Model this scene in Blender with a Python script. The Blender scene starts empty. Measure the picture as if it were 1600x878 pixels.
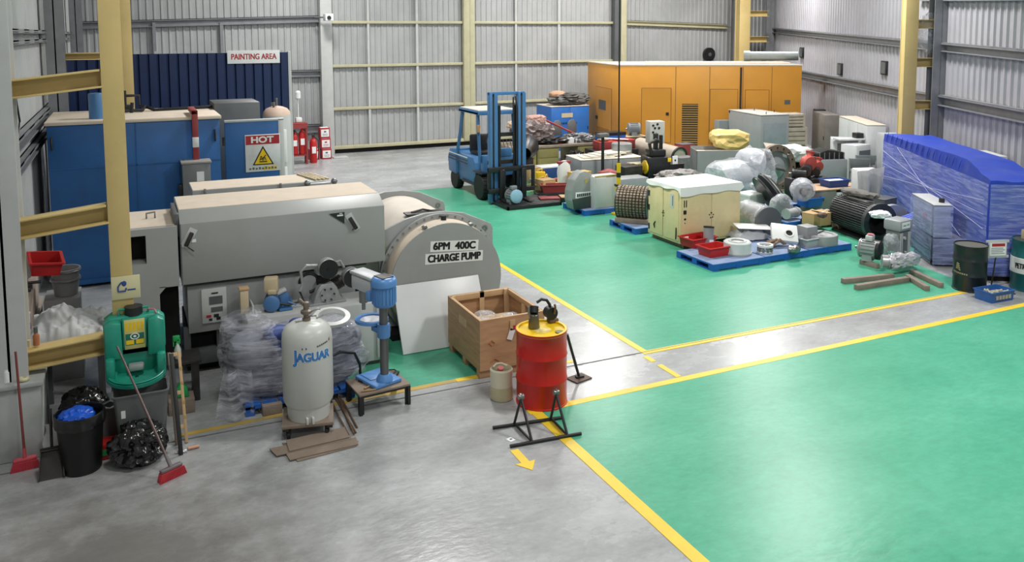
import bpy, bmesh, math, random
from mathutils import Vector, Matrix, Euler, noise
random.seed(7)
PI = math.pi
sc = bpy.context.scene
COL = sc.collection

# ---------------------------------------------------------------- camera, light, exposure
H = 4.3                                   # camera height above the floor, metres
FPX, PITCH, YAW, ROLL, PCX, PCY = 1303.31, .0930, .4368, .0040, 800.0, 173.66   # lens measured on the 1600x878 frame
def cam_rows():
    cy, sy = math.cos(YAW), math.sin(YAW)
    f0 = Vector((sy, cy, 0)); r = Vector((cy, -sy, 0)); up = Vector((0, 0, 1))
    fw = f0*math.cos(PITCH) - up*math.sin(PITCH)
    dn = -up*math.cos(PITCH) - f0*math.sin(PITCH)
    c, s = math.cos(ROLL), math.sin(ROLL)
    return (c*r + s*dn, -s*r + c*dn, fw)
CR, CD, CF = cam_rows()
cd = bpy.data.cameras.new('camera'); cam = bpy.data.objects.new('camera', cd); COL.objects.link(cam)
cam.matrix_world = Matrix.Translation((0, 0, H)) @ Matrix(((CR.x, -CD.x, -CF.x), (CR.y, -CD.y, -CF.y), (CR.z, -CD.z, -CF.z))).to_4x4()
cd.sensor_fit = 'HORIZONTAL'; cd.sensor_width = 36; cd.lens = 36*FPX/1600
cd.shift_x = (800-PCX)/1600; cd.shift_y = (PCY-439)/1600
cd.clip_start = .1; cd.clip_end = 200
sc.camera = cam
sc.view_settings.view_transform = 'Standard'; sc.view_settings.look = 'None'
sc.view_settings.gamma = 1; sc.view_settings.use_curve_mapping = False
sc.view_settings.exposure = -0.55
sc.cycles.use_denoising = True
sc.cycles.max_bounces = 8; sc.cycles.transparent_max_bounces = 12
w = bpy.data.worlds.new('world'); sc.world = w; w.use_nodes = True
w.node_tree.nodes['Background'].inputs[0].default_value = (.8, .85, .9, 1)
w.node_tree.nodes['Background'].inputs[1].default_value = .3
LAMPS = [(5.6, 15.2, 950), (15.2, 15.2, 1250), (9.6, 5.2, 950), (5.6, 25.0, 950), (15.0, 24.5, 1150), (21.5, 24.0, 1000),
         (1.2, 6.2, 330), (3.5, -3.0, 520)]
for i, (lx, ly, lp) in enumerate(LAMPS):
    ld = bpy.data.lights.new('high_bay_lamp', 'AREA'); ld.shape = 'DISK'; ld.size = 1.5; ld.energy = lp
    ld.color = (1.0, .985, .955)
    lo = bpy.data.objects.new('high_bay_lamp', ld); COL.objects.link(lo); lo.location = (lx, ly, 8.6)

# ---------------------------------------------------------------- measuring helpers: a ray of the survey photograph met with a plane
def _ray(px, py):
    return CR*((px-PCX)/FPX) + CD*((py-PCY)/FPX) + CF
def P(px, py, z=0.0):
    d = _ray(px, py); t = (z-H)/d.z
    return d.x*t, d.y*t
def PY(px, py, Y):
    d = _ray(px, py); t = Y/d.y
    return d.x*t, H + d.z*t
def L3(px, py, z=0.0):
    x, y = P(px, py, z); return (x, y, z)

# ---------------------------------------------------------------- materials
def S(hx):
    hx = hx.lstrip('#'); o = []
    for i in (0, 2, 4):
        c = int(hx[i:i+2], 16)/255
        o.append(c/12.92 if c <= .04045 else ((c+.055)/1.055)**2.4)
    return (*o, 1)
_mc = {}
def M(name, hx, rough=.5, metal=0, var=.10, scale=4, bump=0, bscale=40, spec=.5, dirt=None, dirt_amt=.5, stretch=None):
    if name in _mc: return _mc[name]
    m = bpy.data.materials.new(name); m.use_nodes = True; nt = m.node_tree; N = nt.nodes; Lk = nt.links
    b = N['Principled BSDF']; b.inputs['Roughness'].default_value = rough; b.inputs['Metallic'].default_value = metal
    b.inputs['Specular IOR Level'].default_value = spec
    c = S(hx); tc = N.new('ShaderNodeTexCoord'); mp = N.new('ShaderNodeMapping')
    Lk.new(tc.outputs['Object'], mp.inputs[0])
    if stretch: mp.inputs['Scale'].default_value = stretch
    nz = N.new('ShaderNodeTexNoise'); nz.inputs['Scale'].default_value = scale; nz.inputs['Detail'].default_value = 6
    Lk.new(mp.outputs[0], nz.inputs['Vector'])
    rp = N.new('ShaderNodeValToRGB'); rp.color_ramp.elements[0].position = .3; rp.color_ramp.elements[1].position = .72
    rp.color_ramp.elements[0].color = tuple(x*(1-var) for x in c[:3])+(1,)
    rp.color_ramp.elements[1].color = tuple(min(1, x*(1+var)) for x in c[:3])+(1,)
    Lk.new(nz.outputs[0], rp.inputs[0]); out = rp.outputs[0]
    if dirt:
        n2 = N.new('ShaderNodeTexNoise'); n2.inputs['Scale'].default_value = scale*.55; n2.inputs['Detail'].default_value = 9; n2.inputs['Roughness'].default_value = .7
        Lk.new(mp.outputs[0], n2.inputs['Vector'])
        r2 = N.new('ShaderNodeValToRGB'); r2.color_ramp.elements[0].position = .48; r2.color_ramp.elements[1].position = .68
        r2.color_ramp.elements[0].color = (0, 0, 0, 1); r2.color_ramp.elements[1].color = (dirt_amt,)*3+(1,)
        Lk.new(n2.outputs[0], r2.inputs[0])
        mx = N.new('ShaderNodeMix'); mx.data_type = 'RGBA'; Lk.new(r2.outputs[0], mx.inputs['Factor'])
        Lk.new(out, mx.inputs['A']); mx.inputs['B'].default_value = S(dirt); out = mx.outputs['Result']
    Lk.new(out, b.inputs['Base Color'])
    if bump:
        n3 = N.new('ShaderNodeTexNoise'); n3.inputs['Scale'].default_value = bscale; n3.inputs['Detail'].default_value = 4
        Lk.new(mp.outputs[0], n3.inputs['Vector'])
        bp = N.new('ShaderNodeBump'); bp.inputs['Strength'].default_value = bump; bp.inputs['Distance'].default_value = .02
        Lk.new(n3.outputs[0], bp.inputs['Height']); Lk.new(bp.outputs[0], b.inputs['Normal'])
    _mc[name] = m; return m
def film(name, hx, alpha, rough=.18, scale=5, stretch=(1, 1, 14), bump=.6, lo=.25):
    """clear plastic film: see-through where thin, milky along its creases"""
    if name in _mc: return _mc[name]
    m = bpy.data.materials.new(name); m.use_nodes = True; nt = m.node_tree; N = nt.nodes; Lk = nt.links
    b = N['Principled BSDF']; b.inputs['Base Color'].default_value = S(hx); b.inputs['Roughness'].default_value = rough
    b.inputs['Specular IOR Level'].default_value = .6
    tc = N.new('ShaderNodeTexCoord'); mp = N.new('ShaderNodeMapping'); mp.inputs['Scale'].default_value = stretch
    mp.inputs['Rotation'].default_value = (.12, .1, .0)
    Lk.new(tc.outputs['Object'], mp.inputs[0])
    nz = N.new('ShaderNodeTexNoise'); nz.inputs['Scale'].default_value = scale; nz.inputs['Detail'].default_value = 7; nz.inputs['Roughness'].default_value = .65
    nz.inputs['Distortion'].default_value = .6
    Lk.new(mp.outputs[0], nz.inputs['Vector'])
    rp = N.new('ShaderNodeMapRange'); rp.inputs['From Min'].default_value = .42; rp.inputs['From Max'].default_value = .62
    rp.inputs['To Min'].default_value = lo*alpha; rp.inputs['To Max'].default_value = alpha
    Lk.new(nz.outputs[0], rp.inputs['Value']); Lk.new(rp.outputs[0], b.inputs['Alpha'])
    bp = N.new('ShaderNodeBump'); bp.inputs['Strength'].default_value = bump; bp.inputs['Distance'].default_value = .03
    Lk.new(nz.outputs[0], bp.inputs['Height']); Lk.new(bp.outputs[0], b.inputs['Normal'])
    _mc[name] = m; return m

# ---------------------------------------------------------------- mesh builder
class MB:
    def __init__(s): s.bm = bmesh.new(); s.mi = 0; s.n = 0
    def _done(s):
        for f in s.bm.faces:
            if not f.tag: f.tag = True; f.material_index = s.mi; f.smooth = True
        return s
    def mat(s, i): s.mi = i; return s
    def box(s, x0, x1, y0, y1, z0, z1, bev=0, rot=None, piv=None, seg=2):
        r = bmesh.ops.create_cube(s.bm, size=1); vs = r['verts']
        c = Vector(((x0+x1)/2, (y0+y1)/2, (z0+z1)/2)); d = Vector((abs(x1-x0), abs(y1-y0), abs(z1-z0)))
        for v in vs: v.co = Vector((v.co.x*d.x, v.co.y*d.y, v.co.z*d.z)) + c
        if bev:
            es = list({e for v in vs for e in v.link_edges})
            br = bmesh.ops.bevel(s.bm, geom=es, offset=min(bev, min(d)*.45), segments=seg, profile=.5, affect='EDGES')
            vs = list({v for f in br['faces'] for v in f.verts} | {v for v in vs if v.is_valid})
        if rot:
            R = Euler(rot).to_matrix(); pv = Vector(piv) if piv else c
            for v in vs: v.co = R @ (v.co-pv) + pv
        return s._done()
    def ring(s, c, u, v, r, n):
        return [s.bm.verts.new(c + u*(r*math.cos(2*PI*i/n)) + v*(r*math.sin(2*PI*i/n))) for i in range(n)]
    def _skin(s, rings, closed=False, caps=True):
        k = len(rings); n = len(rings[0])
        for a in range(k if closed else k-1):
            A, B = rings[a], rings[(a+1) % k]
            for i in range(n):
                try: s.bm.faces.new((A[i], A[(i+1) % n], B[(i+1) % n], B[i]))
                except ValueError: pass
        if caps and not closed:
            for R_, rev in ((rings[0], True), (rings[-1], False)):
                try: s.bm.faces.new(R_[::-1] if rev else R_)
                except ValueError: pass
    @staticmethod
    def frame(d):
        d = d.normalized(); a = Vector((0, 0, 1)) if abs(d.z) < .9 else Vector((1, 0, 0))
        u = a.cross(d).normalized(); return u, d.cross(u)
    def cyl(s, p0, p1, r0, r1=None, n=24, caps=True):
        p0, p1 = Vector(p0), Vector(p1); u, v = s.frame(p1-p0); r1 = r0 if r1 is None else r1
        s._skin([s.ring(p0, u, v, r0, n), s.ring(p1, u, v, r1, n)], caps=caps); return s._done()
    def tube(s, pts, r, n=8, closed=False):
        pts = [Vector(p) for p in pts]; k = len(pts); rings = []; pu = None
        for i, p in enumerate(pts):
            if closed: d = pts[(i+1) % k]-pts[i-1]
            else: d = pts[min(i+1, k-1)]-pts[max(i-1, 0)]
            if d.length < 1e-9: d = Vector((0, 0, 1))
            d.normalize()
            if pu is None: u, v = s.frame(d)
            else:
                u = (pu - d*pu.dot(d))
                u = u.normalized() if u.length > 1e-6 else s.frame(d)[0]
                v = d.cross(u)
            pu = u; rr = r[i] if isinstance(r, (list, tuple)) else r
            rings.append(s.ring(p, u, v, rr, n))
        s._skin(rings, closed); return s._done()
    def lathe(s, prof, c=(0, 0, 0), axis=(0, 0, 1), n=32, caps=True, scale=(1, 1)):
        c = Vector(c); ax = Vector(axis).normalized(); u, v = s.frame(ax)
        s._skin([[s.bm.verts.new(c + ax*z + u*(max(r, 1e-4)*scale[0]*math.cos(2*PI*i/n)) + v*(max(r, 1e-4)*scale[1]*math.sin(2*PI*i/n))) for i in range(n)] for r, z in prof], caps=caps)
        return s._done()
    def prism(s, pts, pl, lo, hi, bev=0):
        def mk(a, b, t): return Vector((a, b, t)) if pl == 'xy' else Vector((a, t, b)) if pl == 'xz' else Vector((t, a, b))
        A = [s.bm.verts.new(mk(a, b, lo)) for a, b in pts]; B = [s.bm.verts.new(mk(a, b, hi)) for a, b in pts]
        s._skin([A, B]); fs = list({f for v in A+B for f in v.link_faces})
        bmesh.ops.recalc_face_normals(s.bm, faces=fs)
        if bev:
            es = list({e for v in A+B for e in v.link_edges})
            bmesh.ops.bevel(s.bm, geom=es, offset=bev, segments=2, profile=.5, affect='EDGES')
        return s._done()
    def ball(s, c, r, sub=3, e=1.0, amp=0, freq=3, seed=0, ridge=False, flat=None, zs=1):
        rr = r if isinstance(r, (tuple, list)) else (r, r, r)
        q = bmesh.ops.create_icosphere(s.bm, subdivisions=sub, radius=1); c = Vector(c); so = Vector((seed*7.1, seed*3.3, seed*1.7))
        for v in q['verts']:
            p = v.co.copy(); k = 1
            if e != 1.0:
                m = (abs(p.x)**(2/e)+abs(p.y)**(2/e)+abs(p.z)**(2/e))**(e/2); p = p/m
            if amp:
                qn = Vector((p.x*rr[0], p.y*rr[1], p.z*rr[2]*zs))*freq + so
                if ridge:
                    t = noise.fractal(qn, .7, 2.1, 4); k = 1 + amp*(.6-abs(t)*1.9)
                else: k = 1 + amp*noise.fractal(qn, .8, 2.0, 4)
            co = Vector((p.x*rr[0]*k, p.y*rr[1]*k, p.z*rr[2]*k))
            if flat is not None and co.z < flat: co.z = flat + (co.z-flat)*.04
            v.co = co + c
        return s._done()
    def torus(s, c, R_, r, axis=(0, 0, 1), n=36, m=10, arc=1.0):
        c = Vector(c); u, v = s.frame(Vector(axis))
        k = n if arc >= 1 else n+1
        pts = [c + u*(R_*math.cos(2*PI*arc*i/n)) + v*(R_*math.sin(2*PI*arc*i/n)) for i in range(k)]
        return s.tube(pts, r, m, closed=arc >= 1)
    def hring(s, c, ro, ri, t, axis=(0, 0, 1), n=40):
        """flat ring with a square section"""
        return s._skin2(c, [(ro, -t/2), (ro, t/2), (ri, t/2), (ri, -t/2)], axis, n)
    def _skin2(s, c, prof, axis, n):
        c = Vector(c); ax = Vector(axis).normalized(); u, v = s.frame(ax); k = len(prof)
        rs = [[s.bm.verts.new(c + ax*z + u*(r*math.cos(2*PI*i/n)) + v*(r*math.sin(2*PI*i/n))) for i in range(n)] for r, z in prof]
        s._skin(rs, closed=True); fs = list({f for R_ in rs for q in R_ for f in q.link_faces}); bmesh.ops.recalc_face_normals(s.bm, faces=fs)
        return s._done()
    def grid(s, fn, nu, nv, thick=0):
        g = [[s.bm.verts.new(Vector(fn(i/nu, j/nv))) for j in range(nv+1)] for i in range(nu+1)]; fs = []
        for i in range(nu):
            for j in range(nv): fs.append(s.bm.faces.new((g[i][j], g[i+1][j], g[i+1][j+1], g[i][j+1])))
        if thick: bmesh.ops.solidify(s.bm, geom=fs, thickness=thick)
        return s._done()
    def xf(s, mtx):
        bmesh.ops.transform(s.bm, matrix=mtx, verts=list(s.bm.verts)); return s
    def build(s, name, mats, parent=None, sharp=38):
        me = bpy.data.meshes.new(name); s.bm.to_mesh(me); s.bm.free()
        for m in (mats if isinstance(mats, (list, tuple)) else [mats]): me.materials.append(m)
        try: me.set_sharp_from_angle(angle=math.radians(sharp))
        except Exception: pass
        o = bpy.data.objects.new(name, me); COL.objects.link(o)
        if parent is not None: o.parent = parent
        return o
def thing(name, label, cat, loc=(0, 0, 0), rz=0, group=None, rot=None):
    o = bpy.data.objects.new(name, None); COL.objects.link(o); o.empty_display_size = .1
    o.location = loc; o.rotation_euler = rot if rot else (0, 0, rz); o['label'] = label; o['category'] = cat
    if group: o['group'] = group
    return o
def solo(mb, name, mats, label, cat, loc=(0, 0, 0), rz=0, group=None, rot=None):
    o = mb.build(name, mats); o.location = loc; o.rotation_euler = rot if rot else (0, 0, rz)
    o['label'] = label; o['category'] = cat
    if group: o['group'] = group
    return o
def struct(mb, name, mats, parent=None):
    o = mb.build(name, mats, parent); o['kind'] = 'structure'; return o
def dup(root, loc, rz=0, label=None, group=None):
    def cp(o, par):
        c = o.copy(); COL.objects.link(c)
        if par is not None: c.parent = par
        for ch in o.children: cp(ch, c)
        return c
    c = cp(root, None); c.location = loc; c.rotation_euler = (0, 0, rz)
    if label: c['label'] = label
    if group: c['group'] = group
    return c
def text(s, size, mtx, mat, parent, name='lettering', bold=0, ext=.002, sx=1, align='CENTER', heavy=0):
    cu = bpy.data.curves.new('t', 'FONT'); cu.body = s; cu.size = size; cu.align_x = align; cu.align_y = 'CENTER'; cu.extrude = ext; cu.offset = bold
    t = bpy.data.objects.new('t', cu); COL.objects.link(t)
    dg = bpy.context.evaluated_depsgraph_get(); me = bpy.data.meshes.new_from_object(t.evaluated_get(dg))
    bpy.data.objects.remove(t); bpy.data.curves.remove(cu)
    if heavy:                                   # thicken the strokes: shifted copies of every letter, a hair apart in depth
        b_ = bmesh.new()
        for i_, (hx, hy) in enumerate(((-1, -1), (1, -1), (-1, 1), (1, 1), (0, 0))):
            m_ = me.copy(); m_.transform(Matrix.Translation((hx*heavy/sx, hy*heavy*.6, .0002*i_))); b_.from_mesh(m_); bpy.data.meshes.remove(m_)
        b_.to_mesh(me); b_.free()
    me.name = name; me.transform(mtx @ Matrix.Diagonal((sx, 1, 1, 1))); me.materials.clear(); me.materials.append(mat)
    o = bpy.data.objects.new(name, me); COL.objects.link(o); o.parent = parent; return o
def face_mtx(loc, n=(0, -1, 0), tilt=0):
    """text matrix: readable from the side that normal n points to"""
    n = Vector(n).normalized(); x = Vector((0, 0, 1)).cross(n).normalized()
    if x.length < .1: x = Vector((1, 0, 0))
    y = n.cross(x); R = Matrix((x, y, n)).transposed().to_4x4()
    return Matrix.Translation(loc) @ R @ Matrix.Rotation(tilt, 4, 'Z')
# ---------------------------------------------------------------- palette
GREY = M('machine_grey_paint', '#9a9c9b', .42, var=.05, scale=1.5, dirt='#8a8680', dirt_amt=.35)
DUST = M('dusty_beige_top', '#cdbfae', .85, var=.06, scale=5)
LGREY = M('light_grey_paint', '#b9bbba', .45, var=.05)
DGREY = M('dark_grey_paint', '#55585a', .5, var=.12)
BLACK = M('black_paint', '#1b1c1e', .42, var=.25)
RUBBER = M('black_rubber', '#151516', .7, var=.2)
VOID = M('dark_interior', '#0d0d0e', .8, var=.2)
STEEL = M('bare_steel', '#8d8d8c', .35, .8, var=.12, scale=12)
DSTEEL = M('dark_steel', '#3d3b3a', .45, .6, var=.25, scale=10)
RUST = M('rusty_steel', '#6a5444', .7, .3, var=.25, scale=14, bump=.2)
WHITE = M('white_paint', '#d9dad8', .4, var=.04)
PAPER = M('white_paper', '#e6e7e8', .6, var=.03)
YCOL = M('crane_column_yellow', '#c9b277', .5, var=.05, scale=1.2, dirt='#9a8658', dirt_amt=.35)
YDOOR = M('door_frame_cream', '#b5b192', .5, var=.08)
OVENB = M('oven_blue_paint', '#1d5690', .42, var=.14, scale=1.2, dirt='#23344c', dirt_amt=.55)
NAVY = M('navy_sheet_paint', '#182a52', .38, var=.1)
PALB = M('pallet_blue', '#1a5cae', .5, var=.12, scale=5, dirt='#3a4f6c', dirt_amt=.3)
FBLUE = M('forklift_blue', '#3d6f9f', .42, var=.1, scale=3, dirt='#5a6470', dirt_amt=.4)
TEALB = M('drill_blue', '#5587c2', .35, var=.06)
ORNG = M('generator_orange', '#c98b2c', .45, var=.05, scale=1.2, dirt='#b0792c', dirt_amt=.3)
RED = M('drum_red', '#c01d14', .3, var=.05, scale=2)
YEL = M('drum_yellow', '#e8c11c', .35, var=.05)
TRED = M('tray_red', '#b5201f', .45, var=.08)
DRED = M('dull_red', '#8c3434', .55, var=.12)
WOOD = M('plywood', '#b08a66', .65, var=.16, scale=3, stretch=(1, 1, 6), dirt='#8c6848', dirt_amt=.5)
PINE = M('pine_batten', '#c5a47c', .65, var=.1, scale=5)
TIMB = M('weathered_timber', '#85786d', .8, var=.16, scale=8, bump=.3)
PLANK = M('dirty_plywood_sheet', '#857669', .75, var=.14, scale=3, dirt='#6b5b50', dirt_amt=.6)
CREAM = M('crate_cream_paint', '#e2d0a0', .5, var=.05, scale=2, dirt='#b8a670', dirt_amt=.4)
CARD = M('cardboard', '#b59468', .75, var=.08)
GRN = M('safety_green', '#1d8f78', .38, var=.07, dirt='#5f9488', dirt_amt=.3)
GREENB = M('bottle_green', '#27a257', .4, var=.08)
BAGB = M('black_bag_plastic', '#101012', .22, var=.2, spec=.7)
BLUEB = M('blue_bag_plastic', '#1554c4', .3, var=.15)
SHEET = M('white_plastic_sheet', '#d6d6d6', .35, var=.06, scale=6)
TANKW = M('tank_white', '#c3c5c0', .36, var=.04, scale=2)
BLUEP = M('lettering_blue', '#2c6fc0', .5, var=.03)
INK = M('ink_black', '#141416', .55, var=.05)
INKR = M('ink_red', '#a8262c', .5, var=.05)
GRST = M('stencil_white', '#e4e4e2', .55, var=.02)
ALU = M('cast_aluminium', '#a3a5a6', .4, .5, var=.12, scale=14)
BEIGE = M('beige_plastic', '#c5b594', .5, var=.07)
OLIVE = M('olive_paint', '#8a8550', .55, var=.12)
JUNKG = M('scrap_grey', '#77787a', .5, .3, var=.2, scale=9)
BROWN = M('rag_brown', '#8a7360', .85, var=.25, scale=8)
TARP = M('royal_blue_tarp', '#1a3fb8', .4, var=.15, scale=3)
PINKD = M('tank_dome_beige', '#c0a898', .6, var=.06)
FILM = film('stretch_film', '#e8ebf2', .62)
FILMB = film('stretch_film_bundle', '#c4c6d2', .62, rough=.08, scale=2.2, stretch=(1, 1, 7), bump=1.0, lo=.12)
CLEAR = film('clear_plastic_bag', '#dcdfe6', .62, rough=.12, scale=3, stretch=(1, 1, 1.5), bump=.8, lo=.25)
SMOKE = film('smoky_bin_plastic', '#6a6d6e', .85, rough=.35, scale=2, stretch=(1, 1, 1), bump=.1, lo=.85)
MILK = M('milky_jug_plastic', '#cfc8b0', .35, var=.06)
CORR_B = M('back_wall_sheet', '#a9abac', .42, .15, var=.06, scale=1.2, dirt='#8b8d8e', dirt_amt=.4)
CORR_R = M('right_wall_sheet', '#a7a6ac', .4, .15, var=.06, scale=1.2, dirt='#8f8d92', dirt_amt=.35)
CORR_L = M('left_wall_sheet', '#b4b6b6', .42, .1, var=.06, scale=1.2, dirt='#939596', dirt_amt=.4)
GIRT = M('girt_grey_steel', '#828488', .45, .3, var=.12)
CONCW = M('painted_concrete_plinth', '#aeb2b0', .7, var=.08, scale=3, dirt='#85857f', dirt_amt=.5)
YLINE = M('floor_line_yellow', '#e8c531', .4, var=.05, scale=3, dirt='#c9a94c', dirt_amt=.4)
YFADE = M('worn_floor_line', '#c2a24a', .5, var=.1, scale=4, dirt='#8f8a78', dirt_amt=.8)

def floor_mat(name, c1, c2, c3, r0, r1, sc0, sp=.5):
    m = bpy.data.materials.new(name); m.use_nodes = True; nt = m.node_tree; N = nt.nodes; Lk = nt.links
    b = N['Principled BSDF']; b.inputs['Specular IOR Level'].default_value = sp; tc = N.new('ShaderNodeTexCoord')
    n1 = N.new('ShaderNodeTexNoise'); n1.inputs['Scale'].default_value = sc0; n1.inputs['Detail'].default_value = 8; n1.inputs['Roughness'].default_value = .62
    mp = N.new('ShaderNodeMapping'); mp.inputs['Scale'].default_value = (.85, 1.5, 1); Lk.new(tc.outputs['Object'], mp.inputs[0]); Lk.new(mp.outputs[0], n1.inputs['Vector'])
    rp = N.new('ShaderNodeValToRGB'); e = rp.color_ramp.elements; e[0].position = .34; e[0].color = S(c1); e[1].position = .66; e[1].color = S(c2)
    q = e.new(.5); q.color = S(c3); Lk.new(n1.outputs[0], rp.inputs[0])
    n2 = N.new('ShaderNodeTexNoise'); n2.inputs['Scale'].default_value = sc0*14; n2.inputs['Detail'].default_value = 5; Lk.new(mp.outputs[0], n2.inputs['Vector'])
    mx = N.new('ShaderNodeMix'); mx.data_type = 'RGBA'; mx.blend_type = 'OVERLAY'; mx.inputs['Factor'].default_value = .3
    Lk.new(rp.outputs[0], mx.inputs['A']); Lk.new(n2.outputs[1], mx.inputs['B'])
    hs = N.new('ShaderNodeHueSaturation'); hs.inputs['Saturation'].default_value = .0; Lk.new(n2.outputs[1], hs.inputs['Color']); Lk.new(hs.outputs[0], mx.inputs['B'])
    Lk.new(mx.outputs['Result'], b.inputs['Base Color'])
    mr = N.new('ShaderNodeMapRange'); mr.inputs['To Min'].default_value = r0; mr.inputs['To Max'].default_value = r1; Lk.new(n1.outputs[0], mr.inputs['Value']); Lk.new(mr.outputs[0], b.inputs['Roughness'])
    bp = N.new('ShaderNodeBump'); bp.inputs['Strength'].default_value = .12; bp.inputs['Distance'].default_value = .02; Lk.new(n2.outputs[0], bp.inputs['Height']); Lk.new(bp.outputs[0], b.inputs['Normal'])
    return m, nt, mx, b
CONC, nt, mx, bb = floor_mat('concrete_floor', '#8b8c8d', '#abadaf', '#9c9e9f', .22, .32, .8, .42)
# worn, soiled corner of the slab by the left wall
N = nt.nodes; tc = N.new('ShaderNodeTexCoord')
vd = N.new('ShaderNodeVectorMath'); vd.operation = 'DISTANCE'; vd.inputs[1].default_value = (-.4, 6.8, 0); nt.links.new(tc.outputs['Object'], vd.inputs[0])
nn = N.new('ShaderNodeTexNoise'); nn.inputs['Scale'].default_value = 2.6; nn.inputs['Detail'].default_value = 9; nn.inputs['Roughness'].default_value = .7; nt.links.new(tc.outputs['Object'], nn.inputs['Vector'])
md = N.new('ShaderNodeMath'); md.operation = 'MULTIPLY_ADD'; md.inputs[1].default_value = 3.2; nt.links.new(nn.outputs[0], md.inputs[0]); nt.links.new(vd.outputs['Value'], md.inputs[2])
mr = N.new('ShaderNodeMapRange'); mr.inputs['From Min'].default_value = 2.4; mr.inputs['From Max'].default_value = 4.1; mr.inputs['To Min'].default_value = .75; mr.inputs['To Max'].default_value = 0; nt.links.new(md.outputs[0], mr.inputs['Value'])
m2 = N.new('ShaderNodeMix'); m2.data_type = 'RGBA'; nt.links.new(mr.outputs[0], m2.inputs['Factor']); nt.links.new(mx.outputs['Result'], m2.inputs['A']); m2.inputs['B'].default_value = S('#625d58')
nt.links.new(m2.outputs['Result'], bb.inputs['Base Color'])
EPOXY = floor_mat('green_epoxy', '#439779', '#57a689', '#4d9f81', .27, .36, .6, .2)[0]

# ---------------------------------------------------------------- floor, paint, lines
C0 = Vector((27.2, 30.0)); C1 = Vector((6.6, -6.05))      # right wall runs at a skew from the back corner
def wx(y): return C0.x + (y-C0.y)*(C1.x-C0.x)/(C1.y-C0.y)
struct(MB().prism([(-1.5, -6.05), (6.6, -6.05), (27.2, 30), (-1.5, 30)], 'xy', -.2, 0), 'floor', CONC)
def flat(name, pts, z, mat): return struct(MB().prism(pts, 'xy', 0, z), name, mat)
flat('floor_epoxy', [(6.25, 9.1), (12.9, 9.1), (13.2, 10.6), (wx(12)-.9, 12), (wx(21.7)-.9, 21.7), (6.25, 21.7)], .003, EPOXY)
flat('floor_epoxy', [(4.1, -6), (wx(-6)-.05, -6), (wx(8.25)-.05, 8.25), (4.1, 8.25)], .003, EPOXY)
flat('floor_epoxy', [(2.25, 9.42), (4.45, 9.42), (4.45, 16), (2.6, 16)], .003, EPOXY)
flat('floor_line', [(6.19, 9.08), (6.29, 9.18), (6.29, 21.7), (6.19, 21.7)], .005, YLINE)
flat('floor_line', [(6.19, 9.08), (12.75, 9.0), (12.75, 9.1), (6.29, 9.18)], .0055, YLINE)
flat('floor_line', [(4.02, 8.15), (13.6, 8.15), (13.6, 8.26), (4.02, 8.26)], .0055, YLINE)
flat('floor_line', [(4.04, -6), (4.17, -6), (4.17, 8.15), (4.04, 8.15)], .005, YLINE)
flat('floor_line', [(.4, 9.3), (2.2, 9.33), (2.2, 9.42), (.4, 9.37)], .005, YFADE)
flat('floor_line', [(2.2, 9.33), (3.6, 9.34), (3.6, 9.43), (2.2, 9.42)], .005, YFADE)
flat('floor_line', [(3.6, 9.34), (4.45, 9.34), (4.45, 9.43), (3.6, 9.43)], .005, YLINE)
for y0, y1 in ((8.82, 9.02), (8.28, 8.7)): flat('floor_line', [(6.12, y0), (6.2, y0), (6.2, y1), (6.12, y1)], .005, YLINE)
flat('floor_line', [(5.05, 9.26), (5.22, 9.26), (5.22, 9.33), (5.05, 9.33)], .005, YLINE)
a0 = Vector(P(803, 703)); a1 = Vector(P(832, 735)); dd = (a1-a0).normalized(); nn_ = Vector((dd.y, -dd.x)); am = a1-dd*.17
flat('floor_arrow', [tuple(q) for q in (a0-nn_*.045, a0+nn_*.045, am+nn_*.045, am+nn_*.11, a1, am-nn_*.11, am-nn_*.045)], .005, YLINE)
flat('floor_joint', [(-1.4, 9.225), (14.6, 9.05), (14.6, 9.062), (-1.4, 9.24)], .0062, M('joint_sealant', '#6a6a69', .8))

# ---------------------------------------------------------------- walls
def corr(name, p0, p1, z0, z1, mat, pitch=.22, d=.035, crest=.42):
    """trapezoid-ribbed cladding whose ribs stand out to the left of p0 -> p1"""
    a, b = Vector(p0), Vector(p1); L = (b-a).length; u = (b-a)/L; n = Vector((-u.y, u.x)); pts = [a]
    k = int(L/pitch); pt = L/k
    for i in range(k):
        s = i*pt
        for f, h_ in ((.0, 0), (.5-crest/2, 0), (.62-crest/2, d), (.38+crest/2, d), (.5+crest/2, 0)): 
            pts.append(a + u*(s+f*pt) + n*h_)
    pts.append(b); mb = MB(); bm = mb.bm
    A = [bm.verts.new((p.x, p.y, z0)) for p in pts]; B = [bm.verts.new((p.x, p.y, z1)) for p in pts]
    for i in range(len(pts)-1):
        if (pts[i]-pts[i+1]).length > 1e-5: bm.faces.new((A[i], B[i], B[i+1], A[i+1]))
    mb._done()
    ob = -.06
    o0, o1 = a+n*ob, b+n*ob; o2, o3 = b+n*(ob-.1), a+n*(ob-.1)
    mb.prism([tuple(o0), tuple(o1), tuple(o2), tuple(o3)], 'xy', z0, z1)
    return struct(mb, name, mat)
ZC = 9.6
corr('wall_back', (27.2, 30), (-1.5, 30), 0, ZC, CORR_B)
corr('wall_left', (-1.45, 30), (-1.45, -6), 0, ZC, CORR_L, .16, .025)
corr('wall_right', (6.6, -6.05), (27.2, 30), 0, ZC, CORR_R, .27, .04)
struct(MB().box(-1.5, 6.6, -6.2, -6.05, 0, ZC), 'wall_front', CORR_L)
struct(MB().box(-1.6, 27.4, -6.2, 30.2, ZC, ZC+.1), 'ceiling', M('roof_sheet', '#8f9192', .6))

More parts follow.
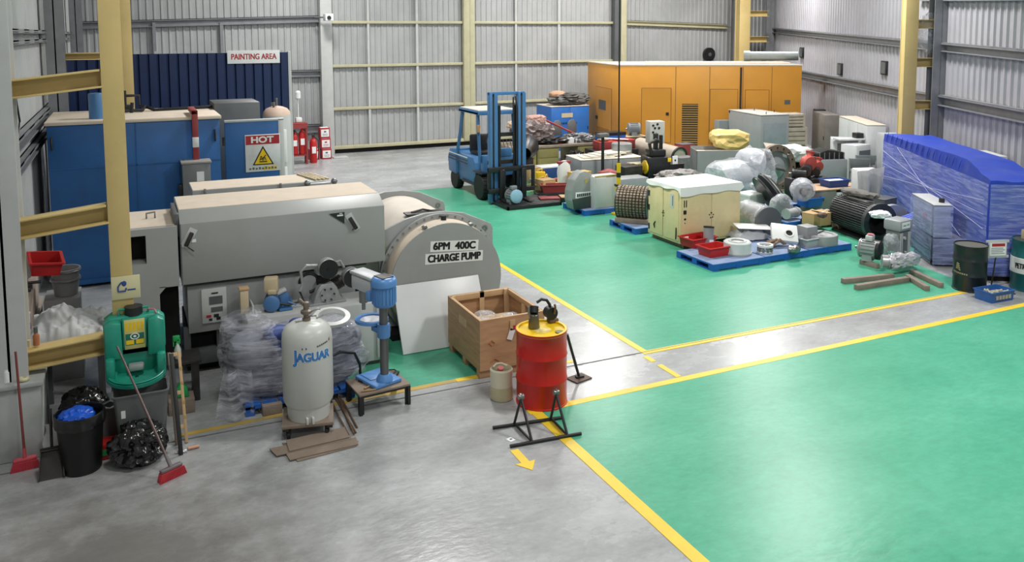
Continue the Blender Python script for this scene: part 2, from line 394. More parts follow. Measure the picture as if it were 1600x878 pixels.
def girt(mb, a, b, hgt=.18, dep=.12):
    """C-section rail between two points"""
    a, b = Vector(a), Vector(b); d = b-a; L = d.length; ang = math.atan2(d.y, d.x); pit = -math.asin(d.z/L)
    t = MB(); t.box(0, L, -dep, 0, hgt/2-.02, hgt/2); t.box(0, L, -dep, 0, -hgt/2, -hgt/2+.02); t.box(0, L, -.02, 0, -hgt/2, hgt/2)
    t.box(0, L, -dep, -dep+.012, hgt/2-.05, hgt/2); t.xf(Matrix.Translation(a) @ Matrix.Rotation(ang, 4, 'Z') @ Matrix.Rotation(pit, 4, 'Y'))
    me = bpy.data.meshes.new('tmp'); t.bm.to_mesh(me); mb.bm.from_mesh(me); bpy.data.meshes.remove(me); t.bm.free(); return mb._done()
# back wall left of the sliding door: two grey rails, hangers
for z0, z1 in ((4.6, 4.84), (2.92, 2.92)):
    struct(girt(MB(), (-1.4, 29.93, z0), (6.4, 29.93, z1), .24, .14), 'wall_back_girt', GIRT)
struct(girt(MB(), (4.0, 29.93, .95), (6.4, 29.93, .95), .3, .14), 'wall_back_girt', GIRT)
for x in (1.0, 3.1): struct(MB().box(x-.05, x+.05, 29.8, 29.92, 2.92, 4.7), 'wall_back_hanger', GIRT)
struct(girt(MB(), (18.9, 29.93, 4.74), (24.6, 29.93, 4.56), .2, .12), 'wall_back_girt', YDOOR)
# back wall posts
struct(MB().box(6.38, 6.78, 29.55, 29.9, 0, ZC, .01), 'wall_back_post', LGREY)
struct(MB().box(18.5, 18.95, 29.55, 29.9, 0, ZC, .01), 'wall_back_post', DGREY)
struct(MB().box(18.78, 19.05, 29.5, 29.55, 0, ZC, .01), 'wall_back_post', YDOOR)
# big sliding door
dr = struct(MB().box(6.8, 18.5, 29.86, 29.88, .18, ZC), 'door_1', CORR_B)
corr_d = corr('door_1_sheet', (18.5, 29.84), (6.8, 29.84), .2, ZC, CORR_B, .22, .03); corr_d.parent = dr
for z in (4.72, 3.16, 1.62): struct(MB().box(6.8, 18.5, 29.68, 29.8, z-.05, z+.05, .008), 'door_1_rail', YDOOR, dr)
struct(MB().box(6.8, 18.5, 29.66, 29.8, .16, .28, .008), 'door_1_rail', YDOOR, dr)
xm = PY(731, 150, 29.75)[0]; struct(MB().box(xm-.2, xm+.05, 29.6, 29.8, .2, ZC, .01).box(xm+.06, xm+.26, 29.62, 29.8, .2, ZC, .01), 'door_1_stile', YDOOR, dr)
for px in (577, 652.5, 806, 872.5):
    x = PY(px, 150, 29.75)[0]; struct(MB().box(x-.04, x+.04, 29.7, 29.8, .2, ZC), 'door_1_mullion', LGREY, dr)
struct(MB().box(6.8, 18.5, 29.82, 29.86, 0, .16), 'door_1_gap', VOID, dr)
# left wall rails
struct(girt(MB(), (-1.42, -6, 2.82), (-1.42, 29.9, 2.82), .18, .13), 'wall_left_girt', GIRT)
struct(girt(MB(), (-1.42, -6, 2.45), (-1.42, 29.9, 2.45), .14, .11), 'wall_left_girt', GIRT)
for z in (4.36, 4.2): struct(girt(MB(), (-1.42, -6, z), (-1.42, 29.9, z), .06, .13), 'wall_left_girt', GIRT)
# right wall rails
ru = (C1-C0).normalized(); rn = Vector((-.86824, .49614))
def RW(t, off, z): q = C0+ru*t+rn*off; return (q.x, q.y, z)
def ryt(y): return (y-30)/(C1.y-30)*(C1-C0).length
struct(girt(MB(), RW(0.1, .03, 4.42), RW(41.5, .03, 3.35), .22, .14), 'wall_right_girt', GIRT)
struct(girt(MB(), RW(0.1, .03, 2.7), RW(41.5, .03, 2.62), .26, .16), 'wall_right_girt', GIRT)
struct(girt(MB(), RW(ryt(15), .03, 5.2), RW(41.5, .03, 4.35), .24, .14), 'wall_right_girt', GIRT)
# grey building columns
def ibeam(mb, cx, cy, wd, dp, z0, z1, ang=0, tf=.025):
    t = MB(); t.box(-wd/2, wd/2, -dp/2, -dp/2+tf, z0, z1); t.box(-wd/2, wd/2, dp/2-tf, dp/2, z0, z1); t.box(-.012, .012, -dp/2, dp/2, z0, z1)
    t.xf(Matrix.Translation((cx, cy, 0)) @ Matrix.Rotation(ang, 4, 'Z')); me = bpy.data.meshes.new('tmp'); t.bm.to_mesh(me); mb.bm.from_mesh(me); bpy.data.meshes.remove(me); t.bm.free()
    return mb._done()
for y in (9.7, 18.6, 27.4): struct(ibeam(MB(), -1.16, y, .33, .36, .0 if y > 10 else .8, ZC), 'wall_left_column', LGREY if y < 10 else GIRT)
q = (17.82, 13.9); struct(ibeam(MB(), q[0], q[1], .36, .36, 0, ZC, -.52), 'wall_right_column', GIRT)
q = RW(.9, .25, 0); struct(ibeam(MB(), q[0], q[1], .36, .36, 0, ZC, -.52), 'wall_right_column', GIRT)
# concrete plinth under the near left column, with its ledge
struct(MB().box(-1.45, -.89, 9.45, 10.0, 0, .76, .015).box(-1.45, -.86, 9.42, 10.02, .76, .81, .01), 'wall_left_plinth', CONCW)
# ================================================================ crane columns
def crane_column(name, label, cx, cy, ang, braces, wd=.21, dp=.16, reach=.8, side=-1):
    t = thing(name, label, 'column', (cx, cy, 0), ang)
    mb = MB(); mb.box(-wd/2, wd/2, -dp/2, -dp/2+.02, 0, 9.4, .004); mb.box(-wd/2, wd/2, dp/2-.02, dp/2, 0, 9.4, .004); mb.box(-wd*.44, wd*.44, -dp/2+.02, dp/2-.02, 0, 9.4)
    mb.build('flanged_post', YCOL, t)
    MB().box(-wd*.9, wd*.9, -dp*.75, dp*.75, 0, .025).build('base_plate', YCOL, t)
    for z, hh in braces:
        b = MB(); tl_ = (.07 if z < 1.5 else .11) if label.startswith('tall yellow') else 0; a0, a1 = (-reach, -wd/2) if side < 0 else (wd/2, reach)
        b.box(a0, a1, -.1, .1, z+hh/2-.018, z+hh/2, .003); b.box(a0, a1, -.1, .1, z-hh/2, z-hh/2+.018, .003); b.box(a0, a1, .06, .072, z-hh/2, z+hh/2)
        if tl_: b.xf(Matrix.Translation((-wd/2, 0, z+.03)) @ Matrix.Rotation(-tl_, 4, 'Y') @ Matrix.Translation((wd/2, 0, -z)))
        b.build('brace', YCOL, t)
    return t
LC = crane_column('crane_column', 'tall yellow steel column with an eyewash hung on it, left of the grey machine', -.1, 9.72, 0, [(.99, .2), (2.39, .2), (3.82, .19)], reach=.93)
MB().box(-1.0, -.955, -.1, .1, .82, 2.5).box(-1.0, -.955, -.1, .1, 3.7, 4.0).build('end_plate', YCOL, LC)
crane_column('crane_column', 'yellow steel column behind the blue oven, half hidden by the nearest column', .08, 18.6, 0, [(3.88, .14), (2.4, .14)], .24, .3, 1.15)
def on_right(y, off):
    return RW(ryt(y), off, 0)
crane_column('crane_column', 'yellow steel column standing behind the blue wrapped machine', 17.3, 14.3, -.52, [(3.56, .22), (2.53, .22), (4.48, .22)], .3, .3, .62, 1)
q = PY(1160, 50, 28.3); crane_column('crane_column', 'yellow steel column in the far corner behind the orange generator housing', q[0], 28.3, -.2, [(4.0, .25), (5.1, .25)], .5, .4, 1.2, 1)

# ================================================================ blue oven with its open door
ov = thing('industrial_oven', 'big blue steel oven with dusty beige roof and open side door', 'oven', (-1.18, 15.7, 0))
mb = MB(); mb.box(0, 2.72, 0, 2.05, .06, 2.8, .01)
mb.box(0, 2.72, -.012, 0, 2.05, 2.07).box(1.33, 1.35, -.012, 0, .1, 2.8).box(0, 2.72, -.015, 0, .06, .14); mb.build('body', OVENB, ov)
MB().box(-.03, 2.75, -.04, 2.08, 2.8, 2.86, .01).build('roof', DUST, ov)
for x in (.05, 2.62): MB().box(x, x+.03, -.05, -.012, 2.4, 2.62, .005).tube([(x+.015, -.05, 2.42), (x+.015, -.06, 2.5), (x+.015, -.05, 2.6)], .012).build('hinge', DSTEEL, ov)
d = MB(); d.box(2.8, 3.84, -.02, .05, .05, 2.74, .008); dd_ = d.build('door', OVENB, ov)
MB().box(3.74, 3.84, -.03, .06, .05, 2.75, .006).box(2.8, 3.84, -.03, .06, 2.72, 2.76, .006).build('door_edge_strip', LGREY, dd_)
for z in (.5, 1.4, 2.3): MB().cyl((2.78, .0, z), (2.78, .0, z+.16), .025).build('hinge', DSTEEL, ov)
p = P(152, 186, 2.86); MB().lathe([(.13, 0), (.13, .42), (.12, .44), (.02, .45)], (p[0]+1.18, p[1]-15.7+.1, 2.86)).build('vent_stub', FBLUE, ov)
mb = MB(); bx, by = 1.2, 1.7
mb.tube([(bx, by, 2.86), (bx, by, 3.25)], .03); mb.tube([(bx, by, 3.15), (bx+.25, by, 3.15), (bx+.25, by, 2.95), (bx+.4, by-.15, 2.92), (bx+.5, by-.2, 2.9)], .028)
mb.tube([(bx-.2, by-.5, 2.9), (bx+.3, by-.4, 2.9), (bx+.35, by-.2, 2.95), (bx+.5, by-.3, 2.88), (bx+1.8, by-.1, 2.9)], .03); mb.tube([(bx+.1, by-.45, 2.86), (bx+.12, by-.45, 3.05)], .03)
mb.box(bx-.05, bx+.1, by-.1, by+.05, 2.86, 2.98, .01); mb.build('roof_pipework', BLACK, ov)
MB().box(2.75, 3.6, 1.2, 2.2, .0, 2.98, .01).build('exhaust_duct', DGREY, ov)
# conduit channel and isolator box on the oven front
cc = thing('conduit_channel', 'red steel channel with a pale band running down the oven front', 'channel', (1.12, 15.62, 0))
MB().box(-.05, .05, -.04, .03, 2.05, 2.97, .006).box(-.05, .05, -.04, .9, 2.9, 2.97, .006).build('rail', DRED, cc)
MB().box(-.052, .052, -.043, .03, 2.32, 2.5, .004).build('pale_band', WHITE, cc, 38)['label'] = 'pale grey band'
ib = thing('isolator_box', 'grey electrical isolator box on the front of the blue oven', 'electrical box', (1.1, 15.5, 1.2))
MB().box(-.23, .23, -.14, .18, 0, .86, .012).build('enclosure', M('box_grey', '#6d7071', .45, var=.06), ib)
MB().box(-.25, .25, -.16, .19, .86, .9, .01).build('lid', M('box_lid', '#8f8d88', .6), ib)
MB().box(.0, .12, -.145, -.14, .55, .72).build('paper_label', PAPER, ib)
for x, c, k in ((-.05, INKR, 0), (.03, INKR, 1), (.1, BLUEP, 2)): MB().cyl((x, -.14, .44), (x, -.165, .44), .022, n=12).build('push_button', c, ib)
MB().box(-.3, -.23, -.06, .06, .2, .5, .01).build('switch_handle', BLACK, ib)
# HOT sign
hs = thing('hot_warning_sign', 'white sign with red HOT band and yellow hand warning triangle on oven door', 'sign', (1.96, 15.655, 1.8))
MB().box(0, .62, -.012, 0, 0, .68, .002).build('board', M('sign_white', '#d6d8da', .45, var=.03, dirt='#b29a80', dirt_amt=.5), hs)
MB().box(.012, .608, -.016, -.012, .5, .665).build('red_band', INKR, hs)
text('HOT', .15, face_mtx((.3, -.018, .58)), GRST, hs, bold=.006, sx=1.25)
MB().prism([(.12, .12), (.5, .12), (.31, .47)], 'xz', -.0165, -.012).build('triangle_border', INK, hs)
MB().prism([(.155, .14), (.465, .14), (.31, .425)], 'xz', -.019, -.0165).build('yellow_triangle', YEL, hs)
mb = MB().box(.24, .38, -.021, -.019, .17, .19)
for i, (x, a) in enumerate(((.26, .3), (.29, -.2), (.32, .25), (.35, -.35))): mb.box(x-.007, x+.007, -.021, -.019, .2, .29-.01*i, rot=(0, a, 0))
mb.tube([(.25, -.02, .22), (.3, -.02, .24), (.36, -.02, .3)], .009, 6); mb.build('burnt_hand_symbol', INK, hs)
mb = MB()
for i in range(9): mb.box(.06+i*.056, .06+i*.056+.035, -.0165, -.012, .04, .07+.012*(i % 2))
mb.build('small_lettering', DGREY, hs)
MB().box(.3, .55, -.014, -.012, .03, .085).build('caution_strip', YEL, hs)
# dome tank behind the door
x, z = PY(432, 165, 18.2); at = thing('air_receiver', 'tall grey tank with dusty domed top behind the oven door', 'tank', (x, 18.2, 0))
MB().lathe([(.26, .3), (.29, .34), (.29, z-.2)], n=40).build('shell', LGREY, at)
MB().lathe([(.29, z-.2), (.275, z-.13), (.22, z-.06), (.12, z-.02), (.02, z)], n=40).build('dome', PINKD, at)
for a, rr, hh in ((.4, .0, .2), (2.2, .13, .1), (4.1, .12, .12)): MB().cyl((rr*math.cos(a), rr*math.sin(a), z-.04), (rr*math.cos(a), rr*math.sin(a), z-.04+hh), .025, n=12).build('pipe_nozzle', STEEL, at)
for k in range(3): a = k*2.094; MB().box(.22*math.cos(a)-.03, .22*math.cos(a)+.03, .22*math.sin(a)-.03, .22*math.sin(a)+.03, 0, .34).build('leg', LGREY, at)
MB().box(.06, .14, -.32, -.28, 1.6, 2.3, .01).box(.06, .14, -.31, -.28, .9, 1.5, .01).build('level_gauge', WHITE, at)

# ================================================================ painting booth partition
pp = thing('painting_partition', 'navy blue ribbed sheet partition of the painting area behind the oven', 'partition', (-1.2, 22.0, 0))
pc = []
for i in range(23):
    x0 = i*5.1/23; pc += [(x0, 0), (x0+.03, -.05), (x0+.19, -.05), (x0+.205, 0)]
mb = MB(); pc2 = pc + [(5.1, 0), (5.1, .03), (0, .03)]; mb.prism(pc2, 'xy', .0, 3.84); mb.build('ribbed_sheet', NAVY, pp, 25)
for i in range(12): MB().box(.2+i*.43, .27+i*.43, -.02, .03, 3.84, 3.9).build('top_clip', LGREY, pp)
MB().box(5.08, 5.16, -.06, .06, 0, 3.86, .01).build('end_post', LGREY, pp)
sg = thing('painting_area_sign', 'white sign lettered PAINTING AREA on the navy partition', 'sign', (2.39, 21.925, 3.57))
MB().box(0, 1.28, -.02, 0, 0, .33, .004).build('board', PAPER, sg)
text('PAINTING AREA', .2, face_mtx((.64, -.022, .165)), INKR, sg, heavy=.005, sx=.76)

# ================================================================ security camera, fire point, red cartons by the door post
x, z = PY(512, 27, 29.1); sc_ = thing('security_camera', 'white security camera on the grey post beside the sliding door', 'camera', (x, 29.1, z))
MB().box(-.14, .14, -.3, .1, -.13, .12, .03).build('housing', PAPER, sc_); MB().cyl((-.02, -.3, -.02), (-.02, -.33, -.02), .07).build('lens', INK, sc_)
MB().tube([(-.1, .1, .0), (-.3, .3, .0), (-.35, .44, .0)], .025).build('bracket', STEEL, sc_)
q = P(467, 256); fp = thing('fire_point_stand', 'red topped stand holding fire extinguishers beside the grey wall', 'stand', (q[0], q[1], 0))
MB().box(-.3, .28, -.18, .18, 1.32, 1.38, .01).box(-.3, .28, -.19, -.17, 1.2, 1.33).build('red_top', DRED, fp)
for sx in (-.27, .25):
    for sy in (-.15, .15): MB().box(sx-.025, sx+.025, sy-.025, sy+.025, 0, 1.32).build('leg', DRED, fp)
MB().box(-.29, .27, -.16, .16, .28, .32).build('lower_shelf', DRED, fp)
def extinguisher(loc, s, label, tilt=0):
    e = thing('fire_extinguisher', label, 'fire extinguisher', loc, 0, 'fire extinguishers by the back wall', rot=(0, tilt, 0))
    MB().lathe([(.1*s, 0), (.11*s, .03*s), (.11*s, .62*s), (.09*s, .7*s), (.035*s, .76*s), (.035*s, .8*s)], n=20).build('cylinder', TRED, e)
    MB().box(-.03*s, .03*s, -.1*s, .05*s, .8*s, .86*s, .005).build('valve', BLACK, e)
    MB().tube([(.03*s, 0, .8*s), (.15*s, -.03, .7*s), (.15*s, -.04, .3*s), (.13*s, -.05, .1*s)], .018*s, 6).build('hose', BLACK, e)
    MB().box(-.06*s, .06*s, -.116*s, -.1*s, .3*s, .5*s).build('label_panel', PAPER, e)
extinguisher((q[0]-.12, q[1]-.02, .33), .95, 'fire extinguisher on the left of the red stand')
extinguisher((q[0]+.12, q[1]-.02, .33), 1.05, 'tallest red fire extinguisher on the red stand')
extinguisher((q[0]+.5, q[1]+.05, 0), 1.1, 'black hosed extinguisher standing between red stand and cartons')
mb = MB().box(-.1, .1, -.1, .1, 0, .16, .02); mb.cyl((0, 0, .16), (0, 0, .75), .02); mb.lathe([(.04, .75), (.09, .8), (.09, 1.0), (.05, 1.05)], n=16)
solo(mb, 'wall_beacon', WHITE, 'white beacon lamp on a thin post above the fire point', 'beacon', (q[0]+.05, q[1]+.1, 1.385))
wb = MB().torus((0, 0, .16), .14, .02, (0, 1, 0)); wb.cyl((0, 0, .0), (0, 0, .16), .02)
solo(wb, 'hose_coil', YEL, 'small yellow hose coil beside the fire point', 'hose', (q[0]-.5, q[1]-.2, .001))
def red_carton(loc, label, rz=0):
    c = thing('red_carton', label, 'carton', loc, rz, 'red and white cartons by the door post')
    MB().box(-.17, .17, -.17, .17, 0, .36, .008).build('box', M('carton_red', '#a3262e', .5, var=.05), c)
    MB().box(-.135, .135, -.176, -.17, .05, .3).build('front_panel', PAPER, c); MB().box(-.135, .135, -.17, .13, .361, .364).build('top_panel', PAPER, c)
    mb = MB().box(-.04, .04, -.179, -.176, .2, .25, .005)
    for k in range(3): mb.box(-.09, .09, -.1775, -.176, .085+k*.03, .095+k*.03)
    mb.build('printed_mark', INKR if 'middle' in label else DGREY, c)
q = P(509, 247.5)
for k, nm in enumerate(('bottom', 'middle', 'top')): red_carton((q[0]-.02*k, q[1], .365*k), f'red and white carton, {nm} of the stack of three')
red_carton((q[0]-.42, q[1]-.02, 0), 'red and white carton alone on the floor left of the stack')
# slate of paper lying by the cartons
solo(MB().box(-.25, .25, -.2, .2, 0, .03, .005), 'floor_mat', LGREY, 'pale mat on the floor right of the red cartons', 'mat', (q[0]+.5, q[1], .001))

# ================================================================ big grey machine
def machine(label, ox, oy, full=True):
    t = thing('pump_drive_machine', label, 'machine', (ox, oy, 0))
    hd = MB(); hd.prism([(0, 1.2), (0, 1.97), (.25, 2.1), (1.2, 2.1), (1.2, 1.2)], 'yz', .56, 3.16, .006)
    o = hd.build('hood', GREY, t)
    MB().box(.57, 3.15, .26, 1.195, 2.1, 2.104).build('hood_top', DUST, t)['label'] = 'dust coated flat hood top'
    MB().box(.555, .57, -.008, .02, 1.2, 1.97).build('hood_seam', DGREY, o)
    for px, py in ((295, 372), (551, 347)):
        x, z = PY(px, py, oy); x -= ox
        MB().box(x-.05, x+.05, -.008, 0, z-.13, z+.13, .003, rot=(0, .5 if px < 400 else -.5, 0)).build('latch_plate', LGREY, t)
        MB().box(x-.025, x+.025, -.05, -.008, z-.1, z+.08, .008, rot=(0, .45 if px < 400 else -.5, 0)).tube([(x-.02, -.04, z-.1), (x+.05, -.05, z-.16 if px < 400 else z-.05)], .008, 6).build('latch', DSTEEL, t)
    cab = MB(); x0, x1 = -.12, .53
    cab.box(x0, .0, 0, 1.15, .12, 1.95, .004).box(0, .17, .0, 1.15, 1.87, 1.95).box(0, .17, 0, 1.15, .12, 1.52).box(.17, .3, 0, 1.15, .12, 1.95).box(.3, x1, 0, 1.15, 1.2, 1.95)
    cab.prism([(.3, 1.12), (.38, 1.21), (.3, 1.21)], 'xz', 0, 1.15)
    cab.build('side_cabinet', GREY, t)
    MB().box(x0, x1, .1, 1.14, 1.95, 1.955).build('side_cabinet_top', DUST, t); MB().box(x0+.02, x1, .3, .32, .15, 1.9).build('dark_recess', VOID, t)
    MB().tube([(.2, .6, 1.95), (.2, .62, 2.02), (.3, .62, 2.03), (.3, .6, 1.95)], .012).build('lifting_loop', STEEL, t)
    MB().box(.5, .555, .1, .9, 1.8, 2.08, .005).build('hood_end_baffle', DGREY, t)
    bd = MB(); bd.box(.62, 2.75, .06, 1.15, .55, 1.2, .004); bd.build('lower_body', M('machine_skirt', '#8f9192', .45, var=.05), t)
    MB().box(.58, 2.9, .02, .06, 1.17, 1.2).build('drip_rail', DSTEEL, t)
    MB().box(.56, 2.8, .1, 1.15, .12, .3, .005).box(.56, .64, .1, .2, .12, .6).box(.95, 1.05, .1, .2, .12, .6).build('base_frame', DGREY, t)
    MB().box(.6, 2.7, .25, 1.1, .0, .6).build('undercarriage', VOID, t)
    return t
gm = machine('large grey machine with long hood and dusty beige top behind the wrapped pallet', 0, 10.9)
cp_ = MB(); cp_.box(.78, 1.08, .035, .06, .66, 1.1, .004); o = cp_.build('control_panel', LGREY, gm)
MB().box(.87, 1.03, .028, .035, .9, 1.0).box(.89, 1.03, .028, .035, .8, .86).build('display_window', DGREY, o)
MB().box(.83, .89, .028, .035, .735, .765).build('red_readout', INKR, o)
MB().box(.92, .98, .026, .035, .73, .77, .003).box(.86, .9, .026, .035, .69, .72, .003).box(.95, 1.0, .026, .035, .69, .73, .003).box(.9, .98, .028, .035, 1.035, 1.05).build('buttons', BLACK, o)
nm = thing('machine_nameplate', 'black triangular nameplate on the grey machine hood', 'plate', (0, 10.892, 0))
a, b, c = PY(514, 334, 10.9), PY(538, 331, 10.9), PY(538, 349, 10.9)
MB().prism([a, b, c], 'xz', -.004, 0).build('plate', M('plate_dark_green', '#1c2a26', .4), nm); MB().box(b[0]-.1, b[0]-.02, -.006, -.004, b[1]-.05, b[1]-.03).box(b[0]-.07, b[0]-.03, -.006, -.004, b[1]-.02, b[1]-.01).build('plate_mark', GRST, nm)
x, z = PY(303, 376, 10.9); solo(MB().box(-.025, .025, -.003, 0, -.02, .02), 'hood_sticker', PAPER, 'small white sticker beside the left hood latch', 'sticker', (x, 10.897, z))
# second identical machine behind the first
m2 = thing('pump_drive_machine', 'second grey machine with beige top, seen behind the first hood', 'machine', (0, 12.45, 0))
x0, _ = P(299, 295, 2.1)[0], 0; x1 = P(505, 279, 2.1)[0]
hb = MB(); hb.prism([(0, 0), (0, 2.0), (.0, 2.1), (.75, 2.1), (.75, 0)], 'yz', x0, x1, .006); hb.build('hood', GREY, m2)
MB().box(x0+.01, x1-.25, .02, .74, 2.1, 2.104).build('hood_top', DUST, m2)
mb = MB()
for k in range(4): mb.box(x1-.23+k*.06, x1-.2+k*.06, .05, .7, 2.1, 2.13, .004, rot=(0, 0, .25))
mb.build('cooling_slats', BEIGE, m2)
MB().box(x1-.3, x1+.12, -.12, -.0, 2.0, 2.09, .01).build('front_lip', GREY, m2)
for x in (x1-.3, x1+.1): MB().ball((x, -.1, 2.1), .05, 2).build('lifting_eye', STEEL, m2)
for x in (x0+.15, x0+1.2): MB().box(x, x+.03, -.04, 0, 2.0, 2.12, .005).build('latch', STEEL, m2)
# charge pump: horizontal drum with two eared bulkheads
cx, cz, R_ = 4.07, .8, .83
cp = thing('charge_pump', 'big horizontal grey drum lettered CHARGE PUMP beside the grey machine', 'pump', (cx, 10.9, 0))
MB().lathe([(R_, 0), (R_, .02), (R_-.01, .03)], (0, 0, cz), (0, 1, 0), 72).build('end_cover', GREY, cp)
MB().lathe([(R_-.01, .03), (R_+.005, .05), (R_+.01, .3)], (0, 0, cz), (0, 1, 0), 72, caps=False).build('front_barrel', DUST, cp)
MB()._skin2((0, .32, cz), [(R_+.08, -.025), (R_+.08, .025), (R_-.05, .025), (R_-.05, -.025)], (0, 1, 0), 72).build('clamp_flange', GREY, cp)
def bulkhead(y, zt):
    pts = [(-.9, .12), (.86, .12), (.86, zt-.3), (.83, zt-.23), (.75, zt-.19), (.4, zt-.03), (.1, zt+.02), (-.2, zt+.02), (-.5, zt-.04), (-.9, zt-.2)]
    o = MB().prism(pts, 'xz', y, y+.06, .008).build('bulkhead', GREY, cp)
    for x in (.73,): MB().hring((x, y-.006, zt-.29), .045, .018, .012, (0, 1, 0), 20).build('lifting_eye', STEEL, o)
    return o
bulkhead(.36, 1.7); bulkhead(2.4, 1.66)
MB().lathe([(R_-.03, .42), (R_-.03, 2.4)], (0, 0, cz), (0, 1, 0), 72, caps=False).build('rear_barrel', M('barrel_dusty_grey', '#c4bbb0', .6, var=.05), cp)
for k in range(22):
    a = PI*(.02+k/22*.96); MB().cyl(((R_+.045)*math.cos(a), .28, cz+(R_+.045)*math.sin(a)), ((R_+.045)*math.cos(a), .3, cz+(R_+.045)*math.sin(a)), .013, n=6).build('flange_bolt', STEEL, cp)
MB().cyl((.02, .2, cz+R_-.02), (.02, .2, cz+R_+.07), .04).build('vent_cap', BLACK, cp)
for a in (.35, .62): MB().box((R_+.02)*math.cos(PI*a)-.03, (R_+.02)*math.cos(PI*a)+.03, .03, .12, cz+(R_+.02)*math.sin(PI*a)-.02, cz+(R_+.02)*math.sin(PI*a)+.02, .006, rot=(0, -.5, 0)).build('toggle_clamp', STEEL, cp)
MB().cyl((-.75, 2.38, cz+.86), (-.75, 2.38, cz+.95), .03).build('vent_cap', STEEL, cp); 
MB().box(-.3, .3, .9, 1.1, cz+R_-.05, cz+R_-.028, .005).tube([(-.2, 1.0, cz+R_-.02), (.0, 1.05, cz+R_), (.25, .95, cz+R_-.05)], .015, 6).build('cable_gland', DSTEEL, cp)
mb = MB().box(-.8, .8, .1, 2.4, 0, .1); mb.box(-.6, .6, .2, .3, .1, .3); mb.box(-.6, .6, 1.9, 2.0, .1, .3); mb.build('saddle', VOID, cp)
for s_, (pa, pb), hh in (('6PM  400C', ((673, 386), (748, 383)), .13), ('CHARGE PUMP', ((665, 406), (755, 399)), .13)):
    (xa, za), (xb, zb) = PY(*pa, 10.88), PY(*pb, 10.88); nm = 'lettering_strip'
    mx_, mz = (xa+xb)/2-cx, (za+zb)/2
    tl = math.atan2(zb-za, xb-xa)
    MB().box(mx_-(xb-xa)/2, mx_+(xb-xa)/2, -.006, -.0005, mz-.075, mz+.075, rot=(0, -tl, 0)).build(nm, GRST, cp)
    text(s_, .145, face_mtx((mx_, -.008, mz), (0, -1, 0), tl), INK, cp, heavy=.0065, sx=.82 if 'C' == s_[0] else .98)
MB().box(-.88, -.8, .352, .36, 1.27, 1.35).build('green_tag', M('tag_green', '#8fa05a', .5), cp)
# leaning white board
wbd = MB().box(0, 1.27, -.015, .015, 0, .93, .01); solo(wbd, 'leaning_board', M('white_board', '#d4d5d6', .35, var=.02), 'large white sheet leaning against the charge pump', 'board', (3.25, 10.45, .006), 0, rot=(-.46, 0, 0))
# ================================================================ eyewash and clutter round the near column
ew = thing('eyewash_station', 'green portable eyewash tank with open basin hung on the yellow column', 'eyewash station', (.0, 9.515, .69)); ew.scale = (1, 1, .76)
tk = MB(); prof = [(-.27, .3), (-.3, .36), (-.3, .78), (-.24, .85), (.24, .85), (.3, .78), (.3, .36), (.27, .3)]
tk.prism(prof, 'xz', -.02, .12, .02); tk.prism([(-.29, .3), (-.29, .78), (-.22, .83), (-.13, .8), (-.12, .3)], 'xz', -.12, .0, .02); tk.prism([(.29, .3), (.29, .78), (.22, .83), (.13, .8), (.12, .3)], 'xz', -.12, .0, .02)
tk.box(-.12, .12, -.06, .0, .42, .84, .015); tk.build('tank', GRN, ew)
bs = MB(); bs._skin2((0, -.12, .06), [(.29, -.02), (.29, .03), (.24, .03), (.24, -.02)], (0, -.15, 1), 40)
bs.lathe([(.02, -.06), (.2, -.04), (.25, .02), (.28, .05), (.27, .055), (.23, .03), (.19, -.02), (.02, -.04)], (0, -.12, .06), (0, -.15, 1), 40, caps=False)
bs.box(-.29, -.2, -.2, .02, .04, .34, .03).box(.2, .29, -.2, .02, .04, .34, .03); bs.box(-.25, .25, -.02, .06, .0, .4, .02); bs.build('basin', GRN, ew)
MB().box(-.08, .08, -.13, -.03, .1, .2, .03).build('drip_tray', M('basin_grey', '#8e9694', .4), ew)
MB().box(-.1, .1, -.068, -.06, .4, .82, .004).build('instruction_panel', M('panel_cream', '#c9c07a', .5, var=.05), ew)
mb = MB().box(-.09, .09, -.071, -.068, .46, .62).build('green_panel', M('panel_green', '#1d6b58', .5), ew)
mb = MB().hring((0, -.073, .58), .045, .035, .004, (0, 1, 0), 24); mb.cyl((0, -.071, .58), (0, -.075, .58), .015, n=12); mb.build('eye_symbol', GRST, ew)
mb = MB()
for k in range(5): mb.box(-.085+k*.036, -.06+k*.036, -.07, -.068, .66, .78)
mb.box(-.085, -.01, -.073, -.071, .47, .53).box(.01, .085, -.073, -.071, .47, .53); mb.build('printed_pictures', YEL, ew)
MB().tube([(-.14, .05, .84), (-.14, .05, .93), (.14, .05, .93), (.14, .05, .84)], .018).build('handle', GRN, ew)
MB().cyl((.0, .06, .84), (.0, .06, .96), .09, n=24).build('filler_cap', BLACK, ew)
MB().tube([(.14, .04, .9), (.2, .0, .9), (.22, -.02, .85)], .01, 6).build('red_tube', M('pink_hose', '#b06a78', .5), ew)
es = thing('eyewash_sign', 'pale square sign with blue eyewash pictogram on the yellow column', 'sign', (-.06, 9.634, 1.49))
MB().box(-.145, .135, -.008, 0, 0, .25, .003).build('board', M('sign_cream', '#cfc9a0', .5, var=.06), es)
mb = MB().tube([(-.08, -.012, .09), (-.08, -.012, .14), (-.06, -.012, .17), (-.04, -.012, .19)], .008, 6); mb.tube([(-.08, -.012, .09), (-.01, -.012, .09), (0, -.012, .12)], .009, 6); mb.ball((-.02, -.01, .17), (.025, .004, .03), 2); mb.box(.01, .09, -.011, -.008, .09, .105); mb.build('pictogram', M('sign_blue', '#2c4a8a', .5), es)
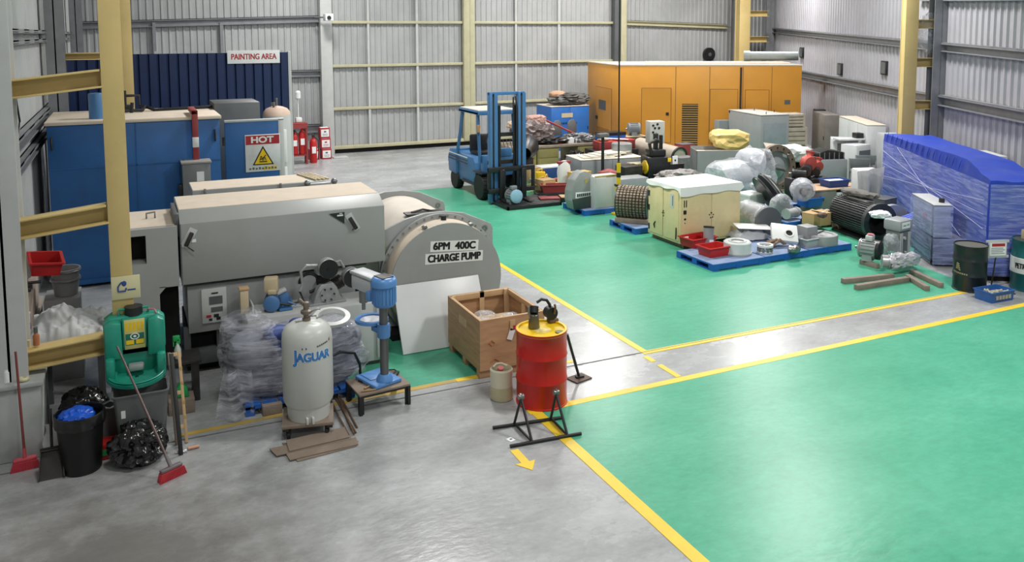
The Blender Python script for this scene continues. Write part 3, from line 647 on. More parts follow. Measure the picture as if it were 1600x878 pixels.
# grey translucent bin under it
gb = thing('storage_bin', 'tall grey see-through bin standing under the green eyewash', 'bin', (.03, 9.22, 0))
mb = MB(); n = 40
def rrect(wd, dp, r, k=6):
    o = []
    for cx_, cy_, a0_ in ((wd-r, dp-r, 0), (-wd+r, dp-r, PI/2), (-wd+r, -dp+r, PI), (wd-r, -dp+r, 1.5*PI)):
        for i in range(k+1): a = a0_+PI/2*i/k; o.append((cx_+r*math.cos(a), cy_+r*math.sin(a)))
    return o
def tub(mb, w0, d0, w1, d1, z0, z1, th=.006, r=.04, floor=True):
    def rg(wd, dp, z): return [mb.bm.verts.new((x, y, z)) for x, y in rrect(wd, dp, min(r, wd*.9, dp*.9))]
    rings = [rg(w0, d0, z0), rg(w1, d1, z1), rg(w1+.012, d1+.012, z1), rg(w1+.012, d1+.012, z1+.012), rg(w1-th, d1-th, z1+.012), rg(w0-th, d0-th, z0+th)]
    mb._skin(rings, caps=floor); bmesh.ops.recalc_face_normals(mb.bm, faces=list(mb.bm.faces)); return mb._done()
tub(mb, .21, .14, .26, .17, .0, .64); mb.build('tub', SMOKE, gb)
for z in (.2, .42): MB().box(-.19, -.15, -.165, -.15, z, z+.08).build('moulded_mark', WHITE, gb)
# black bin with a blue bag
bb_ = thing('waste_bin', 'black round waste bin with blue bag spilling at the top', 'bin', (-.53, 9.02, 0))
MB().lathe([(.17, 0), (.18, .02), (.21, .5), (.222, .5), (.225, .58), (.21, .58), (.2, .5), (.16, .03)], n=48).build('drum', M('black_bin_plastic', '#0f1011', .45, var=.15), bb_)
MB().lathe([(.228, .47), (.235, .5), (.232, .585), (.215, .592), (.2, .54)], n=48, caps=False).build('bin_liner', BAGB, bb_)
MB().ball((-.03, .0, .53), (.16, .15, .1), 4, amp=.25, freq=9, seed=3, ridge=True).build('blue_bag', BLUEB, bb_)
solo(MB().ball((0, 0, .19), (.25, .22, .2), 5, amp=.32, freq=4.2, seed=5, ridge=True, flat=-.19).ball((-.05, .0, .36), (.07, .07, .06), 3, amp=.3, freq=12, seed=2, ridge=True), 'rubbish_bag', BAGB, 'black rubbish bag on the floor below the grey bin', 'bag', (-.02, 8.93, .0))
solo(MB().ball((0, 0, .22), (.25, .24, .23), 5, amp=.2, freq=3.6, seed=9, ridge=True, flat=-.22), 'rubbish_bag', BAGB, 'black rubbish bag under the lowest yellow beam, behind the black bin', 'bag', (-.55, 9.95, .25-.25))
solo(MB().ball((0, 0, .14), (.2, .2, .15), 4, amp=.2, freq=4, seed=11, ridge=True, flat=-.14), 'rubbish_bag', BAGB, 'smaller black bag next to the white plinth', 'bag', (-.68, 9.55, 0))
cb = thing('wire_crate', 'small clear crate with bottles behind the black bin', 'crate', (-.27, 9.5, 0))
mb = MB(); tub(mb, .11, .09, .13, .1, .0, .4, r=.01); mb.build('crate_walls', SMOKE, cb)
MB().torus((0, 0, .41), .1, .008, n=4).build('rim', PAPER, cb)
solo(MB().cyl((0, 0, .0), (0, 0, .2), .03).cyl((0, 0, .2), (0, 0, .25), .012), 'bottle', INKR, 'red labelled bottle standing in the small clear crate', 'bottle', (-.25, 9.48, .012))
solo(MB().grid(lambda u, v: (u*.3-.15+.02*math.sin(v*9), .06*math.sin(u*5+v*3), v*.42), 12, 14, .004), 'poster_sheet', PAPER, 'crumpled white sheet propped behind the black bin', 'sheet', (-.72, 9.2, 0), rot=(-.2, 0, 0))
solo(MB().box(-.14, .14, -.1, .1, 0, .16, .01).mat(1).box(-.14, .14, -.103, -.1, .05, .11), 'red_box', [TRED, GREENB], 'low red box between black bin and black bag', 'box', (-.25, 9.2, 0))
# brooms and dustpan
def broom(name_label, base, top, hw, hd_, stick, bristle, rz, block):
    b = thing('broom', name_label, 'broom', base, 0)
    hh = .085; R = Matrix.Rotation(rz, 4, 'Z')
    mb = MB(); mb.prism([(-hw*1.05, 0), (hw*1.05, 0), (hw*.85, hh), (-hw*.85, hh)], 'xz', -hd_, hd_, .01)
    for k in range(16): x = -hw+2*hw*k/15; mb.cyl((x*.85, -hd_*1.0, hh), (x*1.06, -hd_*1.05, 0), .008, n=6)
    mb.xf(R); mb.build('bristles', bristle, b)
    MB().box(-hw*.85, hw*.85, -hd_*.8, hd_*.8, hh, hh+.03, .01).xf(R).build('block', block, b)
    tv = Vector(top)-Vector(base); p0 = Vector((0, 0, hh+.02))
    MB().cyl(p0, tv, .013, .011, 12).build('handle', stick, b); MB().cyl(p0, p0+(tv-p0)*.1, .02, .015, 12).build('socket', block, b)
    return b
q = P(268, 746); tpx = PY(183, 541, 9.2)
BR = M('broom_red', '#b5303a', .6, var=.15, scale=20)
broom('red push broom with long metal handle leaning across the black bag', (q[0], q[1], 0), (tpx[0], 9.2, tpx[1]), .13, .035, M('handle_metal_brown', '#6b5a58', .35, .5), BR, .5, M('broom_block_grey', '#6f6567', .5))
q = P(40, 732); tpx = PY(24, 550, 9.35)
broom('red broom with red handle standing against the white plinth', (q[0], q[1], 0), (tpx[0], 9.36, tpx[1]), .12, .04, M('handle_red', '#7c3a38', .45), M('broom_pink', '#c03c4a', .6, var=.12, scale=20), .1, M('broom_block_pink', '#c4505a', .5))
q = P(20, 722); solo(MB().box(-.09, .09, -.015, .015, 0, .18, .006).mat(1).box(-.09, .09, -.02, .02, .0, .05), 'hand_brush', [M('brush_orange', '#c47a5a', .5, var=.2, scale=12), M('brush_pink', '#c06a80', .6)], 'orange and pink brush head behind the red broom', 'brush', (q[0]-.05, q[1]+.06, 0), rot=(-.15, 0, 0))
dp = thing('dustpan', 'black metal dustpan with upright handle beside the black bin', 'dustpan', (-.79, 8.92, 0))
mb = MB(); mb.prism([(-.11, -.0), (.11, 0), (.09, .27), (-.09, .27)], 'xz', -.006, .0); mb.prism([(-.115, 0), (-.105, 0), (-.085, .27), (-.095, .27)], 'xz', -.05, 0); mb.prism([(.115, 0), (.105, 0), (.085, .27), (.095, .27)], 'xz', -.05, 0); mb.box(-.095, .095, -.07, .0, .26, .27)
mb.xf(Matrix.Rotation(-.55, 4, 'X')); mb.build('pan', M('dustpan_steel', '#3a3634', .5, .4, var=.2), dp)
MB().tube([(0, .16, .26), (0, .2, .5), (.0, .22, .62)], .014).build('handle', DSTEEL, dp)
MB().box(-.1, .1, .12, .15, .235, .265, .006).build('hinge_bar', DSTEEL, dp)
# planks and bar leaning beside the bin
q0 = P(283, 711); q1 = PY(246, 488, 9.9)
solo(MB().box(-.022, .022, -.012, .012, 0, 1.02, .003), 'steel_bar', BLACK, 'long black flat bar leaning beside the eyewash', 'bar', (q0[0], q0[1], .004), rot=(-.42, -.04, 0))
fr = thing('narrow_ladder', 'narrow wooden ladder with brass fittings leaning beside the black bar', 'ladder', (.4, 9.13, .003), rot=(-.3, -.03, 0))
for x in (-.05, .05): MB().box(x-.015, x+.015, -.015, .015, 0, .95, .003).build('upright', PINE if x > 0 else TIMB, fr)
for z in (.15, .5, .9): MB().box(-.05, .05, -.012, .012, z, z+.04, .003).build('rung', PINE, fr)
for z in (.25, .4, .6, .75): MB().box(.046, .068, -.02, -.013, z, z+.03).build('brass_fitting', M('brass', '#c0a060', .35, .7), fr)
tw = thing('trowel', 'small trowel with pink handle lying on the floor', 'trowel', (.42, 8.95, .004))
MB().prism([(-.1, -.02), (.02, -.045), (.03, .045), (-.09, .03)], 'xy', 0, .004).ball((-.02, .0, .01), (.05, .04, .012), 2).build('blade', M('trowel_grey', '#b5b8ba', .4, .4), tw); MB().cyl((.03, 0, .018), (.14, .01, .018), .016, n=12).build('handle', M('handle_pink', '#cf9a80', .5), tw)
# items on plinth ledge
x, z = PY(8, 590, 9.6)
mb = MB().cyl((0, 0, 0), (0, 0, .11), .04); mb.cyl((0, 0, .11), (0, 0, .13), .035); solo(mb, 'pill_jar', PAPER, 'white capped jar on the plinth ledge', 'jar', (-1.19, 9.55, .812))
solo(MB().torus((0, 0, .022), .035, .02), 'tape_roll', M('tape_cream', '#c8c29a', .5), 'cream tape roll on the plinth ledge', 'tape', (-1.04, 9.5, .812))
# shelf beside the wall
sh = thing('wall_workbench', 'dusty bench top against the left wall below the red tray', 'bench', (-1.42, 10.1, 0))
MB().box(0, .34, 0, 2.4, .78, .84, .006).build('bench_top', M('bench_beige', '#a39a90', .7, var=.12), sh)
MB().box(0.02, .32, 1.0, 2.0, .84, 1.3, .006).build('cupboard', M('bench_pinkgrey', '#a8988c', .7, var=.1), sh)
for y in (.1, 2.25): MB().box(.25, .33, y, y+.06, 0, .78).build('leg', TIMB, sh)
def bin_round(label, loc, r, hh, mat, grp=None):
    b = thing('bucket', label, 'bucket', loc, 0, grp); MB().lathe([(r*.8, 0), (r*.82, .01), (r, hh*.9), (r*1.08, hh*.9), (r*1.08, hh), (r*.96, hh), (r*.78, .02)], n=36).build('body', mat, b)
    MB().torus((0, 0, hh*.88), r*1.06, .008, n=30).build('wire_handle', STEEL, b); return b
bucket_grey = M('bucket_grey', '#8f9193', .45, var=.06)
x, z = PY(97, 445, 11.6)
solo(MB().box(-.2, .2, -.25, .25, 0, 1.04, .01), 'steel_locker', M('locker_grey', '#8f9092', .5, var=.08), 'low grey locker holding the stacked buckets by the oven', 'cabinet', (-.8, 11.75, 0))
bin_round('grey bucket on the low locker by the blue oven, lower of two', (-.76, 11.7, 1.045), .16, .22, bucket_grey, 'grey buckets'); bin_round('grey bucket stacked inside another bucket by the blue oven', (-.76, 11.7, 1.16), .165, .22, bucket_grey, 'grey buckets')
def tray(label, loc, wd, dp_, hh, mat, rz=0, rot=None, grp=None, cat='tray', nm='tray'):
    t = thing(nm, label, cat, loc, rz, grp, rot); mb = MB(); tub(mb, wd*.44, dp_*.44, wd/2, dp_/2, 0, hh, .012, .02); mb.build('walls', mat, t)
    mb = MB(); tub(mb, wd/2, dp_/2, wd/2+.012, dp_/2+.012, hh-.02, hh-.005, .012, .02, False); mb.build('rim', mat, t); return t
tray('red plastic tray tipped on top of the cupboard by the left wall', (-.96, 11.4, 1.45), .34, .42, .16, TRED, .15, (.12, .12, .15))
x, z = PY(46, 458, 10.6); pc_ = thing('paint_tin', 'pale printed tin on the bench by the left wall', 'tin', (-1.16, 10.85, .842)); MB().cyl((0, 0, 0), (0, 0, .26), .075, n=30).build('can', M('tin_white', '#c5c3cc', .4, var=.05), pc_); MB().cyl((0, 0, .26), (0, 0, .275), .08, n=30).build('lid', LGREY, pc_); MB().lathe([(.0765, .08), (.0765, .16)], n=30, caps=False).build('printed_band', M('tin_mauve', '#9a8fb0', .5), pc_)
solo(MB().cyl((0, -.02, .2), (0, .02, .2), .2, n=30).mat(1).cyl((0, -.03, .2), (0, .03, .2), .05), 'grinding_disc', [LGREY, DSTEEL], 'round grey disc leaning on the wall behind the red tray', 'disc', (-1.22, 11.6, 1.305), rot=(-.12, 0, .5))
vz = MB().box(-.12, .12, -.08, .08, 0, .05, .01).box(-.1, -.05, -.07, .07, .05, .14, .01).box(.02, .08, -.07, .07, .05, .14, .01).cyl((.05, 0, .09), (.22, 0, .09), .018)
solo(vz, 'bench_vice', DSTEEL, 'grey bench vice in front of the red tray', 'vice', (-1.2, 11.12+.0, 1.302))
# plastic sheets heaped on a crate behind the lowest yellow beam
cr = MB().box(-.3, .3, -.3, .35, .86, .94, .01)
for sx_ in (-.3, .25):
    for sy_ in (-.3, .3): cr.box(sx_, sx_+.05, sy_, sy_+.05, 0, .87)
cr; solo(cr, 'parts_table', DGREY, 'dark steel table under the white plastic sheeting', 'table', (-.64, 10.5, 0))
def sheet(u, v):
    x = (u-.5)*.86; y = (v-.5)*.8; d = max(abs(x)/.36, abs(y)/.36)
    z = .66 + .24*math.exp(-((x+.1)**2+(y)**2)*9) if d < 1 else .66-(d-1)*1.0
    z += .07*noise.fractal(Vector((x*5, y*5, 1)), .8, 2, 3) + .06*abs(noise.noise(Vector((x*8+3, y*3, 2))))
    return (x, y-.06*(d > 1), max(z, .1) if d >= 1 else max(z, .645))
solo(MB().grid(sheet, 60, 60, .004), 'plastic_sheeting', PAPER, 'crumpled white plastic sheeting heaped behind the yellow beam', 'sheet', (-.66, 10.5, .33))
solo(MB().cyl((0, 0, 0), (0, 0, .12), .06, n=14).box(-.03, .03, -.03, .03, .12, .15), 'green_bottle', GREENB, 'green bottle end poking out of the white plastic sheeting', 'bottle', (-.27, 10.32, 1.05), rot=(.2, .9, 0))
gs = thing('spray_bottle', 'brown pump bottle on the yellow beam by the plinth', 'bottle', (-.93, 9.72, 1.093)); MB().lathe([(.03, 0), (.032, .1), (.015, .13)], n=16).build('body', M('bottle_orange', '#a0623c', .4), gs); MB().cyl((0, 0, .13), (0, 0, .19), .02).build('cap', DGREY, gs)
solo(MB().cyl((0, 0, 0), (0, 0, .07), .02), 'glue_bottle', BEIGE, 'small cream bottle beside the brown pump bottle', 'bottle', (-.99, 9.7, 1.093))
# green spray bottles by the machine
def spray(loc, label, rz=0):
    s = thing('trigger_spray_bottle', label, 'bottle', loc, rz, 'green trigger sprays')
    MB().lathe([(.055, 0), (.06, .02), (.055, .1), (.03, .15), (.02, .18)], n=20, scale=(1, .7)).build('bottle', M('spray_clear', '#c4cdc8', .3), s)
    MB().box(-.05, .03, -.02, .02, .2, .27, .012).prism([(-.02, .17), (.03, .17), (.035, .22), (-.0, .22)], 'xz', -.02, .02).box(-.05, -.035, -.012, .012, .14, .21, .004).build('trigger_head', GREENB, s)
solo(MB().box(.0, .5, -.2, .2, 0, .045, .006).box(.03, .1, -.18, .18, -.45, 0).box(.4, .47, -.18, .18, -.45, 0), 'low_table', DSTEEL, 'low dark stand at the machine cut-out holding the green spray', 'stand', (.2, 10.35, .46))
spray((.45, 10.3, .51), 'green trigger spray bottle standing in front of the machine cut-out')
solo(MB().prism([(-.09, 0), (.09, 0), (.07, .1), (.0, .16), (-.05, .1)], 'xz', -.05, .05, .01), 'green_dispenser', GREENB, 'green and clear dispenser lying below the spray bottle', 'dispenser', (.45, 9.98, .17))
solo(MB().box(-.14, .14, -.12, .12, 0, .165, .006), 'timber_block', TIMB, 'wood block under the green dispenser', 'block', (.45, 9.98, .001))
# ================================================================ ledge with compressor head, motors
LZ = .84
lg = thing('steel_plinth', 'grey steel plinth in front of the grey machine carrying the compressor head', 'plinth', (1.25, 10.3, 0))
MB().box(0, 1.75, 0, .56, .06, LZ, .008).build('body', LGREY, lg); MB().box(.05, 1.7, .05, .5, 0, .06).build('foot', DGREY, lg)
MB().box(1.6, 1.7, -.03, .0, .1, LZ+.25, .005).build('corner_post', LGREY, lg)
def radial(mb, c, ax, r, L, n=28):
    c = Vector(c); ax = Vector(ax).normalized()
    for k in range(6): mb.cyl(c+ax*(L*k/6), c+ax*(L*k/6+L*.07), r, n=n)
    mb.cyl(c, c+ax*L, r*.86, n=n); return mb
x, y = P(537, 467, LZ); x -= .24
ch = thing('compressor_head', 'two cylinder aluminium compressor head with black air filters on the plinth', 'compressor', (x, y, LZ+.002), .05)
mb = MB().prism([(-.2, 0), (.2, 0), (.13, .2), (.08, .27), (-.08, .27), (-.13, .2)], 'xz', -.12, .12, .02); mb.box(-.24, .24, -.14, .14, 0, .03, .006); mb.cyl((0, -.14, .13), (0, -.12, .13), .1, n=30); mb.build('crankcase', ALU, ch)
for k in range(6): a = k*PI/3; MB().cyl((.08*math.cos(a), -.155, .13+.08*math.sin(a)), (.08*math.cos(a), -.14, .13+.08*math.sin(a)), .012, n=6).build('cover_bolt', DSTEEL, ch)
radial(MB(), (.1, 0, .2), (.8, 0, .35), .09, .14).build('cylinder', DSTEEL, ch); radial(MB(), (-.02, 0, .25), (-.1, 0, 1), .09, .12).build('cylinder', DSTEEL, ch)
MB().box(-.12, .08, -.09, .09, .37, .47, .03).build('cylinder_head', ALU, ch)
def filt(c): 
    o = MB().lathe([(.1, 0), (.125, .02), (.125, .13), (.1, .15)], c, (0, 1, 0), 36).build('air_filter', ALU, ch)
    MB().hring((c[0], c[1]-.002, c[2]), .122, .07, .02, (0, 1, 0), 36).cyl((c[0], c[1]-.01, c[2]), (c[0], c[1]+.01, c[2]), .075, n=24).cyl((c[0], c[1]-.025, c[2]), (c[0], c[1], c[2]), .02, n=12).build('filter_cap', BLACK, o)
filt((.01, -.17, .47)); filt((.33, -.15, .3))
mb = MB().tube([(-.1, -.05, .5), (-.25, -.05, .52), (-.32, -.05, .45), (-.3, -.05, .3), (-.34, -.05, .2)], .02); mb.tube([(.1, -.02, .5), (.2, -.02, .52), (.25, -.02, .42)], .018); mb.build('copper_pipe', ALU, ch)
MB().torus((-.2, .02, .27), .12, .02, (.2, 1, 0), arc=.75).build('hose', BLACK, ch); MB().tube([(-.34, -.05, .2), (-.3, -.08, .08), (-.5, -.1, .06), (-.62, -.1, .1)], .014, 8).build('hose', BLACK, ch)
MB().box(-.62, -.45, -.14, -.02, .0, .03, .01).tube([(-.55, -.08, .03), (-.5, -.1, .1), (-.4, -.1, .05)], .012, 6).build('blue_valve', FBLUE, ch)
def motor(label, loc, rz, r, L, mat, cov=None, rot=None, cat='motor', grp=None, box=True, fins=18, nm='electric_motor', tb=None, feet=True):
    t = thing(nm, label, cat, loc, rz, grp, rot); zc = r*1.12 if feet else r
    mb = MB().cyl((0, -L/2, zc), (0, L/2, zc), r*.9, n=36)
    for k in range(fins):
        a = 2*PI*k/fins; mb.box(-r*.035, r*.035, -L*.42, L*.42, r*.85, r, rot=(0, a, 0), piv=(0, 0, 0))
    mb.bm.verts.ensure_lookup_table()
    for v in mb.bm.verts[72:]: v.co.z += zc
    mb.build('finned_body', mat, t)
    MB().lathe([(r*.98, 0), (r*.98, L*.08), (r*.8, L*.14), (.3*r, L*.16)], (0, L/2, zc), (0, 1, 0), 36).build('end_bell', mat, t)
    MB().lathe([(r*1.0, 0), (r*1.0, L*.2), (r*.85, L*.26), (.02, L*.27)], (0, -L/2, zc), (0, -1, 0), 36).build('fan_cover', cov or mat, t)
    MB().cyl((0, L*.6, zc), (0, L*.9, zc), r*.16, n=16).build('shaft', STEEL, t)
    if box: MB().box(-r*.5, r*.5, -L*.25, L*.2, zc+r*.9, zc+r*1.45, r*.08).build('terminal_box', tb or mat, t)
    if feet: MB().box(-r*.95, r*.95, -L*.32, L*.32, 0, r*.12, r*.03).box(-r*.9, -r*.55, -L*.3, L*.3, 0, r*.6).box(r*.55, r*.9, -L*.3, L*.3, 0, r*.6).build('foot', mat, t)
    return t
x, y = PY(425, 460, 10.6)[0], 10.6; m = motor('blue motor with beige terminal box beside the compressor head', (x, y-.02, LZ), -.25, .1, .2, M('motor_navy', '#3a5674', .45), M('motor_blue', '#4a74a6', .4), tb=BEIGE)
MB().box(-.1, .07, -.02, .14, .22, .4, .02).build('beige_hood', BEIGE, m)
x, y = PY(456, 460, 10.6)[0], 10.6; g = thing('belt_guard', 'blue and grey angled guard plate next to the blue motor', 'guard', (x-.05, y+.05, LZ), .1, rot=(0, -.35, .1))
MB().prism([(-.07, 0), (.07, 0), (.08, .1), (.05, .2), (-.05, .22), (-.08, .12)], 'xz', -.03, .03, .01).build('face', M('motor_blue', '#4a74a6', .4), g); MB().box(-.08, .06, -.05, .05, .2, .24, .01).build('rim', LGREY, g)
x, y = PY(381, 460, 10.6)[0], 10.6; ps = thing('square_post', 'beige square steel post standing at the left end of the plinth', 'post', (x, y, LZ)); MB().box(-.05, .05, -.05, .05, 0, .3, .006).build('tube', BEIGE, ps); MB().box(-.06, .06, -.06, .06, .3, .33, .006).build('cap', PINE, ps)
x, y = PY(402, 460, 10.6)[0], 10.6; solo(MB().box(-.05, .03, -.15, .15, 0, .03, .004).box(-.08, -.06, -.15, .15, 0, .12, .004), 'angle_rail', LGREY, 'pale angle rail between the beige post and blue motor', 'rail', (x, y+.03, LZ))

# ================================================================ film wrapped pallet bundle
bw = thing('wrapped_pallet_load', 'pallet load wrapped in crinkled clear film behind the white tank', 'pallet load', (1.72, 9.82, 0))
def pallet_mesh(wd, dp_, hh, mat, t, name='deck'):
    mb = MB(); nb = 7
    for k in range(nb): x = -wd/2+wd*(k+.5)/nb; mb.box(x-wd/nb*.44, x+wd/nb*.44, -dp_/2, dp_/2, hh-.022, hh, .003)
    mb.box(-wd/2, wd/2, -dp_/2, -dp_/2+.02, hh-.05, hh-.022); mb.box(-wd/2, wd/2, dp_/2-.02, dp_/2, hh-.05, hh-.022)
    mb.build(name, mat, t)
    for x in (-wd/2+.05, 0, wd/2-.05):
        mb = MB()
        for y in (-dp_/2+.05, 0, dp_/2-.05): mb.box(x-.05, x+.05, y-.05, y+.05, .02, hh-.022)
        mb.box(x-.05, x+.05, -dp_/2, dp_/2, 0, .02); mb.build('runner', mat, t)
pallet_mesh(1.25, .7, .13, PALB, bw)
MB().ball((-.0, 0, .48), (.74, .33, .37), 4, e=.5, amp=.1, freq=3, seed=1).build('packed_contents', M('contents_dark', '#797c88', .6, var=.3, scale=8, dirt='#33384e', dirt_amt=.8), bw)
for c, r in (((-.22, -.2, .86), (.16, .12, .09)), ((.02, -.16, .86), (.12, .12, .14)), ((-.1, -.24, .72), (.3, .08, .1))): MB().ball(c, r, 3, e=.7, amp=.2, freq=6).build('blue_packet', M('packet_blue', '#2c4484', .5, var=.25, scale=9), bw)
wm = MB().ball((0, 0, .48), (.82, .38, .43), 5, e=.6, amp=.1, freq=2.6, seed=4, zs=1.6)
for v in wm.bm.verts:
    if v.co.z > .5 and v.co.x < -.2: v.co.z += .22*min(1, (-.2-v.co.x)/.25)*min(1, (v.co.z-.5)/.3)
    if v.co.z < .5: k = (.5-v.co.z)/.5; v.co.x *= 1+.08*k
    v.co += Vector((noise.noise(v.co*9), noise.noise(v.co*9+Vector((5, 0, 0))), noise.noise(v.co*11+Vector((0, 7, 0)))))*.02
wm.build('stretch_film', FILMB, bw, 60)
MB().grid(lambda u, v: (-.84+u*.3-.12*(1-v)*(1-u), -.26-.14*(1-v)+.05*math.sin(u*9+v*3), .02+v*.5), 12, 16).build('film_tail', FILMB, bw, 70)
MB()._skin2((.42, -.12, .93), [(.21, -.02), (.22, .02), (.16, .03), (.15, -.02)], (0, -.2, 1), 40).build('white_ring', WHITE, bw)
MB().cyl((.42, -.12, .905), (.42, -.12, .925), .16, n=30).build('clear_lid', CLEAR, bw)
hz = MB().tube([(-.22, -.3, .62), (-.2, -.36, .8), (-.14, -.34, .95), (-.05, -.3, 1.0)], .028); hz.build('blue_strap', M('strap_blue', '#2c4484', .5), bw)
MB().tube([(.25, -.37, .52), (.45, -.4, .6), (.62, -.38, .55), (.7, -.3, .38), (.72, -.25, .2)], .018).build('black_hose', BLACK, bw)
for x in (-.45, .05): MB().box(x, x+.22, -.42, -.1, .0, .12, .01).build('timber_foot', TIMB, bw)

# ================================================================ white tank on a dolly
dx, dy = 1.69, 8.9
dl = thing('wheeled_dolly', 'square plywood dolly on castors under the white tank', 'dolly', (dx-.01, dy, 0), -.22)
MB().box(-.27, .27, -.24, .24, .125, .16, .004).build('deck', PLANK, dl)
for x in (-.26, .2): MB().box(x, x+.06, -.24, .24, .1, .125).build('bearer', DSTEEL, dl)
for sx in (-.2, .2):
    for sy in (-.19, .19):
        c = MB().cyl((sx-.018, sy, .045), (sx+.018, sy, .045), .045, n=24).build('castor', RUBBER, dl); MB().box(sx-.025, sx+.025, sy-.02, sy+.02, .045, .1).build('fork', DSTEEL, c)
jt = thing('pressure_tank', 'white upright pressure tank lettered JAGUAR standing on a dolly', 'tank', (dx, dy, .162))
MB().lathe([(.24, .15), (.262, .19), (.262, .2), (.268, .21), (.268, .86), (.262, .93), (.235, .99), (.17, 1.035), (.06, 1.055)], n=64).build('shell', TANKW, jt)
MB().lathe([(.215, .0), (.225, .1), (.23, .17)], n=64, caps=False).lathe([(.22, 0), (.228, .1), (.235, .18), (.262, .2)], n=64, caps=False).build('skirt', TANKW, jt)
for a in (-1.9, -1.6, .1, 2.3): MB().box(.2*math.cos(a)-.012, .2*math.cos(a)+.012, .25*math.sin(a)-.02, .25*math.sin(a)+.03, 0, .07, .004).build('foot_lug', TANKW, jt)
vb = MB().cyl((0, 0, 1.05), (0, 0, 1.09), .045, n=20); vb.cyl((0, 0, 1.09), (0, 0, 1.13), .03, n=16); vb.lathe([(.05, 1.13), (.06, 1.14), (.06, 1.165), (.03, 1.18), (.03, 1.22), (.012, 1.23)], n=20)
vb.box(-.03, .03, -.03, .03, 1.2, 1.26, .01); vb.tube([(-.01, 0, 1.22), (-.06, 0, 1.28), (-.08, 0, 1.3)], .02); vb.build('valve', M('valve_bronze', '#7c7066', .45, .5, var=.2), jt)
MB().tube([(.04, 0, 1.14), (.12, -.01, 1.17), (.15, -.01, 1.16)], .008, 6).tube([(.03, 0, 1.1), (.1, -.03, 1.1), (.1, -.03, 1.07), (.17, -.03, 1.09)], .008, 6).tube([(-.12, 0, 1.06), (-.04, 0, 1.06)], .01, 6).build('tap_lever', STEEL, jt)
# lettering bent round the shell
def bend(o, R_, a0):
    for v in o.data.vertices:
        a = a0 + v.co.x/R_; r = R_ - v.co.y
        v.co = Vector((r*math.cos(a), r*math.sin(a), v.co.z))
fa = math.atan2(-dy, -dx) + .06                 # the printed side of the tank faces the open floor
for mt, hv, off in ((M('lettering_pale', '#d5e0e8', .5), .012, -.0006), (M('lettering_navy', '#1a4a94', .5), .0055, -.0022), (M('lettering_bright_blue', '#3a86cc', .5), 0, -.0036)):
    for s_, sz, xx, zz in (('J', .19, -.168, .745), ('AGUAR', .128, .03, .735)):
        o = text(s_, sz, face_mtx((xx, off, zz)), mt, jt, ext=.0006, sx=.86, heavy=hv); bend(o, .2685, fa+.1)
mb = MB()
for k in range(6): mb.box(.06+k*.024, .06+k*.024+.017, -.002, -.0005, .835+.004*k, .853+.004*k)
for xx in (-.1, -.06): mb.box(xx, xx+.012, -.002, -.0005, .825, .845)
o = mb.build('faint_print', DGREY, jt); bend(o, .2685, fa+.1)
o = MB().prism([(.215, .862), (.24, .868), (.23, .9)], 'xz', -.002, -.0005).build('red_mark', INKR, jt); bend(o, .2685, fa+.1)
# steel bars and sheet offcuts on the floor
for i, (p0, p1) in enumerate((((523, 620), (556, 676)), ((527, 618), (553, 680)), ((531, 619), (550, 672)), ((516, 625), (545, 682)), ((535, 625), (558, 668)))):
    a, b = Vector((*P(*p0, .012), .013)), Vector((*P(*p1, .012), .013)); c = (a+b)/2; c.z = .012+.013*(i % 2)
    solo(MB().cyl(a-(a+b)/2, b-(a+b)/2, .011, n=8), 'steel_rod', RUST, 'thin rusty steel rod in the bundle on the floor beside the dolly', 'rod', c, group='steel rods beside the dolly')
pl = [((447, 689), (538, 668), (546, 684), (452, 706), 'plywood strip nearest the dolly, on top of the low pile'), ((421, 702), (545, 676), (549, 687), (432, 713), 'longest plywood strip in the pile in front of the dolly'),
      ((447, 710), (556, 684), (560, 695), (453, 720), 'plywood strip at the front edge of the low pile'), ((441, 693), (560, 690), (556, 698), (465, 722), 'plywood strip lying lowest under the other strips')]
for i, (a, b, c, d, lab) in enumerate(pl):
    zz = (.03, .017, .013, .002)[i]
    pts = [Vector((*P(*k, zz), 0)) for k in (a, b, c, d)]; cc_ = sum(pts, Vector())/4
    solo(MB().prism([((p-cc_).x, (p-cc_).y) for p in pts], 'xy', 0, .01), 'plywood_strip', PLANK, lab, 'plywood', (cc_.x, cc_.y, zz), group='plywood strips on the floor')

# ================================================================ drill press on a low table
tb = thing('low_table', 'low square table with brown top and black angle legs under the drill press', 'table', (2.55, 9.2, 0), .09)
MB().box(-.31, .31, -.24, .24, .225, .25, .004).build('top', PLANK, tb)
for sx in (-.28, .28):
    for sy in (-.21, .21): MB().box(sx-.03, sx+.03, sy-.006 if sy < 0 else sy-.006, sy+.006, 0, .225).box(sx-.006 if sx > 0 else sx-.03, sx+.03 if sx > 0 else sx+.006, sy-.03, sy+.03, .0, .225).build('leg', BLACK, tb)
MB().box(-.3, .3, -.23, .23, .2, .225).build('apron', BLACK, tb)
dpx, dpy = 2.58, 9.2
dr_ = thing('drill_press', 'blue bench drill press with grey column on the low brown table', 'drill press', (dpx, dpy, .252), 3.45); dr_.scale = (1.3, 1.3, 1.12)
MB().box(-.14, .14, -.2, .14, 0, .04, .012).box(-.1, .1, -.18, .0, .04, .048, .004).build('base', TEALB, dr_)
MB().lathe([(.075, .04), (.07, .07), (.05, .11)], (0, .07, 0), n=28).build('column_socket', TEALB, dr_)
MB().cyl((0, .07, .06), (0, .07, .98), .038, n=28).build('column', M('column_grey', '#6c6e70', .3, .6), dr_)
MB().lathe([(.055, .5), (.058, .52), (.058, .62), (.055, .64)], (0, .07, 0), n=28).box(-.05, .05, -.06, .05, .54, .6, .01).build('table_bracket', TEALB, dr_)
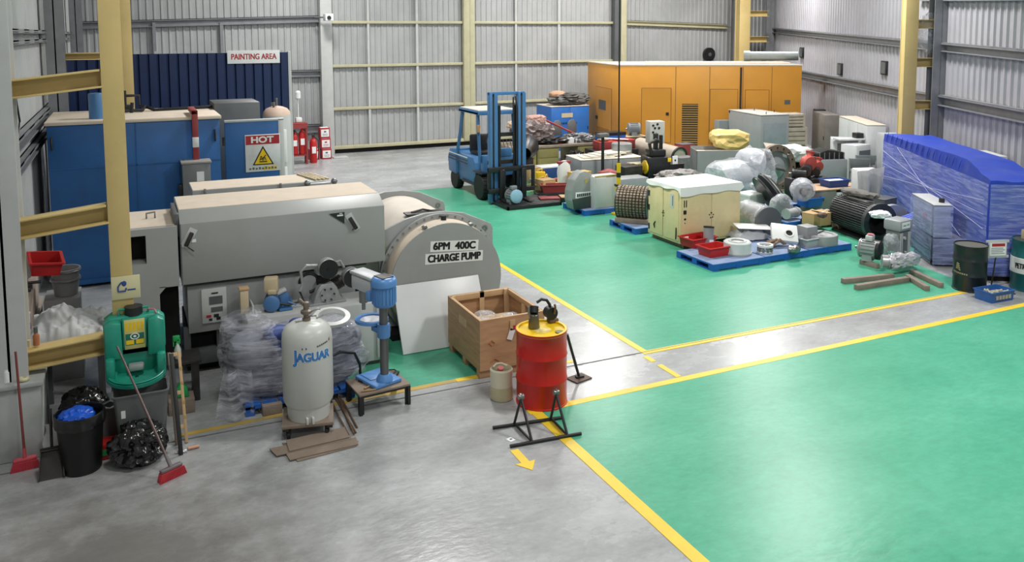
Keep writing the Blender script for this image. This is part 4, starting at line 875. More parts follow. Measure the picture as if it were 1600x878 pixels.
MB().hring((0, -.12, .63), .15, .11, .03, (0, 0, 1), 36).cyl((0, -.12, .615), (0, -.12, .625), .11, n=30).build('work_table', TEALB, dr_)
MB().cyl((0, -.12, .626), (0, -.12, .632), .105, n=30).build('table_face', M('paper_soiled', '#c9cad2', .5, var=.15, scale=15), dr_)
MB().tube([(-.06, .05, .58), (-.12, .0, .57), (-.13, -.02, .5), (-.1, -.04, .48)], .009, 6).build('crank_handle', BLACK, dr_)
MB().box(-.075, .075, -.34, -.02, .93, 1.08, .02).box(-.08, .08, -.36, .05, 1.08, 1.12, .015).build('belt_cover', M('press_pale_grey', '#b9bcc0', .4), dr_)
MB().cyl((0, -.25, .78), (0, -.25, .95), .04, n=20).cyl((0, -.25, .7), (0, -.25, .78), .018, n=14).build('quill', STEEL, dr_)
mb = MB()
for k in range(3): a = k*2.1+.4; mb.tube([(-.08, -.2, .97), (-.1, -.2+.14*math.cos(a), .97+.14*math.sin(a))], .007, 6); mb.ball((-.1, -.2+.15*math.cos(a), .97+.15*math.sin(a)), .014, 2)
mb.build('feed_handle', BLACK, dr_)
mo = MB().lathe([(.09, .86), (.1, .88), (.1, 1.06), (.115, 1.07), (.115, 1.12), (.1, 1.15), (.08, 1.16)], (.03, .13, 0), n=36)
for k in range(20): a = k*PI/10; mo.box(.03+.1*math.cos(a)-.006, .03+.1*math.cos(a)+.006, .13+.1*math.sin(a)-.006, .13+.1*math.sin(a)+.006, .89, 1.05)
mo.box(.06, .14, -.0, .06, .9, 1.0, .01); mo.build('motor', TEALB, dr_)
MB().box(-.03, .09, .06, .2, 1.16, 1.168, .003).build('switch_plate', DSTEEL, dr_)
MB().cyl((-.045, -.03, .13), (-.045, -.03, .5), .012, n=10).build('depth_rod', DSTEEL, dr_)
solo(MB().box(-.08, .08, -.06, .06, 0, .012, .003).mat(1).box(-.05, .05, -.03, .03, .012, .018), 'manual', [PAPER, DGREY], 'folded leaflet on the drill press table top', 'leaflet', (2.44, 9.33, .251), .3)
solo(MB().box(-.03, .03, -.09, .09, 0, .035, .01).tube([(.0, .09, .02), (-.05, .14, .02), (-.15, .12, .015)], .008, 6), 'drill_key_grip', BLACK, 'black plug lead lying right of the drill press base', 'cable', (2.78, 9.27, .251), -.6)
solo(MB().tube([(0, 0, .012), (.1, .05, .012), (.18, .02, .012), (.2, -.05, .012), (.1, -.08, .012), (-.05, -.06, .012)], .01, 6), 'rope_offcut', M('rope_tan', '#9c7e58', .8), 'tan rope offcut on the low brown table', 'rope', (2.35, 9.06, .251))
solo(MB().tube([(0, 0, .012), (.06, .06, .012), (.02, .12, .03), (-.05, .1, .012), (-.02, .04, .012)], .012, 8), 'black_cable', BLACK, 'black cable coil left of the drill press base', 'cable', (2.4, 9.2, .251))

# ================================================================ plywood crate
kx, ky = 3.88, 9.28
ck = thing('plywood_crate', 'open plywood shipping crate standing beside the red drum', 'crate', (kx, ky, 0))
cw, cdp, cz0, cz1 = .9, 1.12, .1, .75
MB().box(0, cw, 0, .015, cz0, cz1).build('front_panel', WOOD, ck); MB().box(0, .015, .015, cdp-.015, cz0, cz1).build('side_panel', WOOD, ck)
MB().box(cw-.015, cw, .015, cdp-.015, cz0, cz1).build('side_panel', WOOD, ck); MB().box(0, cw, cdp-.015, cdp, cz0, cz1).build('rear_panel', WOOD, ck); MB().box(.015, cw-.015, .015, cdp-.015, cz0, cz0+.02).build('floor_panel', WOOD, ck)
for x0, x1, y0, y1, z0, z1 in ((.015, cw-.015, .015, .04, cz1-.07, cz1), (.015, cw-.015, cdp-.05, cdp-.015, cz1-.08, cz1), (.015, .04, .04, cdp-.05, cz1-.07, cz1), (cw-.04, cw-.015, .04, cdp-.05, cz1-.07, cz1),
    (cw-.09, cw-.015, cdp-.08, cdp-.05, cz0, cz1), (cw-.05, cw-.015, .5, .58, cz0, cz1-.07), (.015, .08, cdp-.08, cdp-.05, cz0, cz1), (.45, .52, cdp-.05, cdp-.015, cz0, cz1)): MB().box(x0, x1, y0, y1, z0, z1, .003).build('batten', PINE, ck)
for y in (.02, .5, .98): MB().box(0, cw, y, y+.1, 0, .1, .004).build('skid', WOOD, ck)
MB().box(-.006, 0, .45, .7, .52, .62).build('side_patch', PINE, ck)
x, z = PY(800, 520, 9.26); x -= kx
MB().box(x-.02, x+.05, -.012, 0, z+.03, z+.16).build('corner_patch', PINE, ck)
mb = MB().box(x-.045, x+.03, -.012, -.006, z-.09, z+.05, rot=(0, .35, 0)); mb.mat(1).box(x+.02, x+.05, -.014, -.006, z+.04, z+.09); mb.build('paper_tag', [PAPER, INKR], ck)
mb = MB().tube([(.12, -.004, .45), (.16, -.004, .48), (.2, -.004, .44), (.16, -.004, .41), (.12, -.004, .45)], .006, 4); mb.tube([(.14, -.004, .2), (.2, -.004, .24), (.26, -.004, .2)], .006, 4); mb.build('stamp_mark', M('stamp_orange', '#a8623c', .7), ck)
for i, (x, y, s_) in enumerate(((.2, .35, 0), (.38, .25, .4), (.3, .6, .2), (.55, .4, -.3))):
    lab = ['clear wrapped packet by the left wall inside the crate', 'clear wrapped packet nearest the front inside the crate', 'clear wrapped packet at the back inside the crate', 'clear wrapped packet by the right wall inside the crate'][i]
    solo(MB().ball((0, 0, .07), (.15, .11, .07), 3, e=.5, amp=.2, freq=7, seed=i), 'wrapped_packet', CLEAR, lab, 'packet', (kx+x, ky+y, .5), s_, group='wrapped packets in the crate')
solo(MB().box(-.34, .34, -.36, .36, 0, .378, .01), 'carton', CARD, 'carton filling the bottom of the plywood crate', 'carton', (kx+.42, ky+.48, .122))

# ================================================================ red drum, stand and what is on it
def oil_drum(nm, label, loc, body, top, r=.295, hh=.88, n=72):
    t = thing(nm, label, 'drum', loc)
    pr = [(r, 0), (r+.008, .004), (r+.008, .02), (r, .025)]
    for zz in (hh*.34, hh*.67): pr += [(r, zz-.018), (r+.009, zz-.004), (r+.009, zz+.004), (r, zz+.018)]
    pr += [(r, hh-.025), (r+.008, hh-.018), (r+.008, hh), (r-.006, hh), (r-.006, hh-.02)]
    MB().lathe(pr, n=n).build('shell', body, t, 50)
    MB().lathe([(r-.007, hh-.03), (r-.007, hh-.018), (.02, hh-.018)], n=n).build('lid', top, t); return t
DX, DY = 4.3, 8.42
rd = oil_drum('oil_drum', 'red oil drum with yellow lid standing behind the black stand', (DX, DY, 0), RED, YEL)
MB().hring((DX*0, 0, .868), .297, .27, .03, (0, 0, 1), 60).build('rim', YEL, rd)
MB().cyl((.14, -.18, .862), (.14, -.18, .875), .05, n=20).build('bung', M('bung_olive', '#6e6a34', .5), rd); MB().cyl((-.03, .2, .862), (-.03, .2, .874), .03, n=16).build('bung', DRED, rd); MB().cyl((-.12, -.22, .862), (-.12, -.22, .868), .015, n=12).build('bung', DGREY, rd)
MB().cyl((0, -.02, .8622), (0, -.02, .8632), .1, n=30).build('worn_patch', M('worn_yellow', '#d8c47a', .6, var=.2, scale=20), rd)
oc = thing('oil_can', 'dark steel oil can with black lid standing on the yellow drum lid', 'can', (DX-.06, DY+.08, .864))
MB().lathe([(.065, 0), (.068, .01), (.055, .16), (.05, .165)], n=28).build('body', M('can_steel', '#6a665c', .35, .7, var=.15), oc); MB().cyl((.01, .02, .17), (.03, .05, .24), .052, n=24).build('lid', BLACK, oc); MB().tube([(-.05, .0, .12), (-.07, 0, .2), (-.07, 0, .26), (-.085, 0, .26)], .012, 8).build('spout', STEEL, oc)
hp = thing('drum_pump', 'black rotary hand pump with curved spout on the drum lid', 'pump', (DX+.2, DY+.16, .864))
MB().cyl((0, 0, 0), (0, 0, .06), .03, n=16).cyl((-.0, -.05, .12), (0, .05, .12), .075, n=28).build('pump_body', BLACK, hp)
MB().tube([(0, 0, .15), (-.01, 0, .22), (-.05, 0, .28), (-.12, 0, .3), (-.18, 0, .27)], .018, 10).build('spout', BLACK, hp); MB().tube([(0.02, -.06, .12), (.03, -.07, .2), (.02, -.07, .24)], .014, 8).build('crank', M('crank_brown', '#6b4a38', .5), hp); MB().box(-.03, .09, -.05, .05, .0, .05, .012).build('clamp', RUST, hp)
# drum stand
st = thing('drum_cradle_stand', 'black tubular drum cradle stand on the floor before the red drum', 'stand', (3.92, 7.76, 0))
(xa, ya), (xb, yb), (xc, yc_), (xd, yd) = P(770, 668, .02), P(880, 652, .02), P(797, 697, .02), P(908, 677, .02)
def lp(*p): return (p[0]-3.92, p[1]-7.76, p[2])
for a, b in (((xa, ya), (xb, yb)), ((xc, yc_), (xd, yd))): MB().cyl(lp(*a, .02), lp(*b, .02), .018, n=14).build('foot_rail', BLACK, st)
for t_, px, py in ((.3, 814, 622), (.82, 869, 615)):
    r0 = Vector(lp(xa+(xb-xa)*t_, ya+(yb-ya)*t_, .03)); r1 = Vector(lp(xc+(xd-xc)*(t_ if t_ < .5 else t_-.02), yc_+(yd-yc_)*t_, .03)); ap = Vector(((r0.x+r1.x)/2, (r0.y+r1.y)/2+.08, .3)); 
    x, z = PY(px, py, 7.76+ap.y); ap.x = x-3.92; ap.z = z
    MB().tube([r0, ap], .015, 10).tube([r1, ap], .015, 10).tube([r0, r1], .015, 10).build('trestle', BLACK, st)
    MB().cyl(ap+Vector((-.03, 0, .015)), ap+Vector((.03, 0, .015)), .028, n=18).box(ap.x-.012, ap.x+.012, ap.y-.02, ap.y+.02, ap.z-.03, ap.z+.05, .004).build('roller', STEEL, st)
q = P(798, 687); solo(MB().box(-.035, .035, -.04, .04, 0, .003).mat(1).box(-.01, .02, -.01, .015, .003, .0035), 'paper_card', [PAPER, DGREY], 'small white card on the floor inside the black stand', 'card', (q[0], q[1], .001), .3)
jg = thing('plastic_jug', 'milky plastic drum cut open, half full, left of the red drum', 'jug', (3.9, 8.68, 0))
MB().lathe([(.12, 0), (.13, .02), (.135, .1), (.13, .2), (.135, .36), (.12, .38), (.115, .36), (.11, .2)], n=40).build('body', MILK, jg); MB().cyl((0, 0, .18), (0, 0, .2), .11, n=30).build('liquid', M('jug_liquid', '#b5ab88', .2), jg)
MB().lathe([(.1355, .02), (.1365, .1), (.1315, .17)], n=40, caps=False).build('filled_part', M('jug_oil_tint', '#b8ae8c', .35), jg)
MB().tube([(-.08, .05, .375), (-.03, .07, .4), (.03, .06, .4), (.08, .02, .375)], .014, 8).build('handle', MILK, jg); MB().cyl((-.03, -.04, .37), (-.03, -.05, .4), .035, n=16).build('cap', M('cap_pinkred', '#c25a58', .4), jg)
solo(MB().lathe([(.06, 0), (.07, .02), (.065, .13), (.04, .14)], n=24).mat(1).box(.03, .09, -.03, .03, .05, .13, .01), 'oil_pot', [YEL, BLACK], 'yellow and black pot wedged between jug and red drum', 'pot', (4.0, 8.88, 0))
# scraper with square foot plate leaning by the drum
q = P(905, 592); tpx, tz = PY(886, 522, 8.72)
scp = thing('foot_plate_scraper', 'long black bar with square rusty foot plate leaning behind the drum', 'scraper', (q[0], q[1], 0))
MB().box(-.13, .13, -.1, .1, .002, .02, .006, rot=(0, 0, .25)).build('foot_plate', M('plate_brown', '#5c4c42', .55, .3, var=.2), scp); MB().cyl((0, 0, .02), (tpx-q[0], 8.72-q[1], tz), .018, n=12).build('bar', BLACK, scp); MB().box(-.05, .06, -.03, .03, .015, .045, .008).build('socket', DSTEEL, scp)
# ================================================================ forklift
fk = thing('forklift', 'blue forklift truck with tall mast standing by the back door', 'forklift', (8.25, 19.0, 0))
def wheel(x, y, r, wd):
    o = MB().lathe([(r*.62, 0), (r*.94, .0), (r, wd*.15), (r, wd*.85), (r*.94, wd), (r*.62, wd)], (x, y, r), (1, 0, 0), 40).build('wheel', RUBBER, fk)
    MB().lathe([(.02, .03), (r*.3, .02), (r*.6, .05), (r*.63, 0), (r*.63, wd), (.02, wd*.9)], (x, y, r), (1, 0, 0), 30).build('rim', DSTEEL, o)
    mb = MB()
    for k in range(22): a = 2*PI*k/22; mb.box(x+.02, x+wd-.02, y-.012+r*math.cos(a), y+.012+r*math.cos(a), r+r*math.sin(a)-.012, r+r*math.sin(a)+.012, rot=(a, 0, 0))
    mb.build('tread', RUBBER, o)
for x in (0, .92): wheel(x, .75, .34, .24)
for x in (.02, .94): wheel(x, 2.55, .28, .2)
mb = MB(); mb.prism([(1.05, .3), (1.15, .9), (1.3, 1.02), (2.0, 1.02), (2.55, 1.12), (2.9, 1.05), (2.98, .8), (2.9, .42), (2.3, .3)], 'yz', .07, 1.1, .02); mb.build('chassis', FBLUE, fk)
MB().prism([(2.35, .42), (2.35, 1.14), (2.85, 1.1), (3.0, .85), (2.93, .45)], 'yz', .0, 1.17, .04).build('counterweight', FBLUE, fk)
for zz in (.98, .9, .82): MB().box(-.005, .0, 1.5, 2.9, zz, zz+.03).build('body_stripe', WHITE if zz > .95 else BLACK, fk)
MB().box(.03, .07, 1.1, 2.0, .3, .36).box(-.02, .2, .5, 1.1, .68, .72, .01).box(.97, 1.2, .5, 1.1, .68, .72, .01).build('fender', BLACK, fk)
MB().box(.1, 1.07, .7, 1.6, .42, .6, .01).build('floor_plate', BLACK, fk)
MB().box(.3, .85, 1.55, 2.05, 1.0, 1.12, .04).box(.3, .85, 2.0, 2.12, 1.05, 1.55, .05).build('seat', BLACK, fk)
MB().box(.1, 1.07, .62, .85, .6, 1.15, .03).box(.3, .9, .6, .75, 1.1, 1.32, .03).build('dashboard', FBLUE, fk)
MB().torus((.58, 1.12, 1.42), .17, .018, (0, -.7, .7), 30).tube([(.58, 1.12, 1.42), (.58, .85, 1.15)], .02).build('steering_wheel', BLACK, fk)
for x in (.75, .85, .95): MB().tube([(x, .72, 1.3), (x, .85, 1.48)], .01, 6).ball((x, .85, 1.5), .02, 2).build('lever', BLACK, fk)
# overhead guard
for x in (.06, 1.06):
    MB().tube([(x, .78, .95), (x, .9, 2.26)], .045, 4).build('guard_front_post', FBLUE, fk)
    MB().tube([(x, 2.4, 1.0), (x, 2.15, 1.6), (x, 1.95, 2.26)], .05, 4).build('guard_rear_post', FBLUE, fk)
MB().box(0, 1.12, .75, 2.08, 2.22, 2.26).box(0, .06, .75, 2.08, 2.2, 2.3, .01).box(1.06, 1.12, .75, 2.08, 2.2, 2.3, .01).box(0, 1.12, .7, .78, 2.2, 2.3, .01).box(0, 1.12, 2.05, 2.12, 2.2, 2.3, .01).build('roof_frame', FBLUE, fk)
MB().box(.03, 1.09, .76, 2.06, 2.3, 2.325, .005).build('roof_panel', M('roof_dusty', '#c9c3ba', .8), fk)
MB().cyl((.6, 1.0, 2.325), (.6, 1.0, 2.42), .04).build('beacon', DRED, fk)
MB().box(-.01, .06, .74, .8, 1.75, 1.95, .01).build('indicator_lamp', M('lamp_amber', '#b98a5c', .4), fk)
# mast
for x in (.0, .78):
    MB().box(x, x+.06, -.05, .14, .06, 2.83, .005).box(x+.1, x+.22, -.02, .0, .1, 2.8).box(x+.1, x+.12, -.02, .12, .1, 2.8).build('mast_outer', FBLUE, fk)
    MB().box(x+.06, x+.1, -.04, .12, .08, 2.74, .004).build('mast_inner', DSTEEL, fk)
MB().box(0, 1.0, .02, .1, 2.76, 2.84, .008).build('mast_cross_head', FBLUE, fk); [MB().box(0, 1.0, .1, .16, z, z+.1).build('mast_tie', DSTEEL, fk) for z in (1.0, 1.7)]
MB().cyl((.3, .08, .2), (.3, .08, 2.5), .04).cyl((.72, .08, .2), (.72, .08, 2.5), .04).build('lift_cylinder', BLACK, fk)
MB().tube([(.66, 0, 2.7), (.64, -.04, 2.5), (.66, -.02, 1.2), (.66, .0, .7)], .022, 8).tube([(.72, 0, 2.72), (.73, -.04, 2.5), (.72, -.03, 1.0)], .022, 8).build('hydraulic_hose', BLACK, fk)
mb = MB()
for z in (.3, .84): mb.box(-.1, 1.2, -.14, -.06, z, z+.12, .008)
for x in (-.1, .3, .7, 1.12): mb.box(x, x+.08, -.13, -.07, .3, .96, .006)
mb.build('fork_carriage', BLACK, fk)
for x in (.2, .8): MB().box(x, x+.13, -.2, -.14, .13, .9, .008).prism([(-.62, .13), (-.62, .14), (-.2, .165), (-.14, .165), (-.14, .13)], 'yz', x, x+.13).build('fork', BLACK, fk)
# steel platform in front, small motor on it
q = P(790, 328); pf = thing('steel_platform', 'flat black steel platform lying on the forks of the forklift', 'platform', (q[0]+.0, q[1]-.12, 0))
mb = MB(); mb.box(0, 1.5, 0, .05, 0, .09, .006).box(0, 1.5, 1.05, 1.1, 0, .09, .006).box(0, .05, 0, 1.1, 0, .09, .006).box(1.45, 1.5, 0, 1.1, 0, .09, .006); mb.build('frame', BLACK, pf)
for k in range(7): MB().box(.02, 1.48, .03+k*.151, .03+k*.151+.13, .088, .104, .004).build('deck_plate', BLACK, pf)
motor('pale blue flanged motor standing on the black steel platform', (q[0]+.3, q[1]+.2, .105), .15, .17, .24, M('motor_dusty', '#7b8084', .55), M('motor_pale_blue', '#8fb3c9', .45), tb=M('motor_dusty', '#7b8084', .55))

# ================================================================ orange generator housing
def camxy(X, d): return (.9061*X+.4231*d, -.4231*X+.9061*d)
FL, FR, BL = camxy(3.68, 29.0), camxy(9.84, 28.3), camxy(2.94, 32.3); BR_ = (FR[0]+BL[0]-FL[0], FR[1]+BL[1]-FL[1])
og = thing('generator_housing', 'large orange generator housing with louvres and doors along the back wall', 'generator', (FL[0], FL[1], 0))
def sub(p): return (p[0]-FL[0], p[1]-FL[1])
ZT = 3.16
MB().prism([sub(FL), sub(FR), sub(BR_), sub(BL)], 'xy', .12, ZT, .01).build('body', ORNG, og)
MB().prism([sub(FL), sub(FR), sub(BR_), sub(BL)], 'xy', 0, .12).build('skid_base', DGREY, og)
c_ = Vector(sub(BR_))*.5; MB().prism([tuple(c_+(Vector(sub(p))-c_)*1.008) for p in (FL, FR, BR_, BL)], 'xy', ZT, ZT+.05, .01).build('roof', DUST, og)
fu = (Vector(FR)-Vector(FL)); LF = fu.length; fu /= LF; fn = Vector((fu.y, -fu.x)); lu = (Vector(BL)-Vector(FL)); LL = lu.length; lu /= LL; ln = Vector((-lu.y, lu.x))
def onface(name, mat, par, u0, u1, z0, z1, th, side='f', off=0):
    U, Nn = (fu, fn) if side == 'f' else (lu, ln); a = U*u0+Nn*off; b = U*u1+Nn*off
    if Nn is ln and (Vector(FR)-Vector(FL)).dot(ln) > 0: Nn = -ln; a = U*u0+Nn*off; b = U*u1+Nn*off
    return MB().prism([tuple(a), tuple(b), tuple(b+Nn*th), tuple(a+Nn*th)], 'xy', z0, z1).build(name, mat, par)
def fx(px): # distance along the front for a photo column
    d = _ray(px, 150); t = (Vector(FL).dot(fn))/(d.x*fn.x+d.y*fn.y); return (Vector((d.x*t, d.y*t))-Vector(FL)).dot(fu)
SEAM = M('seam_brown', '#8a5f22', .6)
for px in (1055, 1108, 1160, 1205): onface('panel_seam', SEAM, og, fx(px), fx(px)+.02, .15, ZT-.03, .006)
for a, b, zt_, nm in ((1003, 1048, 2.38, 0), (1110, 1152, 2.35, 0), (1165, 1201, 2.33, 0)):
    o = onface('access_door', ORNG, og, fx(a), fx(b), .5, zt_, .02); onface('door_gap', SEAM, o, fx(a)-.02, fx(b)+.02, .48, zt_+.02, .008)
    onface('handle', INK, o, fx(b)-.16, fx(b)-.06, 1.45, 1.55, .05)
def louvre(a, b, z0, z1, side='f', par=og, n=19):
    o = onface('louvre', M('louvre_dark', '#2c2a26', .7), par, a, b, z0, z1, .012, side)
    for k in range(n): onface('louvre_blade', SEAM if side == 'l' else M('louvre_blade_brown', '#a98343', .5), o, a, b, z0+(z1-z0)*(k+.25)/n, z0+(z1-z0)*(k+.62)/n, .03, side)
louvre(fx(1066), fx(1091), .35, 1.85)
onface('vent_grille', DGREY, og, fx(1226), fx(1235), 1.85, 2.0, .01)
onface('black_cable_run', BLACK, og, fx(1157)-.03, fx(1157)+.03, .8, ZT-.05, .04)
o = onface('side_door', ORNG, og, LL*.18, LL*.7, .2, 2.3, .02, 'l'); onface('door_gap', SEAM, o, LL*.17, LL*.71, .18, 2.32, .008, 'l')
onface('door_window', DGREY, o, LL*.35, LL*.58, 1.5, 1.85, .03, 'l'); onface('handle', INK, o, LL*.62, LL*.68, 1.1, 1.22, .05, 'l'); louvre(LL*.25, LL*.65, .35, .85, 'l', o, 9)
MB().prism([tuple(fu*1.0-fn*.5), tuple(fu*5.9-fn*.4), tuple(fu*5.9-fn*1.8), tuple(fu*1.0-fn*1.8)], 'xy', ZT+.05, ZT+.1).build('roof_hatch', DUST, og)
# exhaust silencer pipe lying along the roof
a = Vector(FL)+fu*(fx(1172))-fn*1.5; b = Vector(FL)+fu*(fx(1258))-fn*1.2
solo(MB().cyl((0, 0, .2), (b.x-a.x, b.y-a.y, .2), .16, n=30).cyl((0, 0, .2), ((b.x-a.x)*.12, (b.y-a.y)*.12, .2), .19, n=30), 'exhaust_pipe', M('exhaust_grey', '#7c8484', .5, .4), 'grey exhaust pipe lying on the orange housing roof', 'pipe', (a.x, a.y, ZT+.105))
# round wall fan behind it and dark fittings on the right wall
x, z = PY(1108, 85, 29.85); solo(MB().cyl((0, 0, 0), (0, -.12, 0), .3, n=30).mat(1).cyl((0, -.12, 0), (0, -.14, 0), .08), 'wall_fan', [BLACK, DGREY], 'round black extractor on the back wall above the orange housing', 'fan', (x, 29.92, z))
def onW(px, py, off=.08):
    d = _ray(px, py); p = C0+rn*off; t = p.dot(rn)/(d.x*rn.x+d.y*rn.y); return (d.x*t, d.y*t, H+d.z*t)
for (a, b, lab) in ((1252, 82, 'dark square vent on the right wall above the exhaust pipe end'), (1312, 108, 'dark hanging lamp bracket on the right wall, between the two square vents'), (1381, 106, 'dark square vent on the right wall nearest the yellow column')):
    p = onW(a, b); solo(MB().box(-.02, .06, -.22, .22, -.2, .2, .01).mat(1).box(-.035, -.02, -.18, .18, -.16, .16), 'wall_vent', [BLACK, DGREY], lab, 'vent', p, math.atan2(ru.y, ru.x)+PI/2, 'fittings on the right wall')
# crane pendant cable
x, y = P(966, 335, 0); px0 = P(978, 2, 7.9)
pn = thing('crane_pendant', 'long black hanging crane cable ending in a yellow and black pendant', 'pendant', (x, y, .35))
MB().cyl((0, 0, .55), (.05, .1, 9.2), .02, n=8).build('cable', BLACK, pn)
MB().box(-.05, .05, -.05, .05, .0, .22, .02).box(-.07, .07, -.06, .06, .22, .34, .02).cyl((0, 0, .34), (0, 0, .9), .05).build('control_body', M('pendant_yellow', '#d8b81e', .45), pn)
MB().box(-.06, .06, -.065, -.05, .05, .09).box(-.08, .08, -.07, .07, .33, .38, .01).cyl((0, 0, .55), (0, 0, .66), .054).cyl((0, 0, .8), (0, 0, .92), .045).build('black_band', BLACK, pn)
MB().box(-.14, .14, -.1, .1, -.35, -.3, .01).tube([(0, 0, -.3), (0, 0, .02)], .05).build('hook_block', M('pendant_yellow', '#d8b81e', .45), pn)
# ================================================================ scrap and stores area: helpers
def Q(px, py, z=0):
    x, y = P(px, py, z); return x, y, (.4231*x+.9061*y)/FPX      # floor point and metres per photo pixel there
def cabinet(label, loc, wd, dp_, hh, mat, rz=0, nm='cabinet', cat='cabinet', doors=1, grp=None, top=None, handle=True, legs=0):
    t = thing(nm, label, cat, loc, rz, grp)
    MB().box(-wd/2, wd/2, 0, dp_, legs, hh, .008).build('body', mat, t)
    if legs: 
        for sx in (-wd/2+.03, wd/2-.07):
            for sy in (.02, dp_-.06): MB().box(sx, sx+.04, sy, sy+.04, 0, legs).build('leg', DSTEEL, t)
    if top is not None: MB().box(-wd/2-.01, wd/2+.01, -.015, dp_+.01, hh, hh+.02, .004).build('top', top, t)
    for k in range(doors):
        a = -wd/2+wd*k/doors+.012; b = -wd/2+wd*(k+1)/doors-.012
        o = MB().box(a, b, -.015, 0, legs+.03, hh-.03, .004).build('door', mat, t)
        if handle: MB().box(b-.06, b-.03, -.035, -.015, (hh+legs)/2-.06, (hh+legs)/2+.06, .004).build('handle', BLACK, o)
    return t
def lidbox(label, loc, wd, dp_, hh, mat, lid=None, rz=0, nm='box', cat='box', grp=None, rot=None, lh=.02):
    t = thing(nm, label, cat, loc, rz, grp, rot)
    MB().box(-wd/2, wd/2, -dp_/2, dp_/2, 0, hh, .006).build('body', mat, t)
    MB().box(-wd/2-.006, wd/2+.006, -dp_/2-.006, dp_/2+.006, hh, hh+lh, .004).build('lid', lid or mat, t); return t
def lump(label, loc, r, mat, nm, cat, seed=0, amp=.3, e=.8, fr=4, ridge=True, grp=None, rz=0, sub=4, crisp=False):
    o = MB().ball((0, 0, r[2]), r, sub, e=e, amp=amp, freq=fr, seed=seed, ridge=ridge, flat=-r[2]*.95)
    zmin = min(v.co.z for v in o.bm.verts)
    for v in o.bm.verts: v.co.z -= zmin
    q_ = solo(o, nm, mat, label, cat, loc, rz, grp)
    if crisp: q_.data.set_sharp_from_angle(angle=math.radians(12))
    return q_
def pallet(label, x, y, wd, dp_, hh=.13):
    t = thing('pallet', label, 'pallet', (x+wd/2, y+dp_/2, 0), 0, 'blue pallets')
    mb = MB(); mb.box(-wd/2, wd/2, -dp_/2, dp_/2, hh-.03, hh, .004); mb.build('deck', PALB, t)
    MB().box(-wd/2+.01, wd/2-.01, -dp_/2+.01, dp_/2-.01, hh, hh+.003).build('deck_top', M('pallet_top_dusty', '#7d8fae', .7, var=.15), t)
    for k in range(3):
        x0 = -wd/2+(wd-.14)*k/2; MB().box(x0, x0+.14, -dp_/2, dp_/2, .0, .02).box(x0, x0+.14, -dp_/2, -dp_/2+.14, .02, hh-.03).box(x0, x0+.14, -.07, .07, .02, hh-.03).box(x0, x0+.14, dp_/2-.14, dp_/2, .02, hh-.03).build('runner', PALB, t)
    MB().box(-wd/2+.003, wd/2-.003, -dp_/2+.004, -dp_/2+.02, .02, hh-.03).build('front_board', PALB, t)
    return t
PH = .133
# ---- pallet with domed guard and grey box
pallet('blue pallet nearest the forklift, under the domed guard', 9.72, 16.8, 1.24, 1.07)
x, y, k = Q(913, 326, PH); dg_ = thing('domed_guard', 'grey domed machine guard with white label on the left pallet', 'guard', (x, y+.12, PH), .12)
pts = [(-.3, 0), (.26, 0), (.34, .25), (.34, .48), (.28, .72), (.14, .86), (0, .9), (-.14, .86), (-.28, .7), (-.36, .45), (-.37, .22)]
MB().prism(pts, 'xz', -.1, .2, .012).build('shell', M('guard_grey', '#8f9190', .4, var=.08), dg_); MB().prism([(-.31, -.0), (.27, 0), (.34, .3), (-.36, .26)], 'xz', -.13, -.1, .008).build('lower_lip', M('guard_dark_green', '#39433f', .4), dg_)
MB().box(-.26, .22, -.108, -.1, .26, .4, rot=(0, .04, 0)).build('label_strip', PAPER, dg_)
mb = MB()
for i in range(7): mb.box(-.22+i*.058, -.22+i*.058+.04, -.112, -.108, .3, .37, rot=(0, .05, 0))
mb.build('label_marks', INK, dg_); MB().prism([(0.02, .6), (.1, .62), (.08, .74), (.0, .7)], 'xz', -.106, -.1).build('yellow_stain', M('stain_olive', '#a89a5c', .6), dg_)
x, y, k = Q(948, 326, PH); gbx = cabinet('grey steel box with yellow edged open top beside the domed guard', (x+.08, y+.08, PH), .72, .42, .76, LGREY, .05, 'steel_box', 'box', 1); MB().box(-.36, .36, 0, .03, .76, .79).box(-.05, .3, .0, .02, .7, .78).build('yellow_edge', M('edge_yellow', '#b5a25c', .5), gbx)
# ---- stator core on second pallet
pallet('blue pallet beside the yellow crate, under the ribbed stator', 9.78, 14.74, 1.1, 1.05)
def stator(label, loc, rz, r, L, mat, slots, core=VOID, nm='motor_stator', foot=True):
    t = thing(nm, label, 'motor', loc, rz); zc = r+.06
    MB()._skin2((0, 0, zc), [(r*.9, -L/2), (r*.9, L/2), (r*.62, L/2), (r*.62, -L/2)], (0, 1, 0), 48).build('housing', mat, t)
    MB().cyl((0, -L*.3, zc), (0, L*.3, zc), r*.61, n=40).build('dark_bore', core, t)
    return t, zc
x, y, k = Q(992, 346, PH+.06); t, zc = stator('ribbed brown stator core lying on the pallet left of the yellow crate', (x+.16, y+.28, PH), .75, .36, .66, M('stator_brown', '#5a5148', .6, .3, var=.25), 0)
RB = M('stator_rib', '#8a7c6c', .55, .3, var=.25, scale=14)
for kk in range(9):
    mb = MB(); yy = -.3+kk*.075
    for i in range(36): a = 2*PI*i/36; mb.box(-.022, .022, yy-.026, yy+.026, .32, .375, rot=(0, a, 0), piv=(0, yy, 0))
    for v in mb.bm.verts: v.co.z += zc
    mb.build('rib_row', RB, t)
MB()._skin2((0, -.32, zc), [(.375, -.03), (.375, .03), (.25, .03), (.25, -.03)], (0, 1, 0), 48)._skin2((0, .32, zc), [(.375, -.03), (.375, .03), (.25, .03), (.25, -.03)], (0, 1, 0), 48).build('end_ring', DSTEEL, t)
MB().box(-.3, -.18, -.4, .36, 0, .11, .01).box(.18, .3, -.4, .36, 0, .11, .01).build('timber_chock', TIMB, t)
